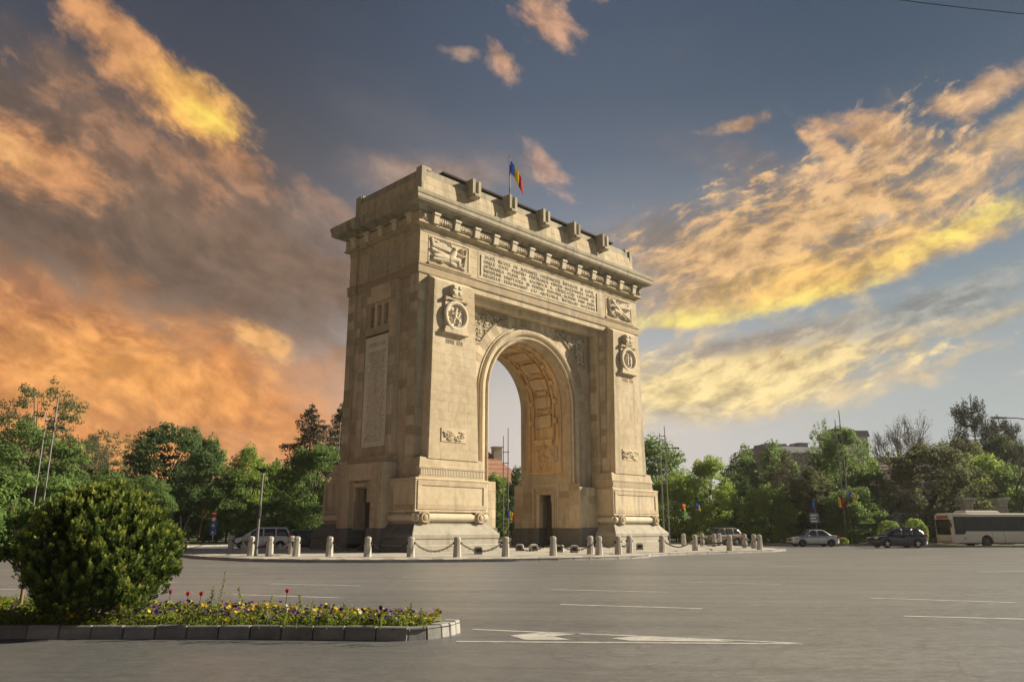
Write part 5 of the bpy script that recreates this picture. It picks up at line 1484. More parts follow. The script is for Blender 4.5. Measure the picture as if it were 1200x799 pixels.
def car(name, label, cat, loc, rz, paint_, p, group='cars on the far side of the plaza'):
    """p: L, W, H, wheel positions and radius, deck profile, cabin profile; nose towards +x"""
    t = thing(name, label, cat, loc, rz, group)
    Lh, W2 = p['L'] / 2, p['W'] / 2; r = p['r']; xw = p['wheels']; zw = r
    deck = p['deck']                                          # [(x, z)] rear to front
    def dz_(x):
        xs = [a for a, _ in deck]; zs = [c for _, c in deck]; return float(np.interp(x, xs, zs))
    xs = sorted(set(list(np.round(np.linspace(-Lh, Lh, 70), 3)) + [round(xx + q, 3) for xx in xw for q in np.linspace(-(r + 0.06), r + 0.06, 15)]))
    body = MB(); k = 0; NS = 0
    for x in xs:
        e = min(1, (Lh - abs(x)) / 0.42); taper = 1 - 0.20 * (1 - e) ** 2.2
        w = W2 * taper; top = dz_(x); zb = 0.24 + 0.10 * (1 - e) ** 2
        for xx in xw:
            dd = r + 0.06
            if abs(x - xx) < dd: zb = max(zb, zw + sqrt(max(0, dd * dd - (x - xx) ** 2)))
        zb = min(zb, top - 0.12)
        h = top - 0.24
        sec = [(w * 0.90, zb), (w * 0.965, max(zb + 0.005, 0.24 + h * 0.16)), (w, max(zb + 0.01, 0.24 + h * 0.42)), (w, max(zb + 0.02, 0.24 + h * 0.62)), (w * 0.975, max(zb + 0.03, 0.24 + h * 0.86)), (w * 0.93, max(zb + 0.05, top - 0.035)), (w * 0.80, top + 0.005), (w * 0.4, top + 0.028), (0, top + 0.035)]
        ring = [(x, y, z) for y, z in sec] + [(x, -y, z) for y, z in sec[-2::-1]]
        NS = len(ring); body.v += ring
    for i in range(len(xs) - 1):
        for j in range(NS - 1):
            a = i * NS + j; body.face((a, a + NS, a + NS + 1, a + 1))
        a = i * NS; body.face((a + NS - 1, a + NS + NS - 1, a + NS, a))
    body.face([j for j in range(NS)]); body.face([(len(xs) - 1) * NS + j for j in reversed(range(NS))])
    bo = body.obj('body', paint_, t, angle=38)
    # cabin: (level, x_rear, x_front, half width)
    lv = p['cabin']
    zb0 = p['belt']; zt0 = p['H']
    def lev(u):
        us = [a[0] for a in lv]; return [float(np.interp(u, us, [a[i] for a in lv])) for i in (1, 2, 3)]
    cab = MB(); NP = 0
    us = [0, 0.2, 0.4, 0.6, 0.78, 0.9, 0.97, 1.0]
    for u in us:
        a, c, w = lev(min(u, 0.93)); z = zb0 + (zt0 - zb0) * u
        if u > 0.93: q = (u - 0.93) / 0.07; a += 0.16 * q; c -= 0.16 * q; w -= 0.13 * q * q
        rr = 0.20; ring = []
        for cx_, cy_, a0 in ((c - rr, w - rr, 0), (a + rr, w - rr, 90), (a + rr, -w + rr, 180), (c - rr, -w + rr, 270)):
            for d in (0, 30, 60, 90): ring.append((cx_ + rr * cos(radians(a0 + d)), cy_ + rr * sin(radians(a0 + d)), z))
        NP = len(ring); cab.v += ring
    for i in range(len(us) - 1):
        for j in range(NP):
            a0, a1 = i * NP + j, i * NP + (j + 1) % NP; cab.face((a0, a1, a1 + NP, a0 + NP))
    cab.face([(len(us) - 1) * NP + j for j in range(NP)])
    cab.obj('roof', paint_, t, angle=30)
    def zz(u): return zb0 + (zt0 - zb0) * u
    def patch(nm, fn, nu=6, nv=5):
        b = MB()
        for i in range(nu + 1):
            for j in range(nv + 1): b.v.append(fn(i / nu, j / nv))
        for i in range(nu):
            for j in range(nv):
                a = i * (nv + 1) + j; b.face((a, a + nv + 1, a + nv + 2, a + 1))
        o = b.obj(nm, M['glass'], t, smooth=True); sdm = o.modifiers.new('solid', 'SOLIDIFY'); sdm.thickness = 0.012; sdm.offset = 0
    U0, U1 = p.get('glass', (0.06, 0.86))
    def ws(i, j):
        u = U0 - 0.02 + (U1 + 0.03 - U0) * i; a, c, w = lev(u); return (c + 0.010, (w - 0.15) * (2 * j - 1), zz(u))
    patch('windscreen', ws)
    def rw(i, j):
        u = U0 + 0.06 + (U1 - U0 - 0.06) * i; a, c, w = lev(u); return (a - 0.010, (w - 0.17) * (2 * j - 1), zz(u))
    patch('rear_window', rw)
    for s in (-1, 1):
        for x0, x1 in p['windows']:
            def sw(i, j, x0=x0, x1=x1, s=s):
                u = U0 + (U1 - U0) * i; a, c, w = lev(u)
                lo, hi = max(x0, a + 0.16), min(x1, c - 0.16)
                return (lo + (hi - lo) * j, s * (w + 0.008), zz(u))
            patch('side_window', sw)
        # door seams, handle, mirror, sill
        sm = MB()
        for x in p['seams']: sm.box(x - 0.008, x + 0.008, min(s * W2 * 0.9, s * (W2 + 0.003)), max(s * W2 * 0.9, s * (W2 + 0.003)), 0.36, dz_(x) - 0.12)
        sm.obj('door_seam', M['black'], t)
        for x in p['handles']:
            b = MB(); b.box(x - 0.09, x + 0.09, min(s * W2 * 0.96, s * (W2 + 0.018)), max(s * W2 * 0.96, s * (W2 + 0.018)), dz_(x) - 0.21, dz_(x) - 0.175); b.obj('door_handle', paint_, t, bevel=0.008)
        b = MB(); mxp = p['mirror']; b.box(mxp - 0.06, mxp + 0.07, min(s * (W2 - 0.05), s * (W2 + 0.16)), max(s * (W2 - 0.05), s * (W2 + 0.16)), zb0 + 0.0, zb0 + 0.15); b.obj('mirror', paint_, t, bevel=0.03)
        b = MB(); b.box(xw[0] + r + 0.08, xw[1] - r - 0.08, min(s * W2 * 0.86, s * W2 * 0.975), max(s * W2 * 0.86, s * W2 * 0.975), 0.2, 0.3); b.obj('sill', M['black'], t, bevel=0.02)
        yl = W2 * 0.66
        b = MB(); b.box(Lh - 0.34, Lh - 0.035, min(s * (yl - 0.22), s * (yl + 0.16)), max(s * (yl - 0.22), s * (yl + 0.16)), p['lampz'] - 0.08, p['lampz'] + 0.08); b.obj('headlight', M['lamp'], t, bevel=0.05)
        b = MB(); tz0, tz1 = p['tailz']; b.box(-Lh + 0.005 + p.get('tailin', 0), -Lh + 0.26 + p.get('tailin', 0), min(s * (W2 * 0.62), s * (W2 * 0.965)), max(s * (W2 * 0.62), s * (W2 * 0.965)), tz0, tz1); b.obj('tail_light', M['tail'], t, bevel=0.03)
    b = MB(); b.box(Lh - 0.16, Lh + 0.012, -W2 * 0.74, W2 * 0.74, 0.26, 0.40); b.box(-Lh - 0.012, -Lh + 0.16, -W2 * 0.76, W2 * 0.76, 0.28, 0.44); b.obj('bumper_trim', M['black'], t, bevel=0.03)
    b = MB(); b.box(Lh - 0.1, Lh + 0.015, -0.42, 0.42, p['lampz'] - 0.09, p['lampz'] + 0.03); b.obj('grille', M['black'], t, bevel=0.02)
    b = MB(); b.box(-Lh - 0.014, -Lh + 0.05, -0.26, 0.26, p['tailz'][0] - 0.16, p['tailz'][0] - 0.05); b.obj('number_plate', M['plate'], t)
    tm, qm = wheel_meshes(r, 0.21, p.get('spokes', 5), M['rim'] if p.get('alloy', True) else M['rimdark'])
    for xx in xw:
        for s in (-1, 1):
            w = bpy.data.objects.new('wheel', tm); COL.objects.link(w); w.parent = t; w.location = (xx, s * (W2 - 0.115), zw)
            w.name = 'wheel'
            ri = bpy.data.objects.new('rim', qm); COL.objects.link(ri); ri.parent = w
    b = MB(); b.box(-Lh + 0.4, Lh - 0.4, -W2 * 0.8, W2 * 0.8, 0.2, 0.5); b.obj('underbody', M['black'], t)
    if p.get('rails'):
        for s in (-1, 1):
            b = MB(); b.tube([(-1.2, s * 0.58, zt0 - 0.01), (-1.1, s * 0.58, zt0 + 0.045), (0.4, s * 0.58, zt0 + 0.045), (0.55, s * 0.58, zt0 - 0.02)], 0.018, 6); b.obj('roof_rail', M['black'], t)
    return t


SEDAN = dict(L=4.25, W=1.74, H=1.50, r=0.31, wheels=(-1.33, 1.30), belt=0.90, deck=[(-2.13, 0.62), (-2.10, 0.90), (-1.95, 0.98), (-1.2, 1.0), (-0.6, 0.95), (0.9, 0.93), (1.6, 0.84), (2.0, 0.72), (2.13, 0.52)],
             cabin=[(0, -1.62, 1.12, 0.80), (0.5, -1.22, 0.72, 0.72), (0.93, -0.82, 0.32, 0.61)], windows=((-1.2, -0.22), (-0.13, 1.0)), seams=(-0.95, -0.17, 0.95), handles=(-0.72, 0.1), mirror=0.72, lampz=0.66, tailz=(0.72, 0.95), alloy=False, spokes=7)
SUV = dict(L=4.55, W=1.84, H=1.66, r=0.35, wheels=(-1.32, 1.36), belt=1.02, deck=[(-2.28, 0.66), (-2.24, 0.96), (-2.1, 1.08), (-1.2, 1.08), (-0.4, 1.04), (1.0, 1.02), (1.7, 0.95), (2.15, 0.82), (2.28, 0.58)],
           cabin=[(0, -2.18, 1.20, 0.84), (0.5, -1.98, 0.74, 0.77), (0.93, -1.62, 0.30, 0.66)], windows=((-1.75, -1.12), (-1.02, -0.18), (-0.09, 1.05)), seams=(-1.0, -0.13, 1.0), handles=(-0.78, 0.14), mirror=0.80, lampz=0.80, tailz=(0.94, 1.14), rails=True)
MPV = dict(L=4.4, W=1.78, H=1.68, r=0.32, wheels=(-1.36, 1.40), belt=1.0, deck=[(-2.2, 0.60), (-2.18, 0.95), (-2.05, 1.05), (-0.5, 1.03), (1.1, 1.0), (1.75, 0.88), (2.1, 0.76), (2.2, 0.52)],
           cabin=[(0, -2.14, 1.45, 0.81), (0.5, -2.02, 0.92, 0.76), (0.93, -1.80, 0.40, 0.66)], windows=((-1.9, -1.05), (-0.95, -0.12), (-0.03, 0.85)), seams=(-0.98, -0.08, 0.92), handles=(-0.75, 0.18), mirror=0.92, lampz=0.74, tailz=(0.95, 1.25))
HATCH = dict(L=4.1, W=1.74, H=1.50, r=0.31, wheels=(-1.22, 1.30), belt=0.93, deck=[(-2.05, 0.60), (-2.02, 0.88), (-1.9, 0.97), (-0.5, 0.96), (1.0, 0.93), (1.6, 0.84), (1.95, 0.72), (2.05, 0.5)],
             cabin=[(0, -1.95, 1.16, 0.79), (0.5, -1.78, 0.74, 0.72), (0.93, -1.45, 0.34, 0.62)], windows=((-1.5, -0.95), (-0.86, -0.12), (-0.03, 0.95)), seams=(-0.9, -0.08, 0.9), handles=(-0.7, 0.18), mirror=0.72, lampz=0.66, tailz=(0.80, 1.02))
LEFT = atan2(-RGT.y, -RGT.x)                                  # heading that runs to the left across the view
def onroad(px, py): p = Gp(px, py); return (p.x, p.y, 0.0)
car('silver_sedan', 'small silver saloon car driving left past the right-hand trees', 'car', onroad(953, 640.4), LEFT + radians(3), carpaint('silver_paint', (0.42, 0.43, 0.44), 0.5, 0.3), SEDAN)
car('navy_crossover', 'dark navy crossover with silver wheels just ahead of the bus', 'car', onroad(1052, 641.6), LEFT + radians(4), carpaint('navy_paint', (0.006, 0.008, 0.020), 0.2, 0.2), SUV)
car('brown_crossover', 'brown crossover seen from behind through the bollards right of the arch', 'car', onroad(844, 638.9), LEFT + radians(24), carpaint('brown_paint', (0.16, 0.125, 0.09), 0.4, 0.3), SUV)
car('white_people_carrier', 'white people carrier parked behind the bollards left of the arch', 'car', onroad(306, 643.8), LEFT + radians(18), carpaint('white_paint', (0.80, 0.80, 0.78), 0.0, 0.3), MPV)
car('teal_hatchback', 'dark teal hatchback half hidden by the left pier of the arch', 'car', onroad(346, 643.4), LEFT + radians(20), carpaint('teal_paint', (0.05, 0.085, 0.08), 0.3, 0.3), HATCH)
car('black_sedan', 'black saloon car at the left edge behind the bush', 'car', onroad(8, 651.6), LEFT + radians(186), carpaint('black_paint', (0.008, 0.008, 0.009), 0.1, 0.2), SEDAN)

# ---- city bus
bus = thing('city_bus', 'cream and dark-windowed city bus entering at the right edge', 'bus', onroad(1184, 640.3), LEFT + radians(5))
BW, BH, BL = 2.5, 2.92, 11.8
f0 = BL / 2 + 0.25                                            # nose; the origin sits behind the front wheel
cream = plain('bus_cream', (0.62, 0.59, 0.50), 0.38, 0, 0.5, 0.06, 1.2, 0.3)
b = MB(); rr = 0.30
def busring(x, ins, z0=0.32):
    w = BW / 2 - ins; h = BH - ins; P = []
    P += [(x, w * 0.98, z0), (x, w, 0.7), (x, w, 1.25), (x, w * 0.985, 2.3)]
    for d in (0, 30, 60, 90): P.append((x, w * 0.985 - 0.22 + 0.22 * cos(radians(d)), h - 0.22 + 0.22 * sin(radians(d))))
    return P + [(px_, -py_, pz_) for px_, py_, pz_ in P[::-1]]
stn = [(f0 - 0.0, 0.16), (f0 - 0.08, 0.06), (f0 - 0.25, 0.0)] + [(x, 0.0) for x in (4.2, 3.0, 1.5, 0.0, -2.0, -4.0)] + [(f0 - BL + 0.2, 0.0), (f0 - BL + 0.05, 0.06), (f0 - BL, 0.14)]
WX = (f0 - 3.15, f0 - 3.15 - 5.7)
xs_ = sorted(set([x for x, _ in stn] + [w + q for w in WX for q in np.linspace(-0.58, 0.58, 13)]), reverse=True)
for x in xs_:
    ins = float(np.interp(-x, [-a for a, _ in stn], [c for _, c in stn])); z0 = 0.32
    for w in WX:
        if abs(x - w) < 0.56: z0 = max(z0, 0.48 + sqrt(0.56 ** 2 - (x - w) ** 2))
    R_ = busring(x, ins, z0); R_ = [(p[0], p[1], max(p[2], z0)) for p in R_]; NR = len(R_); b.v += R_
for i in range(len(xs_) - 1):
    for j in range(NR):
        a0, a1 = i * NR + j, i * NR + (j + 1) % NR; b.face((a0, a1, a1 + NR, a0 + NR))
b.face(range(NR)); b.face([(len(xs_) - 1) * NR + j for j in reversed(range(NR))])
bb = b.obj('body', cream, bus, angle=30)
M['bglass'] = plain('bus_glass', (0.014, 0.014, 0.013), 0.12, 0, 0.35, 0.2, 1.5)
for s in (-1, 1):
    ys = (min(s * (BW / 2 - 0.03), s * (BW / 2 + 0.008)), max(s * (BW / 2 - 0.03), s * (BW / 2 + 0.008)))
    b = MB(); x1 = f0 - 0.22; b.box(f0 - BL + 0.3, x1 - 1.05, ys[0], ys[1] - 0.0, 1.36, 2.62); 
    yq = s * (BW / 2 + 0.008); P = [(x1, 1.08), (x1, 2.62), (x1 - 1.06, 2.62), (x1 - 1.06, 1.36), (x1 - 0.8, 1.08)]
    b.poly([(x, yq, z) for x, z in (P if s < 0 else P[::-1])]); b.obj('window_band', M['black'], bus)
    wxs = [x1 - 0.08, x1 - 1.0, x1 - 2.1, x1 - 3.45, x1 - 4.8, x1 - 6.15, x1 - 7.5, x1 - 8.85, x1 - 10.2, x1 - 11.2]
    for k in range(len(wxs) - 1):
        b = MB(); y0, y1 = sorted((s * (BW / 2), s * (BW / 2 + 0.016))); b.box(wxs[k + 1] + 0.04, wxs[k] - 0.04, y0, y1, 1.14 if k == 0 else 1.40, 2.50); b.obj('side_window', M['bglass'], bus, bevel=0.006)
    b = MB()
    for x in (x1 - 3.45, x1 - 4.6, x1 - 6.5, x1 - 7.6): b.box(x - 0.012, x + 0.012, ys[0], ys[1] - (0.004 if s > 0 else 0), 0.36, 1.36)
    b.box(f0 - BL + 0.2, x1 - 0.3, ys[0], ys[1] - (0.005 if s > 0 else 0), 0.345, 0.38); b.obj('panel_seam', M['black'], bus)
b = MB(); b.box(f0 - 0.1, f0 + 0.012, -1.02, 1.02, 1.02, 2.42); b.obj('windscreen', M['bglass'], bus, bevel=0.03)
dsp = plain('destination_display', (0.16, 0.02, 0.014), 0.3); b = MB(); b.box(f0 - 0.1, f0 + 0.014, -0.80, 0.80, 2.47, 2.71); dbox = b.obj('destination_display', dsp, bus, bevel=0.02)
dots = MB(); amber = plain('display_amber', (0.75, 0.22, 0.05), 0.4)
for k in range(14): dots.box(f0 + 0.01, f0 + 0.02, -0.72 + k * 0.10, -0.66 + k * 0.10, 2.52 + 0.03 * (k % 2), 2.64 + 0.02 * (k % 3))
dots.obj('display_segments', amber, dbox)
b = MB(); b.box(f0 - 0.2, f0 + 0.02, -1.1, 1.1, 0.34, 0.60); b.obj('bumper', plain('bumper_grey', (0.35, 0.34, 0.31), 0.5), bus, bevel=0.05)
for s in (-1, 1):
    b = MB(); b.box(f0 - 0.14, f0 + 0.02, min(s * 0.62, s * 1.02), max(s * 0.62, s * 1.02), 0.66, 0.84); b.obj('headlight', M['lamp'], bus, bevel=0.04)
    b = MB(); b.tube([(f0 - 0.1, s * 1.2, 2.3), (f0 + 0.22, s * 1.36, 2.25), (f0 + 0.24, s * 1.38, 2.05)], 0.03, 6); b.box(f0 + 0.16, f0 + 0.26, s * 1.36 - 0.11, s * 1.36 + 0.11, 1.7, 2.1); b.obj('mirror', M['black'], bus)
b = MB(); b.sweep([(f0 - 4.95, -0.8), (f0 - 1.75, -0.8), (f0 - 1.75, 0.8), (f0 - 4.95, 0.8)], [(0.1, 2.88), (0.05, 3.0), (-0.06, 3.12), (-0.2, 3.16)]); b.obj('roof_unit', cream, bus, bevel=0.03)
tm, qm = wheel_meshes(0.48, 0.30, 8, M['rimdark'])
for x in WX:
    for s in (-1, 1):
        w = bpy.data.objects.new('wheel', tm); COL.objects.link(w); w.parent = bus; w.location = (x, s * (BW / 2 - 0.17), 0.48)
        ri = bpy.data.objects.new('rim', qm); COL.objects.link(ri); ri.parent = w
b = MB(); b.box(f0 - BL + 0.5, f0 - 0.5, -1.1, 1.1, 0.25, 0.6); b.obj('underbody', M['black'], bus)
me = text_mesh('fleet_number', '47', 0.26, 0.004)
o = link(me, 'fleet_number', M['black'], bus, 0, (f0 - 1.1, BW / 2 + 0.004, 0.72)); o.rotation_euler = (pi / 2, 0, pi)


# ================================================================ TREES AND PLANTS
def bark(name, c0, c1):
    m, nt, b, out = newmat(name); g = NG(nt)
    t = nt.nodes.new('ShaderNodeTexCoord'); x, y, z = g.sep(t.outputs['Object'])
    n = g.noise(g.comb(g.mul(x, 9), g.mul(y, 9), g.mul(z, 1.6)), 1.0, 7, 0.65)
    nt.links.new(g.mix(n, c0, c1), b.inputs['Base Color']); b.inputs['Roughness'].default_value = 0.95
    bp = nt.nodes.new('ShaderNodeBump'); bp.inputs['Strength'].default_value = 0.7; nt.links.new(n, bp.inputs['Height']); nt.links.new(bp.outputs[0], b.inputs['Normal'])
    return m


M['bark'] = bark('bark', (0.035, 0.028, 0.022), (0.12, 0.10, 0.08)); M['bark_red'] = bark('bark_reddish', (0.12, 0.07, 0.045), (0.26, 0.17, 0.11))
LF = {'mid': leafmat('leaf_mid', (0.036, 0.078, 0.020), (0.20, 0.29, 0.092), trans=0.5), 'fresh': leafmat('leaf_fresh', (0.07, 0.13, 0.022), (0.31, 0.40, 0.095), trans=0.52), 'dark': leafmat('leaf_dark', (0.028, 0.060, 0.022), (0.135, 0.205, 0.078), trans=0.45),
      'pale': leafmat('leaf_pale', (0.055, 0.075, 0.035), (0.16, 0.19, 0.085)), 'olive': leafmat('leaf_olive', (0.050, 0.060, 0.030), (0.175, 0.195, 0.09)), 'spruce': leafmat('leaf_spruce', (0.020, 0.030, 0.020), (0.075, 0.090, 0.055), trans=0.15), 'twig': leafmat('leaf_budding', (0.05, 0.045, 0.035), (0.14, 0.13, 0.085), trans=0.2)}


def branches(b, p, d, L, r, depth, rg, tips, spread=0.55, bare=False):
    n = 4; pts = [p]; q = p.copy(); dd = d.copy()
    for k in range(n):
        dd = (dd + Vector((rg.uniform(-1, 1), rg.uniform(-1, 1), rg.uniform(-0.5, 0.8))) * 0.16).normalized(); q = q + dd * L / n; pts.append(q.copy())
    b.tube(pts, [r * (1 - 0.45 * k / n) for k in range(n + 1)], 6 if depth > 3 else (4 if depth > 2 else 3), caps=False)
    tips.append((q.copy(), depth))
    if depth <= 0: return
    kids = rg.choice((2, 3, 3)) if not bare else rg.choice((3, 3, 4))
    for k in range(kids):
        a = rg.uniform(0, 2 * pi); s = dd.orthogonal().normalized(); s = Matrix.Rotation(a, 3, dd) @ s
        nd = (dd + s * rg.uniform(0.5, 1.1) * spread * 1.6 + Vector((0, 0, 0.12))).normalized()
        branches(b, pts[rg.choice((2, 3, 4, 4))], nd, L * rg.uniform(0.62, 0.82), r * (rg.uniform(0.42, 0.58) if not bare else rg.uniform(0.55, 0.68)), depth - 1, rg, tips, spread, bare)


def clump_points(centres, rads, n, rg, top_bias=0.35, flat=0.75):
    """leaf positions on the shells of many clumps"""
    k = rg.integers(0, len(centres), n); d = rg.normal(size=(n, 3)); d /= np.linalg.norm(d, axis=1)[:, None]
    d[:, 2] = d[:, 2] * (1 - top_bias) + top_bias * np.abs(d[:, 2])
    r = rads[k] * (0.55 + 0.5 * rg.uniform(0, 1, n) ** 0.6)
    return centres[k] + d * r[:, None] * np.array([1, 1, flat]), d


def leaf_quads(P, D, size, rg, aspect=1.6):
    n = len(P); nrm = D * 0.9 + rg.normal(0, 0.6, (n, 3)) + np.array([0, 0, 0.35]); nrm /= np.linalg.norm(nrm, axis=1)[:, None]
    t = rg.normal(size=(n, 3)); t[:, 2] -= 0.5; t -= nrm * (t * nrm).sum(1)[:, None]; t /= np.linalg.norm(t, axis=1)[:, None]; s = np.cross(nrm, t)
    L = (size * rg.uniform(0.6, 1.35, n))[:, None]
    return np.stack([P - t * L * 0.5, P + s * L * 0.5 / aspect, P + t * L * 0.5, P - s * L * 0.5 / aspect], 1)


def tree_meshes(seed, shape, n_clump, n_leaf, leaf, trunk_frac=0.22, clump_r=(0.17, 0.29), gap=0.0):
    """unit tree: height 1, crown half-width 0.5 (scaled later). shape: list of (z, radius) of the crown outline"""
    rg = np.random.default_rng(seed); R = random.Random(seed)
    zs = [a for a, _ in shape]; rs = [c for _, c in shape]
    C = []
    while len(C) < n_clump:
        z = R.uniform(zs[0], zs[-1]); rm = float(np.interp(z, zs, rs)); a = R.uniform(0, 2 * pi)
        u = R.uniform(0, 1); rad = rm * (0.35 + 0.65 * u ** 0.5) * (1 + R.uniform(-0.16, 0.14))
        if R.random() > 0.25 + 0.75 * rm / max(rs): continue
        C.append((rad * cos(a), rad * sin(a), z + R.uniform(-0.02, 0.02)))
    C = np.array(C); rads = rg.uniform(*clump_r, len(C)) * 0.5
    # satellites make the outline uneven
    sat = C[rg.integers(0, len(C), n_clump)]; out_ = sat.copy(); out_[:, 2] -= np.mean(zs); out_ /= np.linalg.norm(out_, axis=1)[:, None] + 1e-6
    sat = sat + out_ * rg.uniform(0.02, 0.09, (len(sat), 1)); C2 = np.concatenate([C, sat]); r2 = np.concatenate([rads, rg.uniform(0.03, 0.06, len(sat))])
    w = r2 ** 2; w /= w.sum(); idx = rg.choice(len(C2), n_leaf, p=w)
    d = rg.normal(size=(n_leaf, 3)); d /= np.linalg.norm(d, axis=1)[:, None]; d[:, 2] = 0.65 * d[:, 2] + 0.35 * np.abs(d[:, 2])
    r = r2[idx] * (0.5 + 0.6 * rg.uniform(0, 1, n_leaf) ** 0.5)
    P = C2[idx] + d * r[:, None] * np.array([1, 1, 0.8])
    crown = np_mesh('crown', leaf_quads(P, d, leaf, rg), 4)
    b = MB(); b.tube([(0, 0, -0.01), (0.004, 0, 0.03), (0, 0.006, trunk_frac), (0.01, 0, 0.45), (0, 0, 0.72)], [0.030, 0.021, 0.017, 0.011, 0.004], 8)
    for k in range(min(14, len(C))):
        c = Vector(C[k]); z0 = max(trunk_frac * 0.9, min(0.6, c.z * R.uniform(0.45, 0.75))); p0 = Vector((0, 0, z0)); mid = p0.lerp(c, 0.5) + Vector((0, 0, -0.02))
        b.tube([p0, mid, c], [0.010, 0.007, 0.002], 5, caps=False)
    return b.mesh('trunk', True), crown


OVAL = [(0.16, 0.18), (0.28, 0.40), (0.45, 0.50), (0.65, 0.46), (0.82, 0.32), (0.94, 0.14), (0.98, 0.04)]
ROUND = [(0.20, 0.25), (0.32, 0.45), (0.5, 0.5), (0.7, 0.46), (0.85, 0.34), (0.95, 0.16)]
TALL = [(0.10, 0.25), (0.25, 0.46), (0.45, 0.5), (0.62, 0.42), (0.80, 0.26), (0.95, 0.08), (0.99, 0.02)]
LOW = [(0.05, 0.40), (0.2, 0.5), (0.45, 0.5), (0.7, 0.40), (0.88, 0.22), (0.97, 0.08)]
SPARSE = [(0.35, 0.2), (0.5, 0.42), (0.65, 0.5), (0.8, 0.44), (0.92, 0.28), (0.98, 0.1)]
PROTO = {'oval': [tree_meshes(s, OVAL, 80, 24000, 0.028) for s in (1, 2)], 'round': [tree_meshes(s, ROUND, 84, 24000, 0.028) for s in (3, 4)], 'tall': [tree_meshes(s, TALL, 90, 24000, 0.025) for s in (5, 6)],
         'low': [tree_meshes(s, LOW, 84, 24000, 0.029) for s in (7, 8)], 'sparse': [tree_meshes(s, SPARSE, 220, 14000, 0.018, 0.3, (0.05, 0.11)) for s in (9, 10)], 'near': [tree_meshes(14, [(0.36, 0.25), (0.48, 0.46), (0.62, 0.5), (0.8, 0.42), (0.95, 0.2)], 60, 9000, 0.048, 0.36)]}
TREE_MESH = {}
trg = random.Random(77)


def tree(kind, leaf, px, depth, top, wpx, label, name='broadleaf_tree', group='trees round the plaza', idx=None, base=0.1, bark_='bark'):
    g = Gd(px, depth); H = Hd(top, depth) - base; Wd = wpx / FPX * depth
    protos = PROTO[kind]; tm, cm_ = protos[(idx if idx is not None else trg.randrange(len(protos)))]
    key = (tm.name, leaf)
    if key not in TREE_MESH:
        c2 = cm_.copy(); c2.materials.clear(); c2.materials.append(LF[leaf]); t2 = tm.copy(); t2.materials.clear(); t2.materials.append(M[bark_]); TREE_MESH[key] = (t2, c2)
    t2, c2 = TREE_MESH[key]
    t = thing(name, label, 'tree', (g.x, g.y, base - 0.05), trg.uniform(0, 2 * pi), group)
    t.scale = (Wd, Wd, H)
    k = bpy.data.objects.new('trunk', t2); COL.objects.link(k); k.parent = t; k.scale = (H / Wd * 0.62, H / Wd * 0.62, 1)
    c = bpy.data.objects.new('crown', c2); COL.objects.link(c); c.parent = t
    return t


# left of the arch
tree('sparse', 'pale', 28, 95, 462, 105, 'tallest pale loose-crowned tree at the far left edge')
tree('round', 'mid', 18, 78, 508, 120, 'broad green tree at the left edge below the pale loose-crowned tree', idx=0)
tree('sparse', 'pale', 118, 112, 514, 90, 'pale half-bare tree showing over the round bush')
tree('sparse', 'twig', 92, 120, 518, 60, 'thin twiggy tree just left of the pale half-bare one')
tree('low', 'mid', 70, 82, 548, 95, 'low green tree behind the left side of the bush')
tree('low', 'mid', 128, 84, 556, 90, 'low green tree behind the middle of the bush', idx=1)
tree('round', 'dark', 192, 90, 509, 105, 'large dark green tree just right of the bush')
tree('low', 'mid', 166, 80, 562, 70, 'mid green tree directly behind the right side of the bush')
tree('tall', 'mid', 240, 92, 521, 62, 'slender green tree right of the large dark one')
tree('tall', 'fresh', 287, 88, 530, 62, 'pointed light green tree above the white people carrier')
tree('low', 'mid', 266, 86, 556, 60, 'bushy green tree behind the round traffic signs')
tree('oval', 'fresh', 322, 90, 548, 56, 'yellowish green tree right of the tall grey post')
tree('low', 'dark', 222, 98, 540, 70, 'dark tree filling the gap behind the red-topped post')
tree('oval', 'mid', 366, 82, 528, 82, 'green tree in front of the spruces beside the left pier')
tree('low', 'dark', 340, 86, 575, 70, 'dark low tree above the teal hatchback')
# seen through the arch
tree('oval', 'fresh', 583, 96, 560, 40, 'light green tree in front of the red-roofed house under the arch')
tree('tall', 'dark', 606, 92, 552, 30, 'dark narrow tree beside the inner right pier')
tree('low', 'mid', 560, 98, 585, 44, 'low green tree half hidden by the left pier under the arch')
# right of the arch
tree('tall', 'mid', 772, 92, 521, 100, 'tall green tree right beside the right pier')
tree('low', 'fresh', 792, 87, 560, 72, 'light green tree behind the right-hand pair of lighting masts')
tree('oval', 'fresh', 834, 84, 541, 54, 'free-standing light green tree above the brown crossover', idx=0)
tree('round', 'mid', 896, 104, 528, 84, 'wide rounded green tree in front of the flat-roofed hotel')
tree('low', 'fresh', 903, 82, 573, 62, 'small bright yellow-green tree in front of the wide rounded one', name='small_tree')
tree('low', 'fresh', 934, 84, 583, 40, 'smallest bright yellow-green tree behind the silver saloon', name='small_tree', idx=1)
tree('low', 'dark', 868, 94, 560, 60, 'dark tree in the gap left of the bright yellow-green trees')
tree('sparse', 'twig', 938, 92, 535, 60, 'brownish sparse tree in front of the hotel')
tree('oval', 'olive', 952, 82, 556, 62, 'olive dark-stemmed tree above the silver saloon')
tree('sparse', 'mid', 972, 98, 503, 34, 'thin wispy treetop left of the two tall masts')
tree('tall', 'mid', 996, 86, 508, 86, 'tallest full green tree behind the two flag masts', idx=0)
tree('low', 'mid', 1000, 78, 575, 70, 'leafy green tree at the foot of the two flag masts')
tree('low', 'dark', 962, 90, 590, 80, 'dark low tree in the shade behind the silver saloon')
tree('round', 'olive', 1098, 84, 530, 110, 'dark olive spreading tree between the navy crossover and the bus', idx=1)
tree('sparse', 'twig', 1046, 80, 566, 66, 'brownish budding tree in front of the white house')
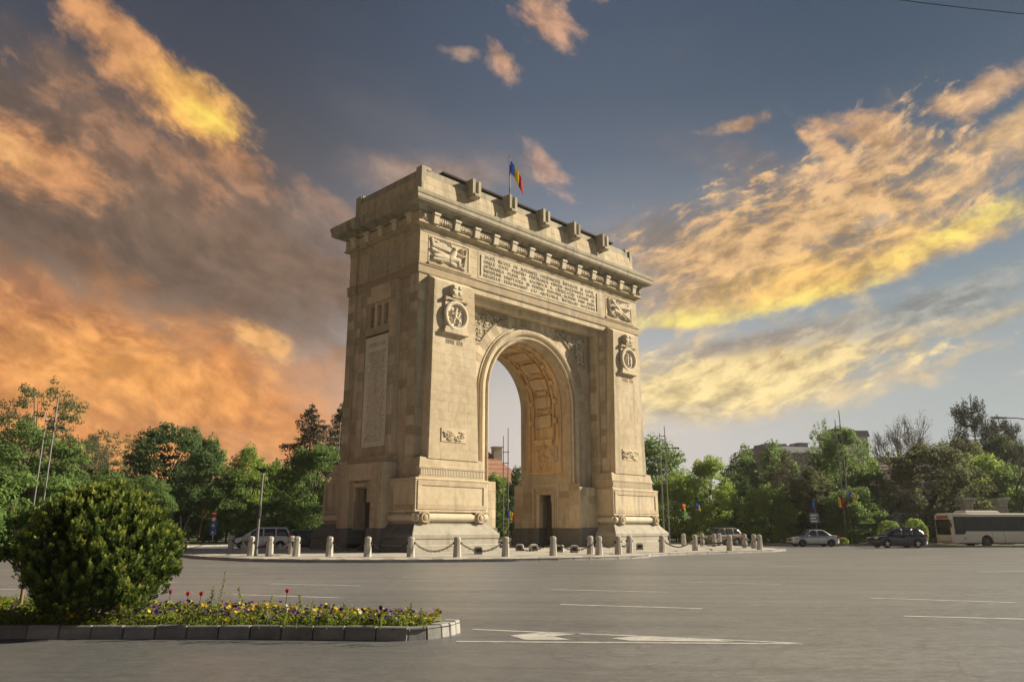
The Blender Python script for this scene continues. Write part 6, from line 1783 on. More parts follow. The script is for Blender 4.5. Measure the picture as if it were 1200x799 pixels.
tree('low', 'fresh', 1150, 96, 540, 90, 'light green tree between the two stone gate posts', idx=0)
tree('round', 'olive', 1140, 108, 524, 70, 'dull olive tree behind the gate posts')
tree('low', 'mid', 1200, 92, 552, 80, 'green tree at the right edge beyond the bus')
tree('oval', 'dark', 1188, 112, 520, 70, 'dark tree at the right edge below the street lamp')
tree('low', 'dark', 1120, 94, 580, 70, 'dark low tree above the front of the bus')
# small globe tree at the left end of the bed
tn = tree('near', 'mid', 24, 14.2, 556, 136, 'small globe-headed tree with reddish stem left of the bush', name='globe_tree', base=0.14, bark_='bark_red')
tn.children[0].scale = (1.0, 1.0, 1)
tn.children[1].location = (0.10, -0.06, 0)

# --- spruces: whorls of drooping sprays
def spruce_mesh(seed, n_whorl=26, sparse=0.8, pine=False):
    rg = np.random.default_rng(seed); R = random.Random(seed); b = MB(); b.tube([(0, 0, 0), (0, 0, 0.5), (0, 0, 1)], [0.022, 0.013, 0.002], 7); Q = []
    for k in range(n_whorl):
        u = k / (n_whorl - 1); z = 0.14 + 0.84 * u; rm = 0.5 * (1 - u) ** (0.55 if not pine else 0.45) * (1 if not pine else min(1, 0.55 + 2 * u)) * (1 + R.uniform(-0.2, 0.2) * (2 if pine else 1)) + 0.02
        for j in range(R.choice((5, 6, 7)) if not pine else R.choice((3, 4))):
            if R.random() > sparse: continue
            a = R.uniform(0, 2 * pi); L = rm * R.uniform(0.65, 1.15); n = 7; d = Vector((cos(a), sin(a), 0)); pts = []
            for i in range(n + 1):
                t = i / n; pts.append(d * L * t + Vector((0, 0, z + (0.03 if pine else -0.01) * t - (0.06 if not pine else 0.0) * L * t * 2 + 0.05 * max(0, t - 0.6))))
            b.tube(pts, [0.004 * (1 - 0.8 * i / n) for i in range(n + 1)], 4, caps=False)
            m = int(230 * L / 0.4 * (1.9 if pine else 1)) + 8; t = rg.uniform(0.12, 1, m)
            if pine: t = 0.25 + 0.75 * t
            base = np.array([tuple(p) for p in pts]); i0 = np.minimum((t * n).astype(int), n - 1); f = (t * n - i0)[:, None]
            P = base[i0] * (1 - f) + base[i0 + 1] * f
            side_ = np.array([-sin(a), cos(a), 0]); wid = (0.075 * (1 - t * 0.55))[:, None]
            P = P + side_ * rg.normal(0, 0.45, (m, 1)) * wid + np.array([0, 0, 1]) * (-np.abs(rg.normal(0, 0.022, (m, 1))) if not pine else rg.normal(0.010, 0.024, (m, 1)))
            D = np.tile(np.array([[0, 0, 0.8]]), (m, 1)); Q.append(leaf_quads(P, D, 0.024 if not pine else 0.022, rg, 2.4))
    return b.mesh('trunk', True), np_mesh('crown', np.concatenate(Q), 4)


PROTO['spruce'] = [spruce_mesh(21), spruce_mesh(22, 22, 0.7)]; PROTO['pine'] = [spruce_mesh(23, 26, 0.95, True)]
tree('spruce', 'spruce', 357, 104, 478, 98, 'dark drooping spruce standing clear of the arch', 'spruce_tree', 'conifers round the plaza', 0)
tree('spruce', 'spruce', 394, 108, 476, 88, 'second dark spruce partly behind the left pier', 'spruce_tree', 'conifers round the plaza', 1)
tree('spruce', 'spruce', 318, 118, 540, 40, 'shorter dark spruce behind the yellowish green tree', 'spruce_tree', 'conifers round the plaza', 1)
tree('pine', 'spruce', 1158, 112, 478, 80, 'tall dark pine with tiered crown near the right edge', 'pine_tree', 'conifers round the plaza', 0)
tree('pine', 'spruce', 1190, 122, 500, 70, 'dark pine at the right edge behind the street lamp', 'pine_tree', 'conifers round the plaza', 0)

# --- bare trees
def bare_tree(px, depth, top, wpx, label, seed, lean=0.0, fine_=6):
    g = Gd(px, depth); H = Hd(top, depth); R = random.Random(seed); b = MB(); tips = []
    L0 = 0.30; branches(b, Vector((0, 0, 0)), Vector((lean, 0, 1)).normalized(), L0, 0.022, fine_, R, tips, 0.5, True)
    zs = max(p.z for p, _ in tips); ws = max(max(abs(p.x), abs(p.y)) for p, _ in tips)
    me = b.mesh('branches', True); me.materials.append(M['bark'])
    t = thing('bare_tree', label, 'tree', (g.x, g.y, 0.05), 0.0, 'leafless trees on the right'); t.rotation_euler = (0, 0, -YAW)
    t.scale = (wpx / 2 / FPX * depth / ws, wpx / 2 / FPX * depth / ws, H / zs)
    o = bpy.data.objects.new('branches', me); COL.objects.link(o); o.parent = t
    P = np.array([tuple(p) for p, d in tips if d <= 1]); rg = np.random.default_rng(seed); P = np.repeat(P, 2, 0) + rg.normal(0, 0.012, (len(P) * 2, 3))
    link(np_mesh('buds', rand_quads(P, 0.009, rg, 0.1), 4), 'buds', LF['twig'], t)['kind'] = 'stuff'


bare_tree(1072, 96, 494, 100, 'leafless rounded tree rising over the brown roof', 5)
bare_tree(1192, 84, 512, 90, 'leafless tree with a leaning trunk at the right edge', 8, 0.5, 5)
bare_tree(84, 118, 526, 60, 'small leafless tree among the trees left of the bush', 11, 0.0, 5)

# --- hedges, clipped balls, undergrowth
def leaf_blob(name, label, cat, px, depth, wpx, top, leaf, n=2600, size=0.16, group=None, base=0.1, dense=True, flat=1.0, seed=0, depthw=None):
    g = Gd(px, depth); W_ = wpx / FPX * depth / 2; H = (Hd(top, depth) - base); rg = np.random.default_rng(seed + 100)
    d = rg.normal(size=(n, 3)); d /= np.linalg.norm(d, axis=1)[:, None]; d[:, 2] = np.where(d[:, 2] < -0.5, -d[:, 2], d[:, 2])
    lump = 1 + 0.07 * np.sin(d[:, 0] * 5 + seed) * np.cos(d[:, 1] * 6 + d[:, 2] * 4)
    P = d * (0.82 + 0.22 * rg.uniform(0, 1, n)[:, None] ** 0.5) * lump[:, None] * np.array([W_, depthw or W_, H * 0.55]) + np.array([0, 0, H * 0.46])
    P[:, 2] = np.maximum(P[:, 2], 0.03)
    t = thing(name, label, cat, (g.x, g.y, base), -YAW, group)
    link(np_mesh('foliage', leaf_quads(P, d, size, rg), 4), 'foliage', LF[leaf], t)
    b = MB(); b.tube([(0, 0, 0), (0, 0, H * 0.5)], [0.07, 0.04], 6)
    for k in range(5): b.tube([(0, 0, H * 0.2), (W_ * 0.6 * cos(k * 1.26), W_ * 0.6 * sin(k * 1.26), H * 0.6)], [0.04, 0.015], 5)
    b.obj('stem', M['bark'], t)


leaf_blob('clipped_shrub', 'clipped round green shrub left of the one nearer the bus', 'shrub', 1042, 74, 26, 611, 'fresh', 3200, 0.12, 'clipped round shrubs in front of the white house', seed=1)
leaf_blob('clipped_shrub', 'clipped round green shrub nearer the bus', 'shrub', 1072, 74, 26, 609, 'fresh', 3200, 0.12, 'clipped round shrubs in front of the white house', seed=2)
leaf_blob('clipped_shrub', 'low clipped shrub right behind the tail of the silver saloon', 'shrub', 986, 73, 12, 629, 'fresh', 1200, 0.10, None, seed=3)
for i, (px, dpt, w, top, lab) in enumerate(((60, 60, 130, 600, 'dark hedge behind the black saloon'), (205, 88, 90, 606, 'dark hedge behind the red-topped post'), (290, 92, 100, 606, 'dark hedge behind the white people carrier'), (372, 94, 60, 612, 'dark hedge beside the left pier'), (575, 110, 70, 616, 'dark hedge under the arch'),
                                            (795, 92, 80, 612, 'dark hedge behind the pair of masts right of the arch'), (870, 96, 90, 608, 'dark hedge behind the brown crossover'), (950, 95, 90, 606, 'dark hedge behind the silver saloon'), (1020, 92, 60, 616, 'dark hedge behind the navy crossover'), (1115, 88, 60, 612, 'dark hedge at the front of the bus'), (1190, 90, 110, 606, 'dark hedge behind the bus'))):
    leaf_blob('hedge', lab, 'hedge', px, dpt, w, top, 'dark', 5200, 0.24, 'dark hedges at the foot of the trees', seed=20 + i, depthw=1.6)

# --- far wood closing the view
rgw = np.random.default_rng(55); pxs = rgw.uniform(-500, 1700, 16000); dep = rgw.uniform(128, 170, 16000)
top_ = 7.0 + 1.6 * np.sin(pxs * 0.021) + 1.2 * np.sin(pxs * 0.057 + 1) + 0.7 * np.sin(pxs * 0.14)
zz_ = top_ * rgw.uniform(0, 1, 16000) ** 0.6
G0 = np.array([tuple(Gd(float(a), float(c))) for a, c in zip(pxs, dep)]); G0[:, 2] = zz_
fw_o = link(np_mesh('far_wood', leaf_quads(G0, rgw.normal(size=(16000, 3)) * 0.6, 1.7, rgw), 4), 'far_wood', LF['dark']); tag(fw_o, 'far-off belt of dark trees closing the view beyond the plaza', 'wood', kind='stuff')

# --- the clipped golden bush in the foreground
def golden_bush():
    rg = np.random.default_rng(91); R = random.Random(91)
    g = Gd(121, 12.75); t = thing('golden_bush', 'large round golden-green conifer bush in the flower bed', 'bush', (g.x, g.y, 0.15), -YAW)
    Rx, Rz, zc = 1.08, 1.00, 1.04
    # upright plumes packed over an egg shape; every plume is a bunch of flattened scale-leaf sprays
    K = 1500; c = rg.normal(size=(K * 2, 3)); c /= np.linalg.norm(c, axis=1)[:, None]; c = c[c[:, 2] > -0.82][:K]; K = len(c)
    th = np.arctan2(c[:, 1], c[:, 0])
    lump = 1 + 0.06 * np.sin(3 * th + 1.2) * (1 - c[:, 2] ** 2) + 0.05 * np.sin(5 * th + 4 * c[:, 2])
    ctr = c * (lump * rg.uniform(0.76, 1.04, K))[:, None] * np.array([Rx, Rx, Rz]); ctr[:, 2] += zc + 0.13 * np.exp(-((ctr[:, 0] - 0.05) ** 2 + ctr[:, 1] ** 2) / 0.12) * (c[:, 2] > 0) - 0.06 * (np.abs(ctr[:, 0]) > 0.6) * (c[:, 2] > 0.3)
    ns = 20; idx = np.repeat(np.arange(K), ns); n = len(idx); hgt = rg.uniform(0, 1, n)
    ph = (rg.uniform(0.11, 0.24, K))[idx]; pr = (rg.uniform(0.034, 0.066, K))[idx] * (1 - 0.62 * hgt ** 1.6)
    lean_ = c * np.array([1, 1, 0.25]) * 0.35
    a_ = rg.uniform(0, 2 * pi, n); rr_2 = np.sqrt(rg.uniform(0.25, 1, n)) * pr
    base = ctr[idx] + lean_[idx] * (ph * hgt)[:, None] + np.c_[np.cos(a_) * rr_2, np.sin(a_) * rr_2, (hgt - 0.45) * ph]
    ax = np.c_[np.cos(a_) * 0.45, np.sin(a_) * 0.45, np.full(n, 0.9)] + lean_[idx] + rg.normal(0, 0.16, (n, 3)); ax /= np.linalg.norm(ax, axis=1)[:, None]
    sd_ = np.cross(ax, np.c_[np.cos(a_), np.sin(a_), rg.normal(0, 0.4, n)] + 0.05); sd_ /= np.linalg.norm(sd_, axis=1)[:, None]; nr = np.cross(ax, sd_)
    L = (0.056 * rg.uniform(0.7, 1.3, n))[:, None]; Q = []
    for k in range(6):
        f = k / 5.0; ang = (-1 if k % 2 else 1) * (0.85 - 0.75 * f) + rg.normal(0, 0.15, n); c_, s_ = np.cos(ang)[:, None], np.sin(ang)[:, None]
        st = base + ax * L * (0.75 * f - 0.35); dr = ax * c_ + sd_ * s_ + nr * rg.normal(0, 0.2, (n, 1)); ln = L * (0.72 - 0.22 * f); wd = np.cross(dr, nr); wd = wd / np.linalg.norm(wd, axis=1)[:, None] * ln * 0.24
        Q.append(np.stack([st - wd * 0.5, st + dr * ln * 0.55 - wd, st + dr * ln, st + dr * ln * 0.55 + wd], 1))
    V = np.stack(Q, 1).reshape(-1, 4, 3); TIP = np.repeat(hgt, 24).astype(np.float32)
    m, nt, b, o = newmat('golden_scale_leaf'); gg = NG(nt); geo = nt.nodes.new('ShaderNodeNewGeometry')
    tcn = nt.nodes.new('ShaderNodeTexCoord'); pn_ = gg.noise(tcn.outputs['Object'], 2.2, 4, 0.6)
    at_ = nt.nodes.new('ShaderNodeAttribute'); at_.attribute_name = 'tip'
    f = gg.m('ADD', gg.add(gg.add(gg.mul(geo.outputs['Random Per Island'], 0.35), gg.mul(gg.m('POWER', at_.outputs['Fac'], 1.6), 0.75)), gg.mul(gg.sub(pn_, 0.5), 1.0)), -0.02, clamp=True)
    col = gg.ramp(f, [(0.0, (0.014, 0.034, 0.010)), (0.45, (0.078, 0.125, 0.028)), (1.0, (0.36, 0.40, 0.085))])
    nt.links.new(col, b.inputs['Base Color']); b.inputs['Roughness'].default_value = 0.8; b.inputs['Specular IOR Level'].default_value = 0.12
    tr = nt.nodes.new('ShaderNodeBsdfTranslucent'); nt.links.new(col, tr.inputs[0]); mx = nt.nodes.new('ShaderNodeMixShader'); mx.inputs[0].default_value = 0.40
    nt.links.new(b.outputs[0], mx.inputs[1]); nt.links.new(tr.outputs[0], mx.inputs[2]); nt.links.new(mx.outputs[0], o.inputs[0])
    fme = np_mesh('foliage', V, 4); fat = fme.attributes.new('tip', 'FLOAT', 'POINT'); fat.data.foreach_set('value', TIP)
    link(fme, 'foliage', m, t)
    bb = MB(); tips = []
    for k in range(7):
        a = 2 * pi * k / 7; branches(bb, Vector((0.1 * cos(a), 0.1 * sin(a), 0)), Vector((cos(a) * 0.6, sin(a) * 0.6, 1)).normalized(), 0.75, 0.045, 3, R, tips, 0.5)
    bb.obj('stem', M['bark'], t, smooth=True)
    # dead inner sprays that close the heart of the bush
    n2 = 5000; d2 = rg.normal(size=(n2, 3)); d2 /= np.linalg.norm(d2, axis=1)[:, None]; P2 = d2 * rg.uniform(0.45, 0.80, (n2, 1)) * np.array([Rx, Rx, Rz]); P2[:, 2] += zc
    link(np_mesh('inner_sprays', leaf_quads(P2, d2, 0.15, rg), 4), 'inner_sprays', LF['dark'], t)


golden_bush()

# ================================================================ BUILDINGS
M['wall_white'] = plain('render_white', (0.55, 0.54, 0.50), 0.9, 0, 0.2, 0.1, 0.6); M['wall_grey'] = plain('render_grey', (0.22, 0.22, 0.24), 0.9, 0, 0.2, 0.12, 0.4); M['wall_cream'] = plain('render_cream', (0.55, 0.50, 0.40), 0.9, 0, 0.2, 0.1, 0.6)
M['pane'] = glassmat('window_pane', (0.03, 0.035, 0.04), 0.1); M['frame'] = plain('window_frame', (0.3, 0.3, 0.29), 0.6)


def tilemat(name, c0, c1):
    m, nt, b, out = newmat(name); g = NG(nt); t = nt.nodes.new('ShaderNodeTexCoord'); x, y, z = g.sep(t.outputs['Object'])
    n = g.noise(t.outputs['Object'], 1.2, 6, 0.65); w = g.m('SINE', g.mul(z, 30.0))
    col = g.mix(g.m('ADD', g.add(g.mul(n, 0.8), g.mul(w, 0.10)), 0.1, clamp=True), c0, c1); nt.links.new(col, b.inputs['Base Color']); b.inputs['Roughness'].default_value = 0.85; return m


M['tile_red'] = tilemat('roof_tile_red', (0.30, 0.13, 0.085), (0.52, 0.28, 0.19)); M['tile_brown'] = tilemat('roof_tile_brown', (0.07, 0.045, 0.04), (0.16, 0.11, 0.095)); M['roof_grey'] = plain('roof_sheet_grey', (0.16, 0.17, 0.19), 0.6)


def house(name, label, px, depth, L, D, eave, ridge, rz, wall, roofm, wins, chim=(), hip=1.2, floors=None, oh=0.35):
    g = Gd(px, depth); t = thing(name, label, 'house', (g.x, g.y, 0.05), rz)
    b = MB(); b.box(-L / 2, L / 2, -D / 2, D / 2, 0, eave); b.obj('wall', wall, t)
    r = MB(); a, c = L / 2 + oh, D / 2 + oh
    r.v = [(-a, -c, eave - 0.1), (a, -c, eave - 0.1), (a, c, eave - 0.1), (-a, c, eave - 0.1), (-a, -c, eave + 0.12), (a, -c, eave + 0.12), (a, c, eave + 0.12), (-a, c, eave + 0.12), (-a + hip, 0, ridge), (a - hip, 0, ridge)]
    for f in ((3, 2, 1, 0), (0, 1, 5, 4), (1, 2, 6, 5), (2, 3, 7, 6), (3, 0, 4, 7), (4, 5, 9, 8), (6, 7, 8, 9), (5, 6, 9), (7, 4, 8)): r.face(f)
    ro = r.obj('roof', roofm, t)
    # tile courses, ridge caps
    tc_ = MB(); nc = 9
    for s in (-1, 1):
        for k in range(nc):
            u = k / nc; z = eave + 0.12 + (ridge - eave - 0.12) * u; y = s * (c * (1 - u)); xa = a - hip * u
            tc_.box(-xa, xa, min(y, y - s * 0.10), max(y, y - s * 0.10), z - 0.01, z + 0.07)
    tag(tc_.obj('tile_course', roofm, ro), kind='stuff')
    rc = MB(); rc.tube([(-a + hip, 0, ridge), (a - hip, 0, ridge)], 0.12, 6); rc.obj('ridge_cap', roofm, ro)
    for x, y, w, h in chim:
        ch = MB(); ch.box(x - w / 2, x + w / 2, y - w / 2, y + w / 2, eave, h); ch.box(x - w / 2 - 0.1, x + w / 2 + 0.1, y - w / 2 - 0.1, y + w / 2 + 0.1, h, h + 0.18); ch.obj('chimney', M['wall_cream'], ro)
    for x, z, w, h in wins:
        f = MB(); frame_y = -D / 2
        f.box(x - w / 2 - 0.08, x + w / 2 + 0.08, frame_y - 0.06, frame_y + 0.05, z - 0.08, z); f.box(x - w / 2 - 0.08, x + w / 2 + 0.08, frame_y - 0.05, frame_y + 0.05, z + h, z + h + 0.08)
        for xx in (x - w / 2 - 0.04, x, x + w / 2 + 0.04): f.box(xx - 0.04, xx + 0.04, frame_y - 0.049, frame_y + 0.05, z, z + h)
        fo = f.obj('window', M['frame'], t); p_ = MB(); p_.box(x - w / 2, x + w / 2, frame_y - 0.02, frame_y + 0.02, z, z + h); p_.obj('pane', M['pane'], fo)
    return t


FACE = -YAW                                                    # local -y looks at the camera
hs = house('white_house', 'white two-storey house with brown hipped roof behind the navy crossover', 1064, 100, 13.5, 9, 6.3, 10.4, FACE + 0.12, M['wall_white'], M['tile_brown'], ((-5.2, 4.2, 1.3, 1.4), (-2.0, 4.2, 1.3, 1.4), (1.4, 4.2, 1.2, 1.4), (4.6, 4.2, 1.2, 1.4), (-5.0, 1.0, 1.8, 1.9), (4.6, 1.0, 1.3, 1.8)), ((4.0, 1.0, 0.8, 11.2),))
pb_ = MB(); pb_.box(-1.4, 3.4, -6.6, -4.5, 3.0, 3.25); pb_.hexa([(-1.7, -6.9, 3.25), (3.7, -6.9, 3.25), (3.7, -4.4, 3.25), (-1.7, -4.4, 3.25), (-1.2, -5.6, 3.9), (3.2, -5.6, 3.9), (3.2, -4.4, 3.9), (-1.2, -4.4, 3.9)])
pb_.obj('porch_roof', M['tile_brown'], hs); pc = MB()
for x in (-1.2, 1.0, 3.2): pc.box(x - 0.12, x + 0.12, -6.5, -6.26, 0, 3.0)
pc.obj('porch_post', M['wall_white'], hs)
pd = MB(); pd.box(0.3, 1.5, -4.53, -4.45, 0.1, 2.4); pd.obj('door', M['pane'], hs)
house('red_roofed_house', 'house with tall red tiled roof and pale chimney seen through the arch', 553, 116, 16.5, 12, 6.4, 12.9, FACE + 0.35, M['wall_cream'], M['tile_red'], ((-4.6, 3.4, 1.3, 1.6), (-1.0, 3.4, 1.3, 1.6), (3.0, 3.4, 1.3, 1.6), (6.0, 3.4, 1.2, 1.6)), ((3.6, -0.6, 1.3, 13.4),), hip=6.2)
house('pale_house', 'pale house glimpsed between the trees left of the spruces', 318, 130, 14, 10, 9.0, 11.0, FACE + 0.3, M['wall_white'], M['roof_grey'], ((-4, 5.6, 1.4, 1.6), (-1, 5.6, 1.4, 1.6), (2, 5.6, 1.4, 1.6), (5, 5.6, 1.4, 1.6), (-4, 2.0, 1.4, 1.6), (2, 2.0, 1.4, 1.6)))


def block(name, label, px, depth, L, D, H, rz, wall, cols, rows, z0, roofbits, slope=0.0):
    g = Gd(px, depth); t = thing(name, label, 'building', (g.x, g.y, 0.05), rz)
    b = MB(); b.box(-L / 2, L / 2, -D / 2, D / 2, 0, H - 1.8); b.obj('wall', wall, t)
    r = MB(); r.sweep([(-L / 2 - 0.5, -D / 2 - 0.5), (L / 2 + 0.5, -D / 2 - 0.5), (L / 2 + 0.5, D / 2 + 0.5), (-L / 2 - 0.5, D / 2 + 0.5)], [(0, H - 1.82), (0.0, H - 1.5), (-slope, H), (-slope - 0.5, H + 0.05)]); ro = r.obj('roof', M['roof_grey'], t)
    for x, w, h in roofbits: q = MB(); q.box(x - w / 2, x + w / 2, -2, 2, H, H + h); q.obj('roof_unit', M['wall_grey'], ro, bevel=0.05)
    fm = None
    for j in range(rows):
        for i in range(cols):
            x = -L / 2 + L * (i + 0.5) / cols; z = z0 + j * 3.1; w = L / cols * 0.6
            if fm is None:
                f = MB(); f.box(-w / 2 - 0.1, w / 2 + 0.1, -0.08, 0.05, -0.12, 0); f.box(-w / 2 - 0.1, -w / 2, -0.06, 0.05, 0, 1.7); f.box(w / 2, w / 2 + 0.1, -0.06, 0.05, 0, 1.7); f.box(-w / 2 - 0.1, w / 2 + 0.1, -0.061, 0.05, 1.7, 1.8); fm = f.mesh('window'); fm.materials.append(M['frame'])
                p_ = MB(); p_.box(-w / 2, w / 2, -0.02, 0.03, 0, 1.7); pm = p_.mesh('pane'); pm.materials.append(M['pane'])
            fo = bpy.data.objects.new('window', fm); COL.objects.link(fo); fo.parent = t; fo.location = (x, -D / 2, z)
            po = bpy.data.objects.new('pane', pm); COL.objects.link(po); po.parent = fo
    return t


block('grey_hotel', 'long grey flat-roofed hotel rising behind the rounded trees', 925, 190, 17, 12, 20.6, FACE + 0.25, M['wall_grey'], 14, 6, 1.2, ((-4.0, 2.0, 1.2), (-0.6, 1.0, 1.1), (1.8, 0.6, 0.9), (4.6, 2.6, 1.5), (-6.4, 0.8, 0.8)), 0.8)
block('tower_block', 'pale tower block just showing above the tall tree by the masts', 998, 230, 10.5, 10, 29.5, FACE, M['wall_white'], 5, 8, 3.0, ((-2.5, 2.2, 1.0), (2.2, 1.4, 0.8)), 0.3)

# --- stone gate posts and a low wall behind the bus
for px, lab in ((1136, 'left stone gate post with flat cap above the bus'), (1177, 'right stone gate post with flat cap above the bus')):
    g = Gd(px, 76); t = thing('gate_post', lab, 'gate post', (g.x, g.y, 0.05), -YAW, 'stone gate posts behind the bus')
    b = MB(); b.box(-0.46, 0.46, -0.46, 0.46, 0, 0.5)
    for k in range(7): b.box(-0.39 - 0.01 * (k % 2), 0.39 + 0.01 * (k % 2), -0.39, 0.39 + 0.001 * k, 0.5 + k * 0.5 + 0.012, 1.0 + k * 0.5)
    b.obj('shaft', M['kerb'], t, bevel=0.02); b = MB(); b.box(-0.46, 0.46, -0.46, 0.46, 4.0, 4.16); b.box(-0.6, 0.6, -0.6, 0.6, 4.16, 4.40); b.obj('cap', M['kerb'], t, bevel=0.03)

# ================================================================ MASTS, SIGNS, LAMPS
def masts(px, depth, top1, top2, gap, label, flags=(), bars=(), arm=None, base=0.1):
    g = Gd(px, depth); t = thing('twin_mast', label, 'mast', (g.x, g.y, base), -YAW, 'paired thin steel lighting masts round the plaza')
    hs_ = (Hd(top1, depth), Hd(top2, depth))
    for s, h in ((-1, hs_[0]), (1, hs_[1])):
        b = MB(); b.tube([(s * gap / 2, 0, 0), (s * gap / 2, 0, h * 0.6), (s * gap / 2, 0, h)], [0.07, 0.06, 0.04], 8); b.obj('pole', M['steel'], t, angle=40)
    b = MB()
    for z in bars: b.tube([(-gap / 2 - 0.1, 0, z), (gap / 2 + 0.1, 0, z)], 0.04, 6)
    b.obj('crossbar', M['steel'], t)
    if arm:
        z, x0, x1 = arm; b = MB(); b.tube([(x0, 0, z), (x1, 0, z)], 0.04, 6)
        for x in (x0, x1): b.hexa([(x - 0.35, -0.12, z - 0.04), (x + 0.35, -0.12, z - 0.04), (x + 0.35, 0.12, z - 0.04), (x - 0.35, 0.12, z - 0.04), (x - 0.25, -0.08, z + 0.1), (x + 0.25, -0.08, z + 0.1), (x + 0.25, 0.08, z + 0.1), (x - 0.25, 0.08, z + 0.1)])
        b.obj('lamp_arm', M['steel'], t)
    for i, (dx_, z, L, H, mats, lab) in enumerate(flags):
        p = g + RGT * dx_ - FWD * 0.15
        flag('flag', lab, (p.x, p.y, z), L, H, 0.5, -YAW + (0.1 if dx_ > 0 or L > 0 else 0), i * 1.3, None, mats)
    return t


masts(592.5, 84, 518, 509, 0.52, 'pair of thin masts seen through the arch opening', ((0.15, 3.6, 1.2, 0.85, None, 'small blue yellow and red flag on the masts under the arch'),), (1.9, 8.4, 9.6), None)
masts(781, 76, 515, 507, 0.5, 'pair of thin masts with a lamp arm right of the arch', ((1.6, 4.0, 0.45, 0.55, [TRI[2], TRI[1], TRI[1]], 'small red and yellow flag right of the arch'), (3.0, 4.0, 0.45, 0.55, [TRI[0], TRI[0], TRI[1]], 'small blue and yellow flag right of the arch')), (7.0, 10.4), (9.2, 0.4, 1.3))
masts(994, 76, 500, 489, 0.48, 'tallest pair of thin masts among the right-hand trees', ((-0.75, 4.6, 0.9, 0.95, [TRI[1], TRI[2], TRI[2]], 'red and yellow flag left of the tallest masts'), (0.35, 5.2, 1.0, 0.8, [TRI[0], TRI[1], TRI[1]], 'blue and yellow flag right of the tallest masts')), (3.2, 8.8), (10.0, -1.5, 0.1))
masts(41, 62, 492, 474, 0.75, 'pair of thin masts at the far left above the trees', (), (8.6, 10.0), (9.4, 0.2, 1.0))
masts(389, 92, 531, 504, 0.65, 'pair of thin masts just left of the left pier', (), (8.2,), (9.0, -0.6, 0.2))

g = Gp(299.5, 651.4, 0.13); t = thing('lamp_post', 'slim grey post with a small lamp head among the left bollards', 'lamp post', (g.x, g.y, 0.13), -YAW)
b = MB(); b.tube([(0, 0, 0), (0.02, 0, 1.2), (0.06, 0, 4.6)], [0.11, 0.075, 0.06], 10); b.obj('pole', M['steel'], t, angle=40)
b = MB(); b.box(-0.22, 0.28, -0.14, 0.14, 4.6, 4.72); b.box(-0.1, 0.2, -0.1, 0.1, 4.50, 4.6); b.obj('lamp_head', M['iron'], t, bevel=0.02)
b = MB(); b.lathe([(0.13, 2.0), (0.14, 2.1), (0.14, 2.6), (0.13, 2.7)], 10); b.obj('traffic_box', M['iron'], t)

g = Gd(236, 80); t = thing('leaning_post', 'leaning wooden post with a red cap beside the round signs', 'post', (g.x, g.y, 0.1), -YAW)
b = MB(); b.tube([(-0.3, 0, 0), (0.1, 0, 3.0)], [0.10, 0.08], 8); b.obj('pole', M['bark_red'], t, angle=40); b = MB(); b.lathe([(0.16, 2.95), (0.2, 3.05), (0.18, 3.3), (0.05, 3.38)], 10, Matrix.Translation((0.12, 0, 0))); b.obj('red_cap', M['tail'], t)

M['sign_red'] = plain('sign_red', (0.50, 0.03, 0.03), 0.4); M['sign_white'] = plain('sign_white', (0.75, 0.75, 0.73), 0.4); M['sign_blue'] = plain('sign_blue', (0.02, 0.10, 0.42), 0.4)
g = Gd(250, 78); t = thing('sign_post', 'sign post carrying two round and two square blue traffic signs', 'traffic sign', (g.x, g.y, 0.1), -YAW)
b = MB(); b.tube([(0, 0, 0), (0, 0, 3.2)], 0.04, 8); b.obj('pole', M['steel'], t, angle=40)
Rx90 = Matrix.Rotation(pi / 2, 4, 'X')
for z, bar in ((2.95, True), (2.40, False)):
    b = MB(); b.lathe([(0.26, 0.03), (0.27, 0.05), (0.26, 0.07)], 20, Matrix.Translation((0, 0, z)) @ Rx90); s_ = b.obj('round_sign', M['sign_red'], t, angle=40)
    b = MB()
    if bar: b.box(-0.18, 0.18, -0.078, -0.06, z - 0.05, z + 0.05)
    else: b.lathe([(0.18, 0.06), (0.18, 0.077)], 20, Matrix.Translation((0, 0, z)) @ Rx90)
    b.obj('sign_face', M['sign_white'], s_)
for z in (1.85, 1.15):
    b = MB(); b.box(-0.29, 0.29, -0.07, -0.04, z - 0.29, z + 0.29); s_ = b.obj('square_sign', M['sign_blue'], t, bevel=0.01)
    b = MB(); b.poly([(-0.16, -0.075, z - 0.17), (0.16, -0.075, z - 0.17), (0.0, -0.075, z + 0.15)]); 
    b.obj('sign_face', M['sign_white'], s_)
g = Gd(957, 76); t = thing('sign_post', 'blue direction sign on a post behind the silver saloon', 'traffic sign', (g.x, g.y, 0.1), -YAW)
b = MB(); b.tube([(0, 0, 0), (0, 0, 4.3)], 0.05, 8); b.obj('pole', M['steel'], t, angle=40)
b = MB(); b.box(-0.6, 0.3, -0.09, -0.05, 2.0, 2.95); s_ = b.obj('sign_board', plain('sign_grey_blue', (0.16, 0.20, 0.28), 0.5), t, bevel=0.01)
b = MB()
for k in range(3): b.box(-0.52, 0.1 - 0.1 * (k % 2), -0.10, -0.088, 2.12 + 0.28 * k, 2.24 + 0.28 * k)
b.obj('sign_stripe', M['sign_white'], s_)
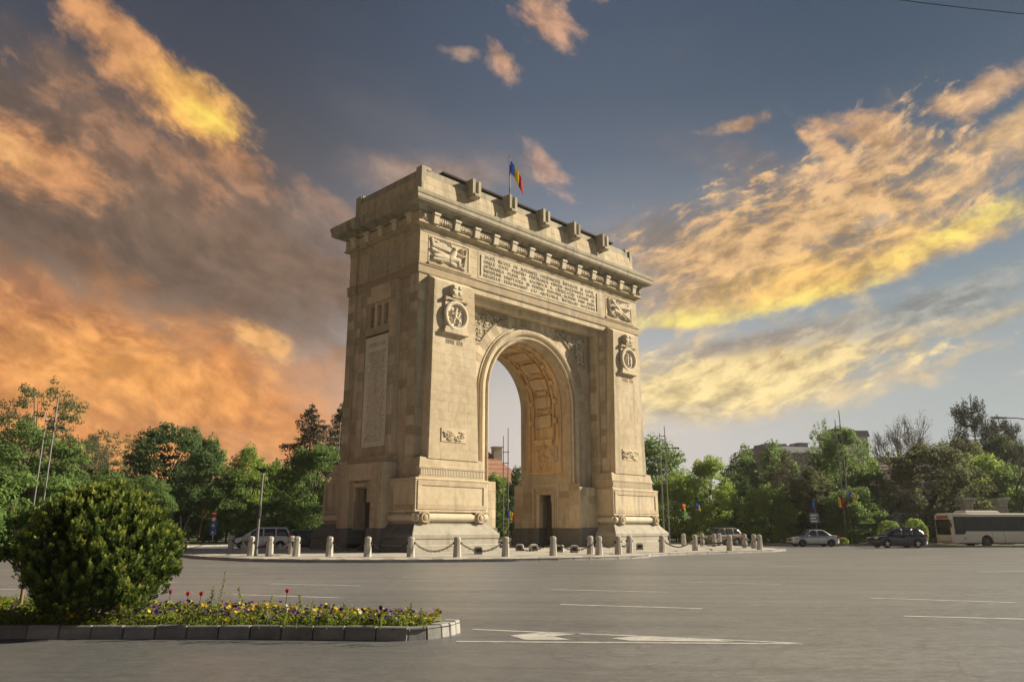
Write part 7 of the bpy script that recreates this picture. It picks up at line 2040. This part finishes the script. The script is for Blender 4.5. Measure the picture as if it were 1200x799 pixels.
b = MB(); b.box(-0.22, 0.02, -0.09, -0.05, 3.3, 4.2); b.obj('banner', M['sign_blue'], t)
g = Gd(1237, 60); t = thing('street_lamp', 'grey street lamp reaching in over the right edge', 'street lamp', (g.x, g.y, 0.1), -YAW)
b = MB(); b.tube([(0, 0, 0), (0, 0, 9.4), (-0.1, 0, 9.7)], [0.11, 0.08, 0.07], 8); b.tube([(-0.1, 0, 9.7), (-1.6, 0, 9.95), (-2.6, 0, 9.95)], 0.045, 6); b.obj('pole', M['steel'], t, angle=40)
b = MB(); b.hexa([(-3.6, -0.16, 9.88), (-2.5, -0.12, 9.9), (-2.5, 0.12, 9.9), (-3.6, 0.16, 9.88), (-3.4, -0.08, 10.06), (-2.55, -0.06, 10.02), (-2.55, 0.06, 10.02), (-3.4, 0.08, 10.06)]); b.obj('lamp_head', M['steel'], t, bevel=0.03)
# overhead wire crossing the top right corner
a = Vector(CAM) + (FWD * 20 + RGT * 11.5 + Vector((0, 0, 15.55))); c = Vector(CAM) + (FWD * 20 + RGT * 24.0 + Vector((0, 0, 14.55)))
b = MB(); b.tube([tuple(a.lerp(c, k / 10) - Vector((0, 0, 0.25 * 4 * (k / 10) * (1 - k / 10)))) for k in range(11)], 0.012, 5)
tag(b.obj('overhead_wire', M['iron']), 'thin dark overhead wire in the top right corner of the sky', 'wire')

# ================================================================ HAZE: thin evening air between the plaza and the far trees
hz = MB(); hz.box(-330, 330, -330, 330, -1.5, 46.0)
hzm = bpy.data.materials.new('haze_air'); hzm.use_nodes = True
hn = hzm.node_tree; hn.nodes.clear(); ho = hn.nodes.new('ShaderNodeOutputMaterial'); hv = hn.nodes.new('ShaderNodeVolumePrincipled')
hv.inputs['Color'].default_value = (0.93, 0.94, 0.96, 1); hv.inputs['Density'].default_value = 0.00018; hv.inputs['Anisotropy'].default_value = 0.25
hn.links.new(hv.outputs[0], ho.inputs['Volume'])
tag(hz.obj('haze', hzm), 'thin pale evening haze over the plaza and the trees', 'haze', kind='stuff')  # HAZE
